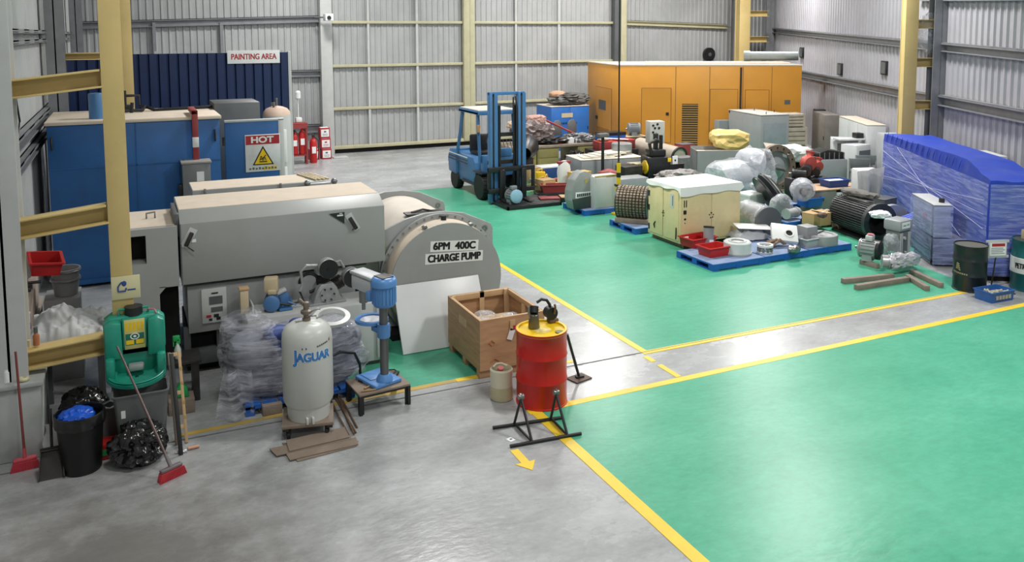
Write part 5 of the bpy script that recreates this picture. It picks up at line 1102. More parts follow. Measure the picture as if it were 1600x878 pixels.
# ---- yellow crate with white cover
yc = thing('steel_store_cabinet', 'cream yellow steel cabinet with white plastic cover on top', 'cabinet', (9.92, 13.36, .1))
YW, YD, YH = 1.5, 1.12, 1.12
MB().box(0, YW, 0, YD, 0, YH, .01).build('body', CREAM, yc)
for a, b in ((.03, YW*.49), (YW*.51, YW-.03)): MB().box(a, b, -.015, 0, .05, YH-.05, .004).build('door', CREAM, yc)
for a, b in ((.05, YD*.48), (YD*.52, YD-.05)): MB().box(-.015, 0, a, b, .05, YH-.05, .004).build('side_door', CREAM, yc)
for z in (.1, .5, .8): MB().box(-.022, -.0, YD-.08, YD-.04, z, z+.12).build('hinge', INK, yc)
for xx, zz in ((.07, .74), (.12, .74)): MB().box(xx, xx+.02, -.022, 0, zz, zz+.14).build('slot', INK, yc)
MB().box(.06, .13, -.03, 0, .6, .68, .01).cyl((.1, -.025, .5), (.1, 0, .5), .022, n=14).cyl((.1, -.02, .42), (.1, 0, .42), .012, n=10).build('door_lock', INK, yc)
mb = MB(); [mb.cyl((YW*.5+.05*math.cos(a), -.022, .52+.05*math.sin(a)), (YW*.5+.05*math.cos(a), 0, .52+.05*math.sin(a)), .014, n=10) for a in (.2, 1.5, 2.8, 4.4, 5.4)]; mb.build('knob_holes', INK, yc)
mb = MB(); [mb.cyl((-.022, YD*.5+.03*math.cos(a), .52+.05*math.sin(a)), (0, YD*.5+.03*math.cos(a), .52+.05*math.sin(a)), .012, n=10) for a in (.2, 1.5, 2.8, 4.4)]; mb.build('knob_holes', INK, yc)
MB().box(-.022, 0, .2, .32, .7, .98).build('paper_notice', M('notice_grey', '#cfd0cc', .6), yc); MB().box(-.025, -.022, .225, .245, .74, .94).build('notice_text', DGREY, yc)
mb = MB(); mb.tube([(-.02, .85, .16), (-.03, .87, .24), (-.02, .83, .3)], .012, 6); mb.tube([(-.02, .12, .08), (-.03, .1, .2), (-.02, .11, .32)], .012, 6); mb.build('scribble', DSTEEL, yc)
for x in (.1, YW-.25): MB().box(x, x+.15, .02, YD-.02, -.1, 0).build('skid', TIMB, yc)
mb = MB()
def hem(i, n): return .055+.01*math.sin(i*.9)+.012*math.sin(i*.37+1)
n = 64; ringT, ringM, ringB = [], [], []
for i in range(n):
    s_ = i/n*4; e_, f_ = int(s_), s_-int(s_)
    px_, py_ = [(-.02+f_*(YW+.04), -.025), (YW+.02, -.025+f_*(YD+.05)), (YW+.02-f_*(YW+.04), YD+.025), (-.02, YD+.025-f_*(YD+.05))][e_]
    o_ = .02+.012*math.sin(i*.9); cxn, cyn = (px_-YW/2)/YW*2, (py_-YD/2)/YD*2
    ringT.append(mb.bm.verts.new((px_, py_, YH+.02))); ringM.append(mb.bm.verts.new((px_+cxn*.01, py_+cyn*.01, YH-.02))); ringB.append(mb.bm.verts.new((px_+cxn*o_, py_+cyn*o_, YH-hem(i, n)-(.085 if e_ == 0 else 0))))
mb._skin([ringB, ringM, ringT], caps=False); mb.bm.faces.new(ringT); mb._done(); mb.build('plastic_cover', M('cover_white', '#eeeeea', .45, var=.02), yc, 50)
# ---- front row of pallets and what lies on them
pallet('blue pallet under the two red trays', 9.5, 11.8, 1.2, 1.1); pallet('blue pallet under the white square cover, middle of the front row', 10.72, 11.82, 1.08, 1.1); pallet('blue pallet right end of the front row, by the black motor', 11.82, 11.84, 1.12, 1.1)
def onp(px, py, z=PH): return (*P(px, py, z), z)
x, y, z = onp(1096, 385); tray('red tray behind, holding a grey canister, on the front left pallet', (x, y+.12, PH+.003), .62, .42, .17, TRED, .1, grp='red trays on the pallet')
x, y, z = onp(1124, 401); tray('red tray in front, empty, on the front left pallet', (x, y+.16, PH+.003), .52, .38, .17, TRED, .03, grp='red trays on the pallet')
x, y, z = onp(1110, 388); cn = thing('canister', 'grey metal canister standing tilted in the red tray', 'canister', (x+.05, y+.14, PH+.02), rot=(-.1, .12, 0)); MB().cyl((0, 0, 0), (0, 0, .36), .1, n=30).build('body', M('canister_grey', '#9b9ca0', .35, .3), cn); MB().hring((0, 0, .36), .104, .08, .03).build('rim', DSTEEL, cn); MB().box(-.05, .05, -.104, -.098, .03, .12).build('label_patch', PAPER, cn)
x, y, z = onp(1084, 384); solo(MB().cyl((0, 0, 0), (0, 0, .12), .06, n=20), 'plastic_cup', PAPER, 'small white cup at the left end of the red tray', 'cup', (x-.05, y+.2, PH+.025))
x, y, z = onp(1164, 400); rg = thing('round_housing', 'white round housing with recessed lid on the front left pallet', 'housing', (x, y+.22, PH+.003)); MB().lathe([(.26, 0), (.265, .03), (.255, .06), (.255, .22), (.23, .24), (.17, .235), (.16, .22), (.02, .22)], n=48).build('shell', M('housing_white', '#c9cdcc', .4), rg); MB().hring((0, 0, .03), .272, .25, .02, n=48).build('base_flange', LGREY, rg); MB().hring((0, 0, .24), .165, .12, .015, n=40).build('lid_ring', LGREY, rg)
x, y, z = onp(1201, 396); cl = thing('clamp_ring', 'pale ring with square slots on the pallet right of the round housing', 'ring', (x, y+.1, PH+.003)); MB()._skin2((0, 0, .13), [(.15, -.02), (.15, .02), (.11, .02), (.11, -.02)], (0, 0, 1), 36).build('top_ring', WHITE, cl); MB()._skin2((0, 0, .01), [(.15, -.01), (.15, .01), (.11, .01), (.11, -.01)], (0, 0, 1), 36).build('base_ring', LGREY, cl)
mb = MB(); [mb.box(.12, .145, -.02, .02, .01, .12, rot=(0, 0, kk*PI/5), piv=(0, 0, .06)) for kk in range(10)]; mb.build('pillars', STEEL, cl)
# crumpled white sheets behind
x, y, z = onp(1185, 378); solo(MB().grid(lambda u, v: ((u-.5)*.75, (v-.5)*.55, .2+.05*noise.noise(Vector((u*4, v*4, 3)))+.06*abs(noise.noise(Vector((u*7, v*3, 8))))-.16*(max(abs(u-.5), abs(v-.5))*2)**3), 30, 24, .004), 'plastic_sheet', PAPER, 'white plastic sheet spread on parts beside the yellow cabinet', 'sheet', (x+.02, y+.3, PH), -.2)
solo(MB().box(-.2, .2, -.15, .15, 0, .1, .01), 'parts_box', DGREY, 'dark box under the white plastic sheet', 'box', (x+.02, y+.3, PH+.003), -.2)
x, y, z = onp(1185, 375); solo(MB().box(-.36, .36, -.2, .2, 0, .012, .003), 'foam_sheet', SHEET, 'flat white foam sheet sticking out over the round housing', 'sheet', (x-.05, y+.12, .385), -.35, rot=(.05, .06, -.35)) 
x, y, z = onp(1222, 388); mb = MB()
for i in range(9): a = i*1.3; mb.tube([(.2*math.cos(a), .12*math.sin(a), .04+.02*(i % 3)), (.05*math.cos(a+1), .1*math.sin(a+1), .12+.02*(i % 2)), (-.22*math.cos(a), -.1*math.sin(a*2), .05)], .028, 8)
solo(mb, 'tangled_straps', BROWN, 'tangle of brown straps and fittings under the white cover plate', 'straps', (x-.02, y+.15, PH+.02))
x, y, z = onp(1232, 385); wc = thing('cover_plate', 'white square cover plate with round hole tilted on brown straps', 'cover', (x-.02, y+.12, PH+.2), rot=(.7, .1, -.55)); MB().box(-.25, .25, -.2, .2, 0, .1, .012).build('plate', WHITE, wc); MB().hring((.08, -.02, .105), .09, .065, .03, n=30).build('collar', WHITE, wc); MB().cyl((.08, -.02, .1), (.08, -.02, .103), .066, n=30).build('dark_hole', VOID, wc)
x, y, z = onp(1240, 396); lump('crinkled grey film lump at the front of the middle pallet', (x+.05, y+.05, PH+.002), (.12, .09, .07), STEEL, 'film_lump', 'film', 4)
x, y, z = onp(1268, 385); tray('grey plastic tub on the right pallet, before the round grey housing', (x, y+.1, PH+.003), .4, .3, .15, M('tub_grey', '#a9adae', .4, var=.05), .1, cat='tub', nm='tub')
x, y, z = onp(1300, 382); rh = thing('volute_housing', 'flat round grey fan volute with square outlet on the right pallet', 'housing', (x-.08, y+.2, PH+.003)); MB().lathe([(.31, 0), (.31, .16), (.3, .18), (.22, .18), (.21, .16), (.16, .14), (.02, .14)], n=48).build('volute', M('volute_grey', '#8f9192', .45, var=.06), rh); MB().box(-.38, -.1, .0, .28, .0, .34, .01).build('outlet', M('volute_grey', '#8f9192', .45, var=.06), rh); MB().box(-.1, .06, -.01, .01, .17, .26, .004, rot=(.9, 0, .3)).build('blade', DGREY, rh)
# ---- cartons and blue boxes behind the front row
def crn(label, px, py, wd, dp_, hh, mat, lid=None, rz=0, z=0, nm='carton', cat='carton', lh=.01): x, y, k = Q(px, py, z); return lidbox(label, (x, y+dp_/2, z), wd, dp_, hh, mat, lid, rz, nm, cat, lh=lh)
crn('open brown carton of parts behind the round grey volute', 1277, 352, .32, .3, .25, CARD, rz=.2, z=.14)
crn('second brown carton wedged against the black motor', 1291, 352, .28, .34, .26, CARD, rz=-.15, z=.13)
solo(MB().ball((0, 0, .05), (.11, .08, .06), 3, amp=.4, freq=9, seed=2).mat(1).ball((.08, .03, .06), (.05, .05, .05), 2), 'loose_parts', [RUST, PAPER], 'rusty and white loose parts on the brown carton', 'parts', (*P(1283, 338, .43), .41))
x, y, k = Q(1262, 350); pallet('blue pallet behind the front row, under the brown cartons', x-.7, y-.1, 1.2, .95, .12)
x, y, k = Q(1250, 330); pallet('blue pallet further back, under the black discs', x-1.0, y+.1, 1.2, .95, .16)
x, y = P(1275, 315, .3); tray('blue box with pale rim under the clear bagged motor', (x, y+.2, .17), .5, .4, .2, PALB, 0, cat='box', nm='blue_box')
# disc group leaning
x, y, k = Q(1212, 338, .16)
def disc(label, px, py, r, mat, tilt, yaw, dep, seed=0, z=.17):
    x, y, k = Q(px, py, z); t = thing('flanged_disc', label, 'disc', (x, y+dep, z), rot=(0, 0, yaw)); A = Vector((-math.sin(tilt), 0, math.cos(tilt)))
    ax = Vector((math.cos(tilt), 0, math.sin(tilt))); c = Vector((0, 0, 0)) + A*r + ax*0
    c.z = max(c.z, r*abs(A.z)+.03)
    MB().lathe([(r, -.02), (r, .02), (r*.82, .035), (r*.78, .02), (r*.4, .05), (r*.3, .1), (.02, .1)], c, ax, 48).build('disc', mat, t); MB().hring(tuple(c+ax*.02), r*1.02, r*.88, .03, ax, 48).build('rim', DSTEEL, t); return t
disc('black flanged disc leaning leftmost among the discs', 1218, 334, .46, BLACK, .55, -.35, .15); disc('black disc with green edge in the middle of the leaning discs', 1232, 334, .5, DGREY, .55, -.35, .2); disc('light grey disc rightmost of the leaning discs', 1241, 330, .42, LGREY, .55, -.35, .32)
x, y, k = Q(1216, 336, .16); solo(MB().ball((0, 0, .26), (.3, .16, .27), 4, amp=.12, freq=4, e=.9, flat=-.24), 'bagged_fan_cover', CLEAR, 'fan cover in a clear bag below the black discs', 'fan cover', (x-.1, y-.2, .17)); solo(MB().cyl((0, -.06, .24), (0, .06, .24), .22, n=40), 'fan_cover', M('cover_greygreen', '#6c7674', .4), 'grey green round cover inside the clear bag', 'cover', (x-.1, y-.18, .17))
solo(MB().cyl((-.2, 0, .1), (.2, 0, .1), .1, n=24).cyl((-.24, 0, .1), (-.2, 0, .1), .12, n=24).cyl((.1, 0, .1), (.14, 0, .1), .12, n=24), 'pipe_coupling', M('coupling_grey', '#b0b2b2', .4, .3), 'short grey pipe coupling lying before the black discs', 'coupling', (*P(1238, 340, .16), .172), .2)
# bagged motor
x, y, k = Q(1266, 322, .3); bm_ = thing('bagged_motor', 'grey motor end bell in a clear plastic bag on the blue box', 'motor', (x, y+.25, .385), -.3)
MB().ball((0, 0, .26), (.3, .26, .28), 4, amp=.1, freq=3, seed=8).build('clear_bag', CLEAR, bm_)
MB().lathe([(.06, -.2), (.22, -.15), (.24, 0), (.2, .12), (.05, .15)], (0, 0, .25), (.3, 1, .1), 30).build('end_bell', M('bell_grey', '#a2a6aa', .4, .3), bm_); MB().hring((-.05, -.2, .25), .12, .08, .04, (.3, 1, .1)).build('bearing_cap', DSTEEL, bm_)
# bagged white cylinder and dark disc end near yellow cabinet
x, y, k = Q(1213, 372, .13); bcyl = thing('bagged_blower', 'blower drum wrapped in clear film with dark round end plate', 'blower', (x, y+.3, .13), -.15)
MB().cyl((0, -.05, .3), (0, .7, .3), .27, n=40).build('drum', M('blower_grey', '#8d9092', .45), bcyl); MB().lathe([(.3, 0), (.3, .04), (.26, .05), (.02, .05)], (0, -.05, .3), (0, -1, 0), 40).build('end_plate', DGREY, bcyl); MB().cyl((0, -.02, .3), (0, .75, .3), .31, .3, 40).build('clear_film', CLEAR, bcyl); MB().box(-.2, .2, 0, .7, 0, .06).build('cradle', TIMB, bcyl)
crn('wrapped grey gearbox behind the yellow cabinet', 1182, 335, .5, .45, .42, LGREY, WHITE, .1, .12, 'gearbox', 'gearbox', .05)
lidbox('low grey crate under the wrapped grey gearbox', (*P(1182, 335, .0), 0), .9, 1.0, .1, DGREY, None, .1, 'base_crate', 'crate')
# big white wrapped motor
x, y, k = Q(1165, 318); wmo = thing('wrapped_motor', 'large motor shrouded in milky plastic film behind the yellow cabinet', 'motor', (x, y+.55, 0), .05)
MB().lathe([(.1, -.62), (.34, -.6), (.42, -.5), (.43, 0), (.42, .5), (.1, .52)], (.05, 0, .6), (1, .05, 0), 40).build('barrel', M('barrel_palegrey', '#b5b9bd', .4), wmo); MB().ball((.02, 0, .6), (.68, .46, .45), 3, e=.5, amp=.12, freq=2.5, seed=3).build('film_barrel', CLEAR, wmo, 16)
mb = MB().ball((.72, -.05, .76), (.43, .43, .56), 3, e=.45, amp=.3, freq=2.2, seed=6); mb.build('film_hood', CLEAR, wmo, 14)
MB().ball((.62, -.02, .8), (.36, .34, .5), 4, e=.6, amp=.05, freq=3).build('terminal_housing', M('motor_hidden_grey', '#b9bcc2', .5), wmo)
MB().box(-.45, .95, -.35, .35, .0, .25, .02).build('motor_base', DGREY, wmo); MB().ball((.62, -.25, .4), (.4, .25, .25), 4, e=.7, amp=.2, freq=4, ridge=True).build('film_skirt', SHEET, wmo)
# big brown flange ring with hub
x, y, k = Q(1228, 312); bf = thing('large_flange_ring', 'large brown bolted flange ring standing upright behind the discs', 'flange', (x+.5, y+.95, 0), -.05)
MB().hring((0, 0, .66), .63, .46, .12, (0, 1, 0), 64).build('ring', M('flange_brown', '#6f6156', .55, .2, var=.15), bf)
mb = MB(); [mb.cyl((.55*math.cos(a), -.075, .66+.55*math.sin(a)), (.55*math.cos(a), -.05, .66+.55*math.sin(a)), .022, n=8) for a in [kk*PI/8 for kk in range(16)]]; mb.build('bolt_holes', VOID, bf)
MB().cyl((0, .02, .66), (0, .3, .66), .46, n=48).build('inner_drum', M('drum_inner', '#8a8e92', .4, .4), bf); MB().lathe([(.3, .0), (.3, .03), (.12, .06), (.12, .1), (.02, .1)], (0, .02, .66), (0, -1, 0), 40).build('hub_plate', M('hub_grey', '#9a9ea2', .35, .4), bf); MB().cyl((0, -.45, .66), (0, .0, .66), .05, n=20).build('shaft', STEEL, bf)
MB().box(-.5, .5, -.1, .3, 0, .06).box(-.4, -.3, -.08, .25, .06, .3).box(.3, .4, -.08, .25, .06, .3).build('cradle', TIMB, bf)
lump('white plastic sheet draped over parts beside the brown flange ring', (bf.location.x+.8, bf.location.y+.25, .75), (.45, .35, .2), SHEET, 'plastic_sheet', 'sheet', 12, .5, .6, 2.2, False, sub=3, crisp=True)
solo(MB().hring((0, 0, .3), .3, .2, .1, (1, .3, 0), 40), 'brown_ring', RUST, 'smaller brown ring standing right of the large flange ring', 'ring', (bf.location.x+.85, bf.location.y-.05, .0))
lidbox('dark steel stand under the white draped sheet', (bf.location.x+.85, bf.location.y+.45, 0), .6, .5, .72, DSTEEL, None, .2, 'steel_stand', 'stand')
# ---- black ribbed motor lying on floor
x, y, k = Q(1345, 392); rm = thing('ribbed_motor_frame', 'big black ribbed motor frame lying open ended by the front pallets', 'motor', (13.95, 12.05, 0), -.2)
rr, LL_ = .36, 1.25; zc = rr+.05
MB()._skin2((0, LL_/2, zc), [(rr*.9, -LL_/2), (rr*.9, LL_/2), (rr*.75, LL_/2), (rr*.75, -LL_/2)], (0, 1, 0), 48).cyl((0, LL_*.35, zc), (0, LL_*.9, zc), rr*.75, n=40).build('frame', BLACK, rm)
MBK = M('motor_charcoal', '#3c3d3f', .45, .2, var=.2, scale=10)
for i in range(44): 
    a = 2*PI*i/44; mb = MB().box(-.013, .013, .08, LL_-.02, rr*.88, rr*1.03, rot=(0, a, 0), piv=(0, 0, 0))
    for v in mb.bm.verts: v.co.z += zc
    mb.build('cooling_fin', MBK, rm)
MB()._skin2((0, .04, zc), [(rr*1.08, -.05), (rr*1.08, .05), (rr*.76, .05), (rr*.76, -.05)], (0, 1, 0), 48).build('end_ring', MBK, rm); MB().box(-rr*.35, rr*.35, .3, .95, zc+rr*.95, zc+rr*1.08, .03).build('terminal_pad', M('motor_dust_grey', '#7d7a76', .7, var=.2), rm)
MB().box(-rr*.9, rr*.9, .1, LL_-.1, 0, .05).build('foot', BLACK, rm); MB().box(-rr*.1, rr*.25, .14, .28, zc+rr, zc+rr*1.04, rot=(0, .25, 0)).build('nameplate', STEEL, rm)
lump('grey cloth strip lying along the black ribbed motor', (14.1, 12.75, .83), (.16, .45, .06), M('cloth_grey', '#6c6864', .9, var=.2), 'cloth', 'cloth', 21, .3, .7)
solo(MB().cyl((0, 0, .33), (.0, .12, .33), .33, n=40).box(-.3, .3, -.02, .14, 0, .05), 'motor_end_shield', M('shield_grey', '#a2a4a6', .4, .3), 'grey round end shield standing behind the black motor opening', 'end shield', (14.65, 12.3, 0), -.35)
# ================================================================ gear motors on timbers
gmo = thing('gear_motor', 'tall grey gear motor with white label and flat lid before the blue wrap', 'motor', (12.95, 10.78, .09), .15)
MB().box(-.17, .17, -.14, .14, 0, .58, .02).build('gearcase', M('gear_dark_grey', '#6f7474', .4, .2, var=.1), gmo); MB().box(-.21, .21, -.18, .18, .55, .76, .05).build('lid', M('gear_lid_grey', '#93989a', .4, var=.05), gmo)
MB().box(-.17, .08, -.186, -.18, .61, .72).build('label_panel', PAPER, gmo); MB().box(-.14, -.05, -.188, -.186, .655, .675).box(-.02, .05, -.188, -.186, .66, .68).build('label_marks', GREENB, gmo)
mb = MB(); [mb.box(x, x+.015, -.155, -.14, .02, .52) for x in (-.15, -.1, .1, .14)]; mb.cyl((-.03, -.17, .42), (-.03, -.14, .42), .03, n=14); mb.cyl((.02, -.17, .15), (.02, -.14, .15), .02, n=14); mb.build('ribs', LGREY, gmo)
m = motor('grey flange motor with black fan end standing on timbers left of the tall gear motor', (12.42, 10.95, .09), .45, .18, .28, M('motor_silver', '#9b9fa0', .4, .3), BLACK, tb=LGREY); MB().box(-.05, .06, -.06, .04, .48, .485).build('red_mark', M('mark_pink', '#cc6a78', .5), m)
lump('clear bag of fittings hanging over the flange motor', (12.72, 10.72, .1), (.13, .13, .25), CLEAR, 'fittings_bag', 'bag', 4, .15, .7); solo(MB().ball((0, 0, .05), (.08, .07, .05), 3, amp=.2), 'fitting', GRN, 'green fitting inside the clear hanging bag', 'fitting', (12.72, 10.72, .17))
lump('silver film wrapped pump lying on the two front timbers', (12.5, 10.3, .1), (.36, .13, .13), M('film_silver', '#c2c2c6', .22, .2, var=.15, scale=9), 'wrapped_pump', 'pump', 17, .3, .7, 5)
solo(MB().cyl((0, 0, 0), (.0, .1, 0), .12, n=30).cyl((0, -.02, 0), (0, .0, 0), .14, n=30), 'flange_plate', M('flange_silver', '#a5a5a8', .35, .5), 'round grey flange at the left end of the wrapped pump', 'flange', (12.13, 10.28, .25), .9)
for (p0, p1, lab) in (((1316, 443), (1395, 435), 'timber baulk behind, under the silver wrapped pump'), ((1337, 453), (1418, 440), 'timber baulk in front, under the silver wrapped pump'), ((1418, 436), (1449, 455), 'timber baulk angled beside the wrapped machine, nearer one'), ((1424, 428), (1471, 450), 'timber baulk angled beside the wrapped machine, further one'), ((1345, 412), (1372, 420), 'short timber block under the grey flange motor')):
    a, b = Vector((*P(*p0), 0)), Vector((*P(*p1), 0)); L = (b-a).length; c = (a+b)/2
    solo(MB().box(-L/2, L/2, -.045, .045, 0, .088, .006), 'timber_baulk', TIMB, lab, 'timber', c, math.atan2(b.y-a.y, b.x-a.x), 'timber baulks')
solo(MB().box(-.2, .2, -.05, .05, 0, .088, .006), 'timber_baulk', TIMB, 'short timber block under the tall gear motor', 'timber', (12.95, 10.78, 0), .9, 'timber baulks')

# ================================================================ blue machine in stretch film
bl = thing('shrouded_machine', 'tall machine under royal blue tarpaulin wound with clear stretch film', 'machine', (13.36, 9.3, 0), -.5585)
LY, TW, FX = 5.7, .9, -.6
bm_t = MB()
V = [bm_t.bm.verts.new(v) for v in ((0, 0, .12), (TW, 0, .12), (TW+.15, LY, .12), (0, LY, .12), (0, 0, 1.76), (TW, 0, 1.74), (TW+.15, LY, 1.86), (0, LY, 1.88), (.02, 1.05, 1.98), (TW-.05, 1.1, 1.94))]
for f in ((0, 1, 5, 4), (1, 2, 6, 9, 5), (2, 3, 7, 6), (3, 0, 4, 8, 7), (4, 5, 9, 8), (8, 9, 6, 7), (3, 2, 1, 0)): bm_t.bm.faces.new([V[i] for i in f])
bmesh.ops.triangulate(bm_t.bm, faces=[f for f in bm_t.bm.faces if len(f.verts) > 4]); bmesh.ops.subdivide_edges(bm_t.bm, edges=list(bm_t.bm.edges), cuts=7, use_grid_fill=True)
for v in bm_t.bm.verts: v.co += Vector((noise.noise(v.co*4), noise.noise(v.co*4+Vector((9, 0, 0))), noise.noise(v.co*4+Vector((0, 9, 0)))))*.02
bm_t._done(); bm_t.build('tarpaulin', M('tarp_royal', '#1d3fae', .42, var=.14, scale=3, dirt='#4a5aa0', dirt_amt=.5), bl, 30)
WR = film('stretch_film_bands', '#b4bff0', .5, rough=.16, scale=2.2, stretch=(.8, .8, 9), bump=.6, lo=.34)
def wrapface(mb, pts, nu=20, nv=26): # bilinear, rippled
    a, b, c, d = [Vector(p) for p in pts]; nr_ = (b-a).cross(d-a).normalized()
    mb.grid(lambda u, v: a*(1-u)*(1-v)+b*u*(1-v)+c*u*v+d*(1-u)*v + nr_*(.026+.012*noise.noise(Vector((u*3, v*22, 1.3)))), nu, nv)
s_ = MB()
wrapface(s_, [(0, LY, .45), (0, 0, .3), (0, 0, 1.7), (0, LY, 1.72)], 40, 26); wrapface(s_, [(0, 0, .1), (TW, 0, .1), (TW, 0, 1.7), (0, 0, 1.7)]); wrapface(s_, [(TW, 0, .1), (TW+.15, LY, .1), (TW+.15, LY, 1.8), (TW, 0, 1.68)]); wrapface(s_, [(TW+.15, LY, .1), (0, LY, .1), (0, LY, 1.75), (TW+.15, LY, 1.75)])
s_.build('stretch_film', WR, bl, 60)
mb = MB()
for (y0, z0, y1, z1) in ((5.6, 1.5, .1, .9), (5.6, .9, .1, 1.4), (4.6, 1.7, 1.0, .55), (5.6, 1.2, .1, 1.15)): mb.tube([(-.045, y0, z0), (-.05, (y0+y1)/2, (z0+z1)/2-.02), (-.045, y1, z1)], .003, 6)
mb.build('film_edge', M('film_edge_white', '#c8cce2', .3), bl)
for k in range(14): y = 1.2+k*.32; MB().tube([(.0, y, 1.95), (-.014, y+.05, 1.85), (-.01, y+.12, 1.72)], [.004, .012, .004], 6).build('tarp_fold', TARP, bl)
MB().box(FX+.03, -.02, .84, 2.05, .12, .52, .02).build('lower_frame', M('frame_hidden', '#585c74', .6, var=.2), bl)
mb = MB(); wrapface(mb, [(FX, 2.1, .06), (FX, .8, .06), (FX, .8, .54), (FX, 2.1, .58)], 14, 12); wrapface(mb, [(FX, .8, .06), (-.03, .8, .06), (-.03, .8, .56), (FX, .8, .54)], 14, 12); mb.build('lower_film', WR, bl, 60)
cbx = MB().box(FX+.03, -.28, .86, 1.95, .55, 1.14, .015).build('control_box', M('control_grey', '#8f94ac', .45, var=.08), bl); MB().box(FX+.01, -.26, .84, 1.97, 1.14, 1.155, .005).build('control_box_lid', LGREY, cbx)
mb = MB(); wrapface(mb, [(FX+.01, 1.97, .55), (FX+.01, .84, .55), (FX+.01, .84, 1.14), (FX+.01, 1.97, 1.14)], 12, 14); wrapface(mb, [(FX+.01, .84, .55), (-.26, .84, .55), (-.26, .84, 1.14), (FX+.01, .84, 1.14)], 8, 14); mb.build('control_box_film', WR, bl, 60)
MB().cyl((-.36, 1.1, 1.15), (-.36, 1.1, 1.23), .05, n=16).build('gland', DSTEEL, bl); MB().box(FX+.022, FX+.03, 1.2, 1.4, .82, .9).build('red_label', M('label_dull_red', '#a0505a', .5), bl)
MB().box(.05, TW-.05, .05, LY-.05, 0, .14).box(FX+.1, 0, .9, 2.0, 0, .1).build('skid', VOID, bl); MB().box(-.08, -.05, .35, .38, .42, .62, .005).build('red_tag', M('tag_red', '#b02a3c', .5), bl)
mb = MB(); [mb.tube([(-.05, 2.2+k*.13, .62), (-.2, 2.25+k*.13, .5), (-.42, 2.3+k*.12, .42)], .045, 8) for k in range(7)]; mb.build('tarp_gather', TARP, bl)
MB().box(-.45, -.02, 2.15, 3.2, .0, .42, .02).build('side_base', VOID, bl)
# white sheet draped at its far corner
def drape(u, v): x = (u-.5)*.6; return (x+.25*v*v*(1-u)*-.4, .05*math.sin(u*14)*(1-.2*v)+.12*(1-v), .05+1.15*v-.12*(1-u)*v)
solo(MB().grid(drape, 28, 20, .006).box(-.26, .28, .12, .5, 0, 1.1, .03), 'dust_sheet', SHEET, 'white dust sheet draped beside the far end of the blue shrouded machine', 'sheet', (*P(1362, 340, 0), 0), -.3)
lump('white paper rag heap at the foot of the white dust sheet', (*P(1374, 345, .55), .62), (.2, .16, .06), PAPER, 'paper_rags', 'rags', 5, .4, .7); lidbox('low dark crate under the paper rags', (*P(1374, 350, .0), 0), .5, .5, .6, DGREY, None, .2, 'crate', 'crate')

# ================================================================ drums, sign and crate by the aisle
bd = oil_drum('oil_drum', 'black oil drum standing in front of the film wrapped machine', (12.72, 9.14, 0), M('drum_black', '#182123', .35, var=.15), M('drum_lid_dusty', '#55534c', .7, var=.15), .255, .77)
mb = MB()
for k in range(4): mb.box(-.045+.006*k, .05-.008*k, -.002, 0, .36+k*.03, .38+k*.03, rot=(0, .3, 0))
for k in range(8): mb.box(-.1+k*.034, -.1+k*.034+.024, -.002, 0, .3-.002*k, .325-.002*k)
o = mb.build('faded_print', M('lettering_faded', '#8a8560', .6), bd); bend(o, .2565, math.atan2(-9.14, -12.72)-.75)
td = oil_drum('oil_drum', 'dark teal oil drum with white band lettered PETRO at the right edge', (13.62, 8.72, 0), M('drum_teal', '#12575c', .35, var=.08), M('drum_lid_dusty', '#55534c', .7, var=.15), .27, .85)
MB().lathe([(.272, .29), (.281, .3), (.281, .55), (.272, .56)], n=72, caps=False).build('white_band', M('band_white', '#cfd3d2', .45, var=.04), td)
o = text('PETRO', .12, face_mtx((0, 0, .42)), INK, td, ext=.001, sx=.62, align='LEFT', heavy=.005); bend(o, .2825, math.atan2(-8.72, -13.62)-.78)
solo(MB().box(-.12, .12, -.1, .1, 0, .16, .01).cyl((0, 0, .16), (0, 0, .2), .05), 'hand_pump', M('pump_base_beige', '#a89a84', .5), 'beige pump standing on the teal drum lid', 'pump', (13.66, 8.74, .834))
q = P(1548, 452); ss = thing('notice_stand', 'small white notice with red header on a thin post before the wrapped machine', 'sign', (q[0], q[1], 0), -.35)
MB().cyl((0, 0, 0), (0.06, 0, .56), .012, n=10).build('post', DSTEEL, ss); MB().box(-.15, .2, -.15, .15, 0, .012, .003).build('foot_plate', DSTEEL, ss)
MB().box(-.08, .24, -.015, .01, .55, .82, .006).box(-.12, .28, -.01, .008, .8, .84).box(-.12, .28, -.01, .008, .54, .58).build('frame', LGREY, ss); MB().box(-.06, .22, -.02, -.015, .58, .79).build('notice', PAPER, ss); MB().box(-.03, .2, -.022, -.02, .735, .785).build('red_header', INKR, ss)
mb = MB(); [mb.box(-.04, .2-.03*(k % 2), -.0215, -.02, .61+k*.03, .62+k*.03) for k in range(4)]; mb.build('notice_text', DGREY, ss)
ct = thing('blue_crate', 'blue printed crate of small parts on the aisle below the black drum', 'crate', (12.58, 8.6, 0), -.05)
mb = MB(); tub(mb, .24, .15, .26, .165, 0, .16, .01, .01); mb.build('walls', M('crate_blue', '#2a5ca0', .45, var=.1, scale=12), ct); [MB().box(-.16+k*.07, -.11+k*.07, -.168, -.16, .05, .11).build('printed_mark', M('mark_tan', '#a8a08c', .6), ct) for k in range(5)]
MB().box(-.22, .22, -.13, .13, .0, .1).build('inner_tray', M('tray_pale', '#a5a9ac', .6), ct)
for k in range(7): solo(MB().cyl((0, 0, 0), (.07, .02*(k % 3), .02), .012, n=10).cyl((.06, .015*(k % 3), .018), (.08, .02*(k % 3), .024), .02, n=8), 'machine_bolt', M('bolt_cream', '#c8bfa8', .5), 'pale bolt lying in the blue printed crate', 'bolt', (12.45+.05*k, 8.57+.04*(k % 3), .115), k*.9, 'bolts in the blue crate')
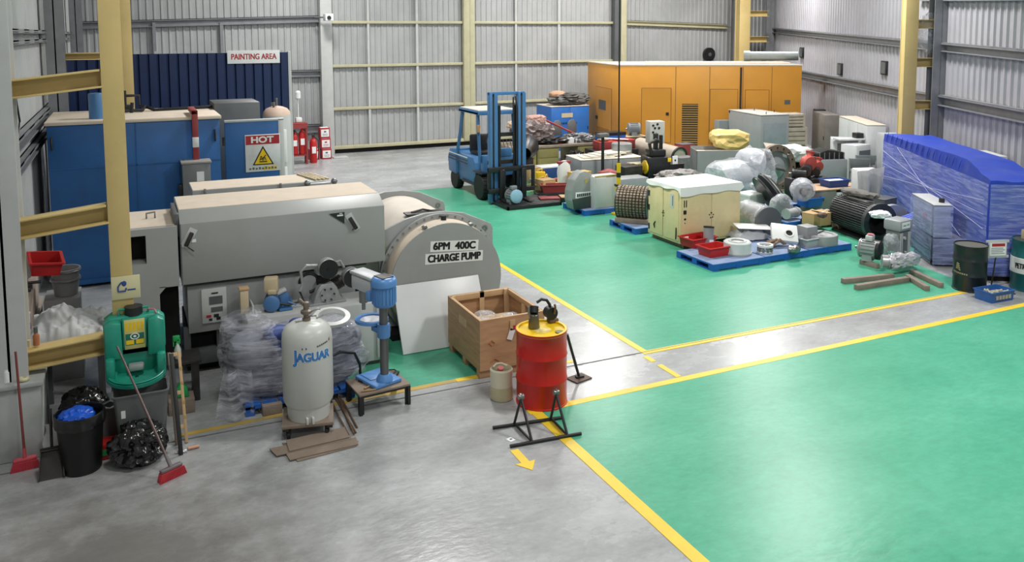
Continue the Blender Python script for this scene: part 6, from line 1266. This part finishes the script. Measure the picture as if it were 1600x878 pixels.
q = P(1562, 452); solo(MB().box(-.2, .2, -.12, .12, 0, .012, .003), 'black_mat', BLACK, 'black mat on the floor behind the blue printed crate', 'mat', (12.98, 8.78, .001), -.3)
solo(MB()._skin2((0, 0, .62), [(.36, -.05), (.36, .05), (.22, .05), (.22, -.05)], (1, -.4, .0), 40), 'cable_reel', M('reel_white', '#c9cbc9', .5), 'white reel standing behind the teal drum at the right edge', 'reel', (14.6, 9.15, -.26))

# ================================================================ stores along the back: cabinets, generator set
x, y, k = Q(872, 236); bcb = cabinet('blue steel cabinet with two doors left of the orange housing', (x+.5, y, 0), 1.55, 1.3, 1.62, M('cabinet_blue', '#2a68b4', .42, var=.08, dirt='#3f5f86', dirt_amt=.3), -.05, 'steel_cabinet', 'cabinet', 2, None, DUST)
MB().box(-.35, .1, -.022, -.015, 1.22, 1.38).build('label_plate', BEIGE, bcb); mb = MB(); [mb.box(-.5+i*.1, -.43+i*.1, -.022, -.015, .98, 1.04) for i in range(8)]; mb.build('vent_slots', NAVY, bcb)
lump('dark grey tarpaulin heap on the blue cabinet', (x+.7, y+.5, 1.645), (.75, .4, .22), M('tarp_dark', '#5d5c5a', .8, var=.3, scale=6), 'tarpaulin_heap', 'tarpaulin', 3, .35, .8)
lump('tan cushion on the dark tarpaulin heap', (x+.25, y+.55, 1.9), (.32, .25, .14), M('cushion_tan', '#b08c72', .8), 'cushion', 'cushion', 5, .1, .8)
# workbench with scrap
x, y, k = Q(872, 262); wb_ = thing('workbench', 'long workbench with olive drawers piled with scrap behind the forklift', 'workbench', (x, y, 0), -.02)
MB().box(-1.6, 1.7, 0, 1.4, .66, .74, .01).build('top', M('bench_top_tan', '#8f8473', .8, var=.2, scale=6), wb_)
for a, b in ((-1.5, -.75), (-.7, .05), (.75, 1.6)): o = MB().box(a, b, .05, 1.3, 0, .66, .006).build('drawer_unit', OLIVE, wb_); MB().box(a+.03, b-.03, .03, .05, .35, .62, .004).box(a+.03, b-.03, .03, .05, .05, .32, .004).build('drawer', OLIVE, o)
BZ = .742
lump('grey and pink rag heap on the workbench next to the black funnel', (x-.55, y+.75, BZ), (.6, .45, .38), M('rag_mixed', '#8f8280', .85, var=.4, scale=12), 'rag_heap', 'rags', 31, .45, .8, 5)
lump('beige canvas roll on top of the rag heap', (x-1.0, y+.9, BZ+.5), (.38, .25, .12), M('canvas_beige', '#b9a48c', .85, var=.15), 'canvas_roll', 'canvas', 32, .2, .7); lump('pink cloth bundle on the rag heap', (x-.4, y+.8, BZ+.62), (.32, .25, .14), M('cloth_pink', '#b08c82', .85, var=.2), 'cloth_bundle', 'cloth', 33, .3, .7)
solo(MB().lathe([(.36, 0), (.38, .02), (.36, .04), (.2, .5), (.19, .8), (.17, .8), (.18, .5), (.33, .04)], n=40), 'black_funnel', BLACK, 'large black funnel lying with its mouth towards the forklift', 'funnel', (*P(822, 252, .5), .95), rot=(PI/2+.15, .0, -.5))
lidbox('low steel rack holding the black funnel', (P(822, 252, .5)[0]-.2, P(822, 252, .5)[1]+.45, 0), .9, .9, .58, DSTEEL, None, 0, 'steel_rack', 'rack')
solo(MB().box(-.75, .75, -.12, .12, 0, .05, .01), 'red_channel', DRED, 'dull red channel section lying across the scrap on the workbench', 'channel', (x+.62, y+1.05, BZ+.42), rot=(.1, .45, -.2)) 
lump('dark wiring heap in front of the red channel', (x+.0, y+.35, BZ), (.55, .25, .1), DSTEEL, 'wiring_heap', 'wiring', 34, .5, .7); lump('scrap metal pieces at the right end of the workbench', (x+1.1, y+.55, BZ), (.4, .4, .12), JUNKG, 'scrap_heap', 'scrap', 35, .5, .6)
for i, (dx_, lab) in enumerate(((.8, 'grey chair back left of the pair behind the workbench'), (1.38, 'grey chair back right of the pair behind the workbench'))):
    c = thing('stacking_chair', lab, 'chair', (x+dx_+.1, y+1.75, 0), .3); MB().prism([(-.22, .8), (.22, .8), (.2, 1.2), (.1, 1.32), (-.1, 1.32), (-.2, 1.2)], 'xz', -.02, .02, .008).build('backrest', M('chair_grey', '#6b6b6c', .6, var=.1), c); MB().box(-.22, .22, -.42, 0, .42, .46, .01).build('seat', M('chair_grey', '#6b6b6c', .6), c)
    for sx in (-.2, .2): MB().tube([(sx, 0, 0), (sx, 0, .9)], .014, 6).build('leg', DSTEEL, c); MB().tube([(sx, -.4, 0), (sx, -.4, .44)], .014, 6).build('leg', DSTEEL, c)
for i, (dx_, dz_, w_, m_, lab) in enumerate(((.55, .1, .22, PAPER, 'white carton among scrap right of the red channel'), (.8, .0, .16, PAPER, 'small white packet at the front of the workbench'), (-1.2, .0, .3, LGREY, 'pale grey box at the left end of the workbench'), (.2, .02, .1, TRED, 'little red tin at the front edge of the workbench'))):
    lidbox(lab, (x+dx_, y+.22, BZ+.002), w_, w_*.8, w_*.7, m_, None, .3*i, 'small_box', 'box')
# floor items between bench and front pallets
x, y, k = Q(884, 262); lump('black sack under the front of the workbench', (x+.1, y-.5, 0), (.35, .25, .3), BAGB, 'black_sack', 'sack', 41, .3, .8)
crn('cardboard box beside the forklift mast', 837, 285, .46, .4, .42, CARD)
crn('blue and black case with white lid behind the cardboard box', 868, 283, .95, .45, .4, M('case_dark_blue', '#1f3f78', .5), WHITE, nm='equipment_case', cat='case', lh=.04)
x, y, k = Q(844, 292); yj = thing('yellow_jerrycan', 'yellow jerrycan standing among straps beside the cardboard box', 'can', (x, y, 0)); MB().box(-.13, .13, -.09, .09, 0, .44, .03).build('body', YEL, yj); MB().tube([(-.08, 0, .43), (-.06, 0, .5), (.06, 0, .5), (.08, 0, .43)], .018).build('handle', YEL, yj); MB().cyl((.09, 0, .43), (.1, 0, .49), .03).build('cap', DRED, yj)
x, y, k = Q(881, 296); wbg = thing('white_sack', 'white plastic sack with red top hanging over the dark case', 'sack', (x, y, 0)); MB().ball((0, 0, .42), (.2, .1, .4), 4, e=.8, amp=.06, freq=5, seed=2).build('sack', WHITE, wbg); MB().box(-.2, .2, -.06, .06, .72, .8, .02).build('red_tie', DRED, wbg)
for i in range(4):
    x, y, k = Q(832+i*7, 302-i*3); solo(MB().torus((0, 0, .12+.03*i), .2-.02*i, .022, (.3+i*.5, .6, .8-.2*i), arc=.8), 'yellow_hose', M('hose_amber', '#d0a83a', .5), 'loop of yellow hose among the scrap beside the forklift', 'hose', (x, y, .02), i*.7, 'yellow hose loops')
crn('brown open box beside the yellow hose loops', 857, 305, .42, .35, .4, CARD, None, .2)
x, y, k = Q(868, 308); tray('dull red steel trough behind the domed guard', (x+.05, y+.1, .12), .8, .28, .2, DRED, -.3, cat='trough', nm='steel_trough'); lidbox('black steel plate stack under the red trough', (x+.05, y+.1, 0), 1.1, .5, .11, DSTEEL, None, -.3, 'plate_stack', 'plates')
x, y, k = Q(832, 312); lidbox('flat white board offcut lying beside the steel platform', (x+.1, y, 0), .55, .4, .05, WHITE, None, .2, 'board_offcut', 'board')
x, y, k = Q(858, 318); lidbox('flat red steel box beside the black platform', (x+.05, y+.1, 0), .5, .3, .12, DRED, None, -.3, 'red_steel_box', 'box'); lidbox('black wooden tray of tools by the domed guard', (x+.65, y+.05, 0), .55, .35, .12, DSTEEL, PINE, -.3, 'tool_tray', 'tray')
x, y, k = Q(905, 297); lidbox('yellow edged plywood board behind the domed guard', (x, y, 0), .6, .3, .5, M('panel_yellowish', '#c2a04a', .6), None, .2, 'plywood_offcut', 'board'); 
for i in range(8):
    x, y, k = Q(842+i*8, 290+((i*5) % 11)); lump(['grey casting', 'brown leather strap', 'blue plastic lid', 'white cup', 'yellow bracket', 'red hose clamp', 'black bracket', 'tan wooden wedge'][i]+' in the scrap heap between forklift and domed guard', (x, y+.25, .02), (.16+.02*(i % 3), .13, .09+.02*(i % 2)), [JUNKG, BROWN, PALB, WHITE, YEL, DRED, BLACK, PINE][i], 'scrap_part', 'scrap', 50+i, .4, .6, 5, sub=3)
# black flag-top post
x, y, k = Q(921, 278); bp_ = thing('black_post', 'black post with a flat dusty cap among the scrap', 'post', (x, y-.75, 0)); MB().cyl((0, 0, 0), (0, 0, 1.3), .045, n=16).build('shaft', BLACK, bp_); MB().box(-.17, .17, -.1, .1, 1.3, 1.42, .03).build('cap', M('cap_dusty', '#5e5d5c', .7), bp_); MB().cyl((0, 0, 0), (0, 0, .03), .2, n=24).build('foot', DSTEEL, bp_)
# red cases, blue box on grey plan-chest
x, y, k = Q(945, 282); pc2_ = cabinet('long grey plan chest with cream sheets on top behind the domed guard', (x+.25, y, 0), 2.0, 1.1, .62, M('chest_grey', '#83868a', .5, var=.1), -.1, 'plan_chest', 'cabinet', 2, None, M('sheet_cream', '#cfc8b8', .7), False)
for i in range(4): solo(MB().box(-.5, .5, -.3, .3, 0, .025, .004), 'cover_sheet', M('sheet_cream', '#cfc8b8', .7), ['cream sheet lying lowest on the plan chest', 'cream sheet second on the plan chest', 'cream sheet slid to the left on the plan chest', 'cream sheet on top of the plan chest pile'][i], 'sheet', (x+.3+.22*(i-1.5), y+.45+.05*i, .642+.027*i), .15*i-.2)
solo(MB().lathe([(.3, 0), (.31, .02), (.31, .3), (.29, .32), (.02, .33)], n=40), 'round_tin', M('tin_silver', '#a4a8ac', .35, .5), 'round silver drum lid box on the right end of the plan chest', 'tin', (x+1.05, y+.75, .642))
x, y, k = Q(955, 262); lidbox('dark steel crate under the red instrument cases', (x, y, 0), 1.5, .8, .6, DSTEEL, None, -.1, 'steel_crate', 'crate'); rc = lidbox('red instrument case left of two behind the plan chest', (x-.25, y-.05, .622), .65, .5, .24, DRED, M('case_red', '#b03030', .45), -.1, 'instrument_case', 'case', 'red instrument cases'); lidbox('red instrument case right of two behind the plan chest', (x+.45, y+.0, .622), .6, .5, .26, DRED, M('case_red', '#b03030', .45), -.1, 'instrument_case', 'case', 'red instrument cases')
solo(MB().box(-.4, .4, -.06, .06, 0, .02), 'white_strip', PAPER, 'white strip lying across the red cases', 'strip', (x+.1, y-.1, .93), rot=(0, .05, -.5)); lump('tan glove on the left red case', (x-.35, y-.05, .87), (.18, .12, .05), BROWN, 'glove', 'glove', 61, .3)
x, y, k = Q(953, 252); b_ = lidbox('blue cabinet with black rim behind the red cases', (x-.2, y-.35, 0), .9, .45, .95, PALB, BLACK, -.1, 'blue_cabinet', 'cabinet', lh=.1); MB().cyl((.35, -.31, .75), (.35, -.32, .75), .07, n=20).build('white_dial', PAPER, b_)
# scrap in front of the plan chest
x, y, k = Q(955, 296); solo(MB().ball((0, 0, .16), (.26, .2, .16), 4, amp=.25, freq=5, seed=7, e=.6).mat(1).box(.1, .5, -.1, .1, .0, .06, .01), 'copper_winding', [M('copper_dusty', '#b0705a', .5, .3), DRED], 'pinkish copper winding lying before the plan chest', 'winding', (x, y+.2, .2), -.2); lidbox('dark tray under the copper winding', (x, y+.2, 0), 1.2, .6, .19, DSTEEL, None, -.15, 'dark_tray', 'tray')
crn('grey junction box with yellow mark before the plan chest', 978, 300, .5, .35, .3, JUNKG, None, .1, 0, 'junction_box', 'box'); crn('dark transformer box at the right of the plan chest', 990, 288, .6, .5, .5, DSTEEL, None, .0, 0, 'transformer_box', 'box'); crn('khaki box behind the ribbed stator', 1003, 283, .55, .4, .5, M('khaki_box', '#a8a282', .6), None, .0, 0, 'khaki_box', 'box')
x, y, k = Q(990, 318); gc = cabinet('long grey box with lock behind the ribbed stator', (x, y+.1, 0), .98, .5, .62, M('box_midgrey', '#85898b', .45, var=.06), -.05, 'steel_box', 'box', 1); crn('dull red sheet lying on the long grey box', 996, 312, .75, .3, .05, DRED, None, -.1, .625, 'red_sheet', 'sheet')
# control box on legs
x, y, k = Q(1020, 262); cbx_ = thing('control_cabinet', 'pale grey control box with switches on black legs before the orange housing', 'control box', (x-.4, y-.8, 0), -.25); MB().box(-.24, .24, 0, .4, .9, 1.58, .012).build('enclosure', M('control_pale', '#b8b8b2', .5, var=.05), cbx_)
mb = MB(); [mb.cyl((px_, -.02, pz_), (px_, 0, pz_), .035, n=14) for px_, pz_ in ((-.14, 1.46), (0, 1.5), (-.08, 1.38), (.05, 1.38), (-.14, 1.25), (-.04, 1.2), (-.04, 1.1), (-.02, 1.0))]; mb.build('switches', INK, cbx_)
for sx in (-.18, .18): MB().tube([(sx, .1, 0), (sx, .1, .9)], .03, 8).build('leg', BLACK, cbx_)
x, y = 15.35, 23.45; tb2 = cabinet('cream topped bench before the orange housing', (x, y, 0), 1.2, .5, .82, M('bench_under_dark', '#55503f', .7), -.1, 'bench', 'bench', 2, None, M('bench_cream_top', '#b8a98a', .7), False)
motor('small grey motor on the cream bench before the orange housing', (x+.25, y+.25, .845), 1.2, .2, .3, M('motor_dusty', '#7b8084', .55), box=False)
lidbox('white tin lid box left of the small grey motor', (x-.4, y+.35, .845), .4, .3, .08, WHITE, None, .2, 'tin_box', 'box')
# black pallet truck engine
x, y, k = Q(1030, 285); en = thing('diesel_engine', 'black engine block with yellow parts behind the yellow cabinet', 'engine', (x, y+.2, 0), -.2); MB().box(-.35, .35, -.3, .3, .15, .75, .04).build('block', BLACK, en); MB().box(-.25, .25, -.2, .2, .75, .95, .04).box(-.06, .06, -.06, .06, .9, 1.4, .01).box(.12, .2, -.05, .05, .9, 1.35).build('head', BLACK, en); MB().tube([(-.2, -.2, .8), (-.3, -.25, 1.15), (-.1, -.25, 1.25), (.0, -.2, 1.2)], .05).build('manifold', DSTEEL, en); MB().cyl((-.38, -.1, .45), (-.34, -.1, .45), .2, n=24).build('yellow_pulley', YEL, en); MB().box(.25, .36, -.31, -.28, .6, .72, .01).build('yellow_cover', YEL, en); MB().box(-.4, .4, -.35, .35, 0, .15).build('skid', DSTEEL, en)
solo(MB().box(-.09, .09, -.02, .02, 0, .24).mat(1).cyl((0, -.025, .12), (0, -.02, .12), .03), 'white_notice', [PAPER, INK], 'white card with black dot beside the black engine', 'card', (x+.5, y-.05, .5)); lidbox('black drive unit under the white card', (x+.55, y+.15, 0), .5, .5, .49, BLACK, None, 0, 'drive_unit', 'machine')
# beige cylinder
a, b = Vector((15.35, 22.95)), Vector((15.62, 21.15))
pcy = thing('duct_pipe', 'long beige cylinder lying behind the yellow cabinet', 'pipe', (a.x, a.y, 0)); MB().cyl((0, 0, .55), (b.x-a.x, b.y-a.y, .42), .32, n=40).build('tube', M('pipe_beige', '#a89c8e', .5, var=.08), pcy); u = Vector((b.x-a.x, b.y-a.y, -.13)).normalized(); MB().hring(tuple(Vector((b.x-a.x, b.y-a.y, .42))+u*.01), .34, .29, .06, tuple(u), 40).build('end_ring', DSTEEL, pcy); MB().box(.2, .5, -.3, .3, 0, .18).box(b.x-a.x-.5, b.x-a.x-.2, b.y-a.y-.2, b.y-a.y+.4, 0, .1).build('saddle', TIMB, pcy)
lump('paper and scrap strips in front of the beige cylinder', (*P(1058, 292), .0), (.6, .35, .22), M('scrap_pale', '#8f8a88', .7, var=.4, scale=16), 'scrap_strips', 'scrap', 71, .5, .6)
crn('dull red case right of the beige cylinder', 1075, 262, .5, .4, .75, DRED, DGREY, .1, 0, 'red_case', 'case'); crn('grey crate below the dull red case', 1075, 275, .6, .4, .55, JUNKG, None, .1, 0, 'grey_crate', 'crate')
# open grey cabinet with yellow crumpled cover
A_, B_ = Q(1088, 292), Q(1158, 300); gcb = thing('open_top_cabinet', 'grey open topped steel cabinet with yellow cover on it', 'cabinet', (A_[0]+.15, A_[1]+.2, 0), -.42)
MB().box(0, 1.55, 0, .02, 0, .98).box(0, .02, 0, .8, 0, .98).box(1.53, 1.55, 0, .8, 0, .98).box(0, 1.55, .78, .8, 0, 1.02).build('walls', M('cab_grey', '#808384', .45, var=.06), gcb); MB().box(.02, 1.53, .02, .78, .86, .9).build('inner_shelf', DUST, gcb)
lump('crumpled yellow plastic cover lying on the open topped cabinet', (A_[0]+1.25, A_[1]+.1, 1.0), (.52, .34, .26), M('cover_yellow', '#cdb26c', .5, var=.12, scale=6), 'yellow_cover', 'cover', 81, .5, .5, 2.0, False, rz=-.5, sub=3, crisp=True)
# generator set
A_ = Q(1140, 278); gs_ = thing('generator_set', 'large grey enclosed generator set with vented end before the orange housing', 'generator', (18.43, 22.23, 0), -1.75)
GW, GD, GH = 2.0, 1.0, 1.7
MB().box(0, GW, 0, GD, .2, GH, .01).build('enclosure', M('genset_grey', '#8a8e90', .45, var=.05), gs_); MB().box(-.01, GW+.02, -.01, GD+.01, GH, GH+.02, .004).build('top', M('genset_dust', '#a8a8a2', .7), gs_); MB().box(.05, GW-.05, .05, GD-.05, 0, .2).build('skid', DSTEEL, gs_)
MB().box(GW, GW+.015, .1, GD-.1, .5, 1.45, .006).build('radiator_panel', M('panel_bluegrey', '#7e868c', .5), gs_); MB().box(-.02, 0, .15, GD-.15, 1.4, 1.64).build('dark_opening', VOID, gs_); MB().box(-.35, -.02, -.35, .15, .0, 1.35, .01).build('panel_box', M('genset_box', '#7f8486', .45, var=.05), gs_)
for x_, y_ in ((.6, .6), (1.3, .9), (1.8, .3)): MB().tube([(x_, y_, GH), (x_, y_, GH+.1)], .012, 6).build('lifting_pin', DSTEEL, gs_)
MB().box(.02, .08, -.01, 0, 1.62, 1.7).build('catch', BLACK, gs_); MB().cyl((-.2, -.37, 1.0), (-.2, -.35, 1.0), .05, n=16).build('key_switch', BLACK, gs_)
# timber crates at its far end
x, y, k = Q(1228, 268)
for i, (zz, hh, lab) in enumerate(((0, .62, 'pale slatted timber crate at the bottom of the stack behind the generator set'), (.63, .6, 'pale slatted timber crate in the middle of the stack behind the generator set'), (1.24, .42, 'pale slatted timber crate on top of the stack behind the generator set'))):
    c = thing('slatted_crate', lab, 'crate', (19.86-.05*(i == 2), 20.8+.05*(i == 2), zz), -.3, 'slatted crates'); CG = M('crate_grey_timber', '#a59a8c', .75, var=.15)
    for kk in range(4): z_ = hh*kk/4+.01; MB().box(-.36, .36, -.33, .33, z_, z_+hh/4-.025, .004).build('slat_course', CG, c)
    MB().box(-.33, .33, -.3, .3, 0.0, hh-.02).build('contents', M('crate_inner', '#77695c', .8), c); [MB().box(s_*.335-.035, s_*.335+.035, -.34, .34, 0, hh-.01).build('end_post', CG, c) for s_ in (-1, 1)]
# brown and white cabinets along the right wall, their fronts parallel to it
WA = math.atan2(ru.y, ru.x)
def onwall(px, py, off): 
    d = _ray(px, py); p = C0+rn*off; t = p.dot(rn)/(d.x*rn.x+d.y*rn.y); return (d.x*t, d.y*t, 0)
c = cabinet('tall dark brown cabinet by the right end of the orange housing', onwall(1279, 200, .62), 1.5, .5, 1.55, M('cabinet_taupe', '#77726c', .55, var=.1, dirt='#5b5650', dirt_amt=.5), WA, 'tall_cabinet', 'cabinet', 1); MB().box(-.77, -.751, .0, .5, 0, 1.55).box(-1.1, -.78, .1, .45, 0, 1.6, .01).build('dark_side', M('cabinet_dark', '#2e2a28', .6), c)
WC = M('cabinet_white', '#bfc2c4', .45, var=.05)
cabinet('long white wall cabinets with three doors along the right wall', onwall(1332, 215, .62), 2.6, .5, 1.66, WC, WA, 'white_cabinet', 'cabinet', 3, None, DUST)
cabinet('pale grey cabinet at the right end of the white wall cabinets', onwall(1382, 215, .6), 1.15, .48, 1.55, M('cabinet_palegrey', '#a4a7aa', .5), WA, 'grey_cabinet', 'cabinet', 1)
x, y, k = Q(1318, 283); c = cabinet('low white cabinet with grey door panel in front of the wall cabinets', (x, y, 0), .72, .6, 1.22, WC, -.75, 'low_cabinet', 'cabinet', 1); MB().box(-.2, .3, -.025, -.015, .12, 1.1).build('grey_panel', M('panel_grey', '#6f7376', .5), c)
x, y, k = Q(1347, 290); c = cabinet('low white cabinet with dark panel, right of the grey panelled one', (x, y, 0), .62, .5, 1.15, WC, .1, 'low_cabinet', 'cabinet', 1); MB().box(-.2, .28, -.025, -.015, .2, 1.0).build('dark_panel', M('panel_bluegrey2', '#5f6a70', .5), c)
x, y, k = Q(1326, 218, 1.23); o = thing('keyboard_tray', 'open printer tray and black keyboard on the low white cabinet', 'tray', (x, y, 1.225), -.3); MB().box(-.38, .4, -.2, .2, 0, .05, .01).build('tray', WC, o); MB().box(.15, .38, -.15, .1, .05, .2, .02).build('black_unit', BLACK, o)
x, y, k = Q(1370, 268); mnt = thing('computer_monitor', 'black computer monitor on a cream stand before the blue shrouded machine', 'monitor', (x+.1, y-.1, 0), .5); MB().box(-.35, .35, -.03, .03, 1.05, 1.55, .02).build('screen', BLACK, mnt); MB().box(-.3, .3, -.2, .25, 0, .95, .01).build('cream_pedestal', M('pedestal_cream', '#c4ae82', .6), mnt); MB().box(-.05, .05, .0, .06, .95, 1.1).build('neck', BLACK, mnt)
x, y, k = Q(1350, 308)
for i in range(2):
    c = thing('steel_chair', ['grey steel armchair frame nearer the blue shrouded machine', 'grey steel armchair frame behind the other one'][i], 'chair', (x-.1+.62*i, y+.0+.35*i, 0), -.6)
    for sx in (-.25, .25):
        MB().tube([(sx, -.25, 0), (sx, -.25, .62), (sx, .25, .66), (sx, .25, 0)], .022, 8).build('leg', M('chair_frame', '#8d8f90', .35, .6), c); MB().tube([(sx, .25, .62), (sx, .32, .98)], .022, 8).build('back_post', M('chair_frame', '#8d8f90', .35, .6), c)
    MB().box(-.25, .25, -.24, .24, .4, .45, .015).build('seat', M('chair_seat_tan', '#7d7060', .7), c); MB().box(-.25, .25, .27, .31, .72, .98, .01).build('backrest', M('chair_back', '#5d6467', .6), c)
# tan sheet, grey ribbed unit, red pumps, desk
x, y, k = Q(1272, 276); ts = thing('tilted_board', 'tan board sloping over the machines behind the brown flange ring', 'board', (x-1.0, y-.25, .0), -.6); MB().box(-.85, .85, -.5, .5, .86, .89, .004, rot=(.1, .12, 0)).build('board', M('board_tan', '#a89e90', .7, var=.06), ts); MB().box(-.7, -.6, -.4, .4, 0, .95).box(.6, .7, -.4, .4, 0, .78).build('trestle', TIMB, ts)
x, y, k = Q(1298, 300); gu = thing('radiator_unit', 'grey cabinet with black ribbed opening behind the desk', 'machine', (x+.12, y+.1, 0), -.3); MB().box(-.45, .45, 0, .7, .0, .86, .012).build('casing', M('unit_grey', '#858a8d', .45, var=.06), gu); MB().prism([(-.4, .86), (.4, .86), (.35, 1.05), (-.1, 1.12), (-.4, 1.02)], 'xz', .05, .6, .01).build('top_opening', VOID, gu); mb = MB(); [mb.box(-.35+kk*.14, -.33+kk*.14, .03, .62, .86, 1.05) for kk in range(6)]; mb.build('ribs', JUNKG, gu); MB().box(-.5, -.46, -.02, .5, .1, .95, .01).build('black_side', BLACK, gu)
def redpump(label, px, py, s): x, y, k = Q(px, py, .6); t = thing('red_pump', label, 'pump', (x+.15, y+1.3, .62), .3); MB().lathe([(.02, -.12*s), (.16*s, -.1*s), (.19*s, 0), (.16*s, .1*s), (.02, .12*s)], (0, 0, .36*s), (.5, 1, .1), 28).cyl((0, 0, .4*s), (.1*s, 0, .6*s), .08*s, n=18).hring((.1*s, 0, .6*s), .11*s, .05*s, .03, (.4, 0, 1), 20).build('casing', M('pump_red', '#a8483e', .45, var=.12), t); MB().cyl((0, 0, 0), (0, 0, .25*s), .07*s, n=16).box(-.14*s, .14*s, -.1*s, .1*s, 0, .04).build('neck', BLACK, t); MB().cyl((-.28*s, -.1, .2*s), (-.05, 0, .25*s), .12*s, n=20).build('inlet', BLACK, t)
redpump('taller red pump on the parts shelf behind the desk', 1318, 294, 1.1); redpump('smaller red pump on the parts shelf behind the desk', 1333, 292, .8); x, y, k = Q(1325, 294, .6); lidbox('dark parts shelf carrying the red pumps', (x+.1, y+1.35, 0), 1.1, .45, .61, DSTEEL, None, -.2, 'parts_shelf', 'shelf')
motor('black motor left of the red pumps', (x-.28, y+1.32, .625), .8, .13, .26, BLACK, box=False)
x, y, k = Q(1316, 332); dk = thing('desk', 'grey desk with tan top carrying a blue tray by the dust sheet', 'desk', (x+.05, y+.15, 0), -.12); MB().box(-.85, .8, 0, .75, .52, .55, .004).build('top', M('desk_top_tan', '#b89a80', .7, var=.08), dk); MB().box(-.8, -.05, .05, .7, 0, .52, .008).build('drawer_unit', M('desk_grey', '#85827c', .5), dk); MB().cyl((-.45, .02, .3), (-.45, .05, .3), .03, n=12).build('lock', BLACK, dk); MB().box(.7, .78, .05, .7, 0, .52).build('leg', DGREY, dk); MB().box(-.05, .12, .03, .06, .1, .45).build('white_sheet', PAPER, dk)
x, y, k = Q(1338, 334); mb = MB().box(-.27, .27, 0, .4, .03, .48, .03); solo(mb, 'crt_monitor', BLACK, 'black boxy monitor under the desk top by the dust sheet', 'monitor', (dk.location.x+.41, dk.location.y-.05, -.02), -.12)
x, y = P(1326, 296, .6); tray('dark blue tray of white papers on the desk', (dk.location.x+.15, dk.location.y+.32, .553), .62, .4, .16, M('tray_navy', '#22407e', .5), -.1); solo(MB().box(-.25, .25, -.14, .14, 0, .1, .02), 'paper_pile', PAPER, 'white paper pile in the dark blue tray', 'papers', (dk.location.x+.15, dk.location.y+.32, .6), -.2)
# low parts heap in front of the desk
for i, (px, py, w_, m_, lab) in enumerate(((1268, 340, .22, BLACK, 'black casting before the clear bagged motor'), (1290, 338, .5, M('board_cream', '#b8a68c', .7), 'cream board lying behind the brown cartons'), (1312, 336, .4, BROWN, 'brown sacking in front of the desk'), (1332, 338, .35, DSTEEL, 'dark cable offcuts before the black monitor'), (1350, 340, .3, JUNKG, 'grey clamp ring heap near the dust sheet'), (1322, 345, .3, M('tan_gasket', '#a0806a', .8), 'tan gasket on the heap behind the black motor'))):
    x, y, k = Q(px, py, .2); lump(lab, (x, y+.1, .0), (w_*.75, w_*.5, .16), m_, 'parts_heap', 'scrap', 90+i, .35, .7)
x, y, k = Q(1532, 262); cabinet('white cabinet against the right wall behind the blue shrouded machine', onwall(1530, 240, .46), .9, .35, 1.78, WC, WA, 'white_cabinet', 'cabinet', 2)
solo(MB().cyl((0, 0, .0), (0, .1, 0), .3, n=30), 'grey_disc', LGREY, 'round grey plate behind the film wrapped machine by the right wall', 'disc', (15.05, 9.72, 1.1), .9); lidbox('low shelf under the round grey plate by the right wall', (15.02, 9.7, 0), .5, .25, .77, DGREY, None, WA, 'low_shelf', 'shelf')
# loose cable down the left wall, bagged fan between the right columns
pts = []
for px, py in ((4, 2), (14, 60), (19, 105), (24, 150), (31, 190), (28, 215), (22, 232)):
    d = _ray(px, py); t = -1.36/d.x; pts.append((-1.36, d.y*t, H+d.z*t))
c0 = Vector(pts[-1]); solo(MB().tube([Vector(p)-c0 for p in pts], .014, 6), 'wall_cable', BLACK, 'thin black cable hanging down the left wall cladding', 'cable', c0)
c0 = Vector(onW(1450, 50, .3)); solo(MB().ball((0, 0, 0), (.28, .2, .5), 3, e=.8, amp=.3, freq=3, seed=4), 'bagged_fan', CLEAR, 'wall fan bagged in grey plastic between the yellow and grey right columns', 'fan', c0)
bpy.context.view_layer.update()
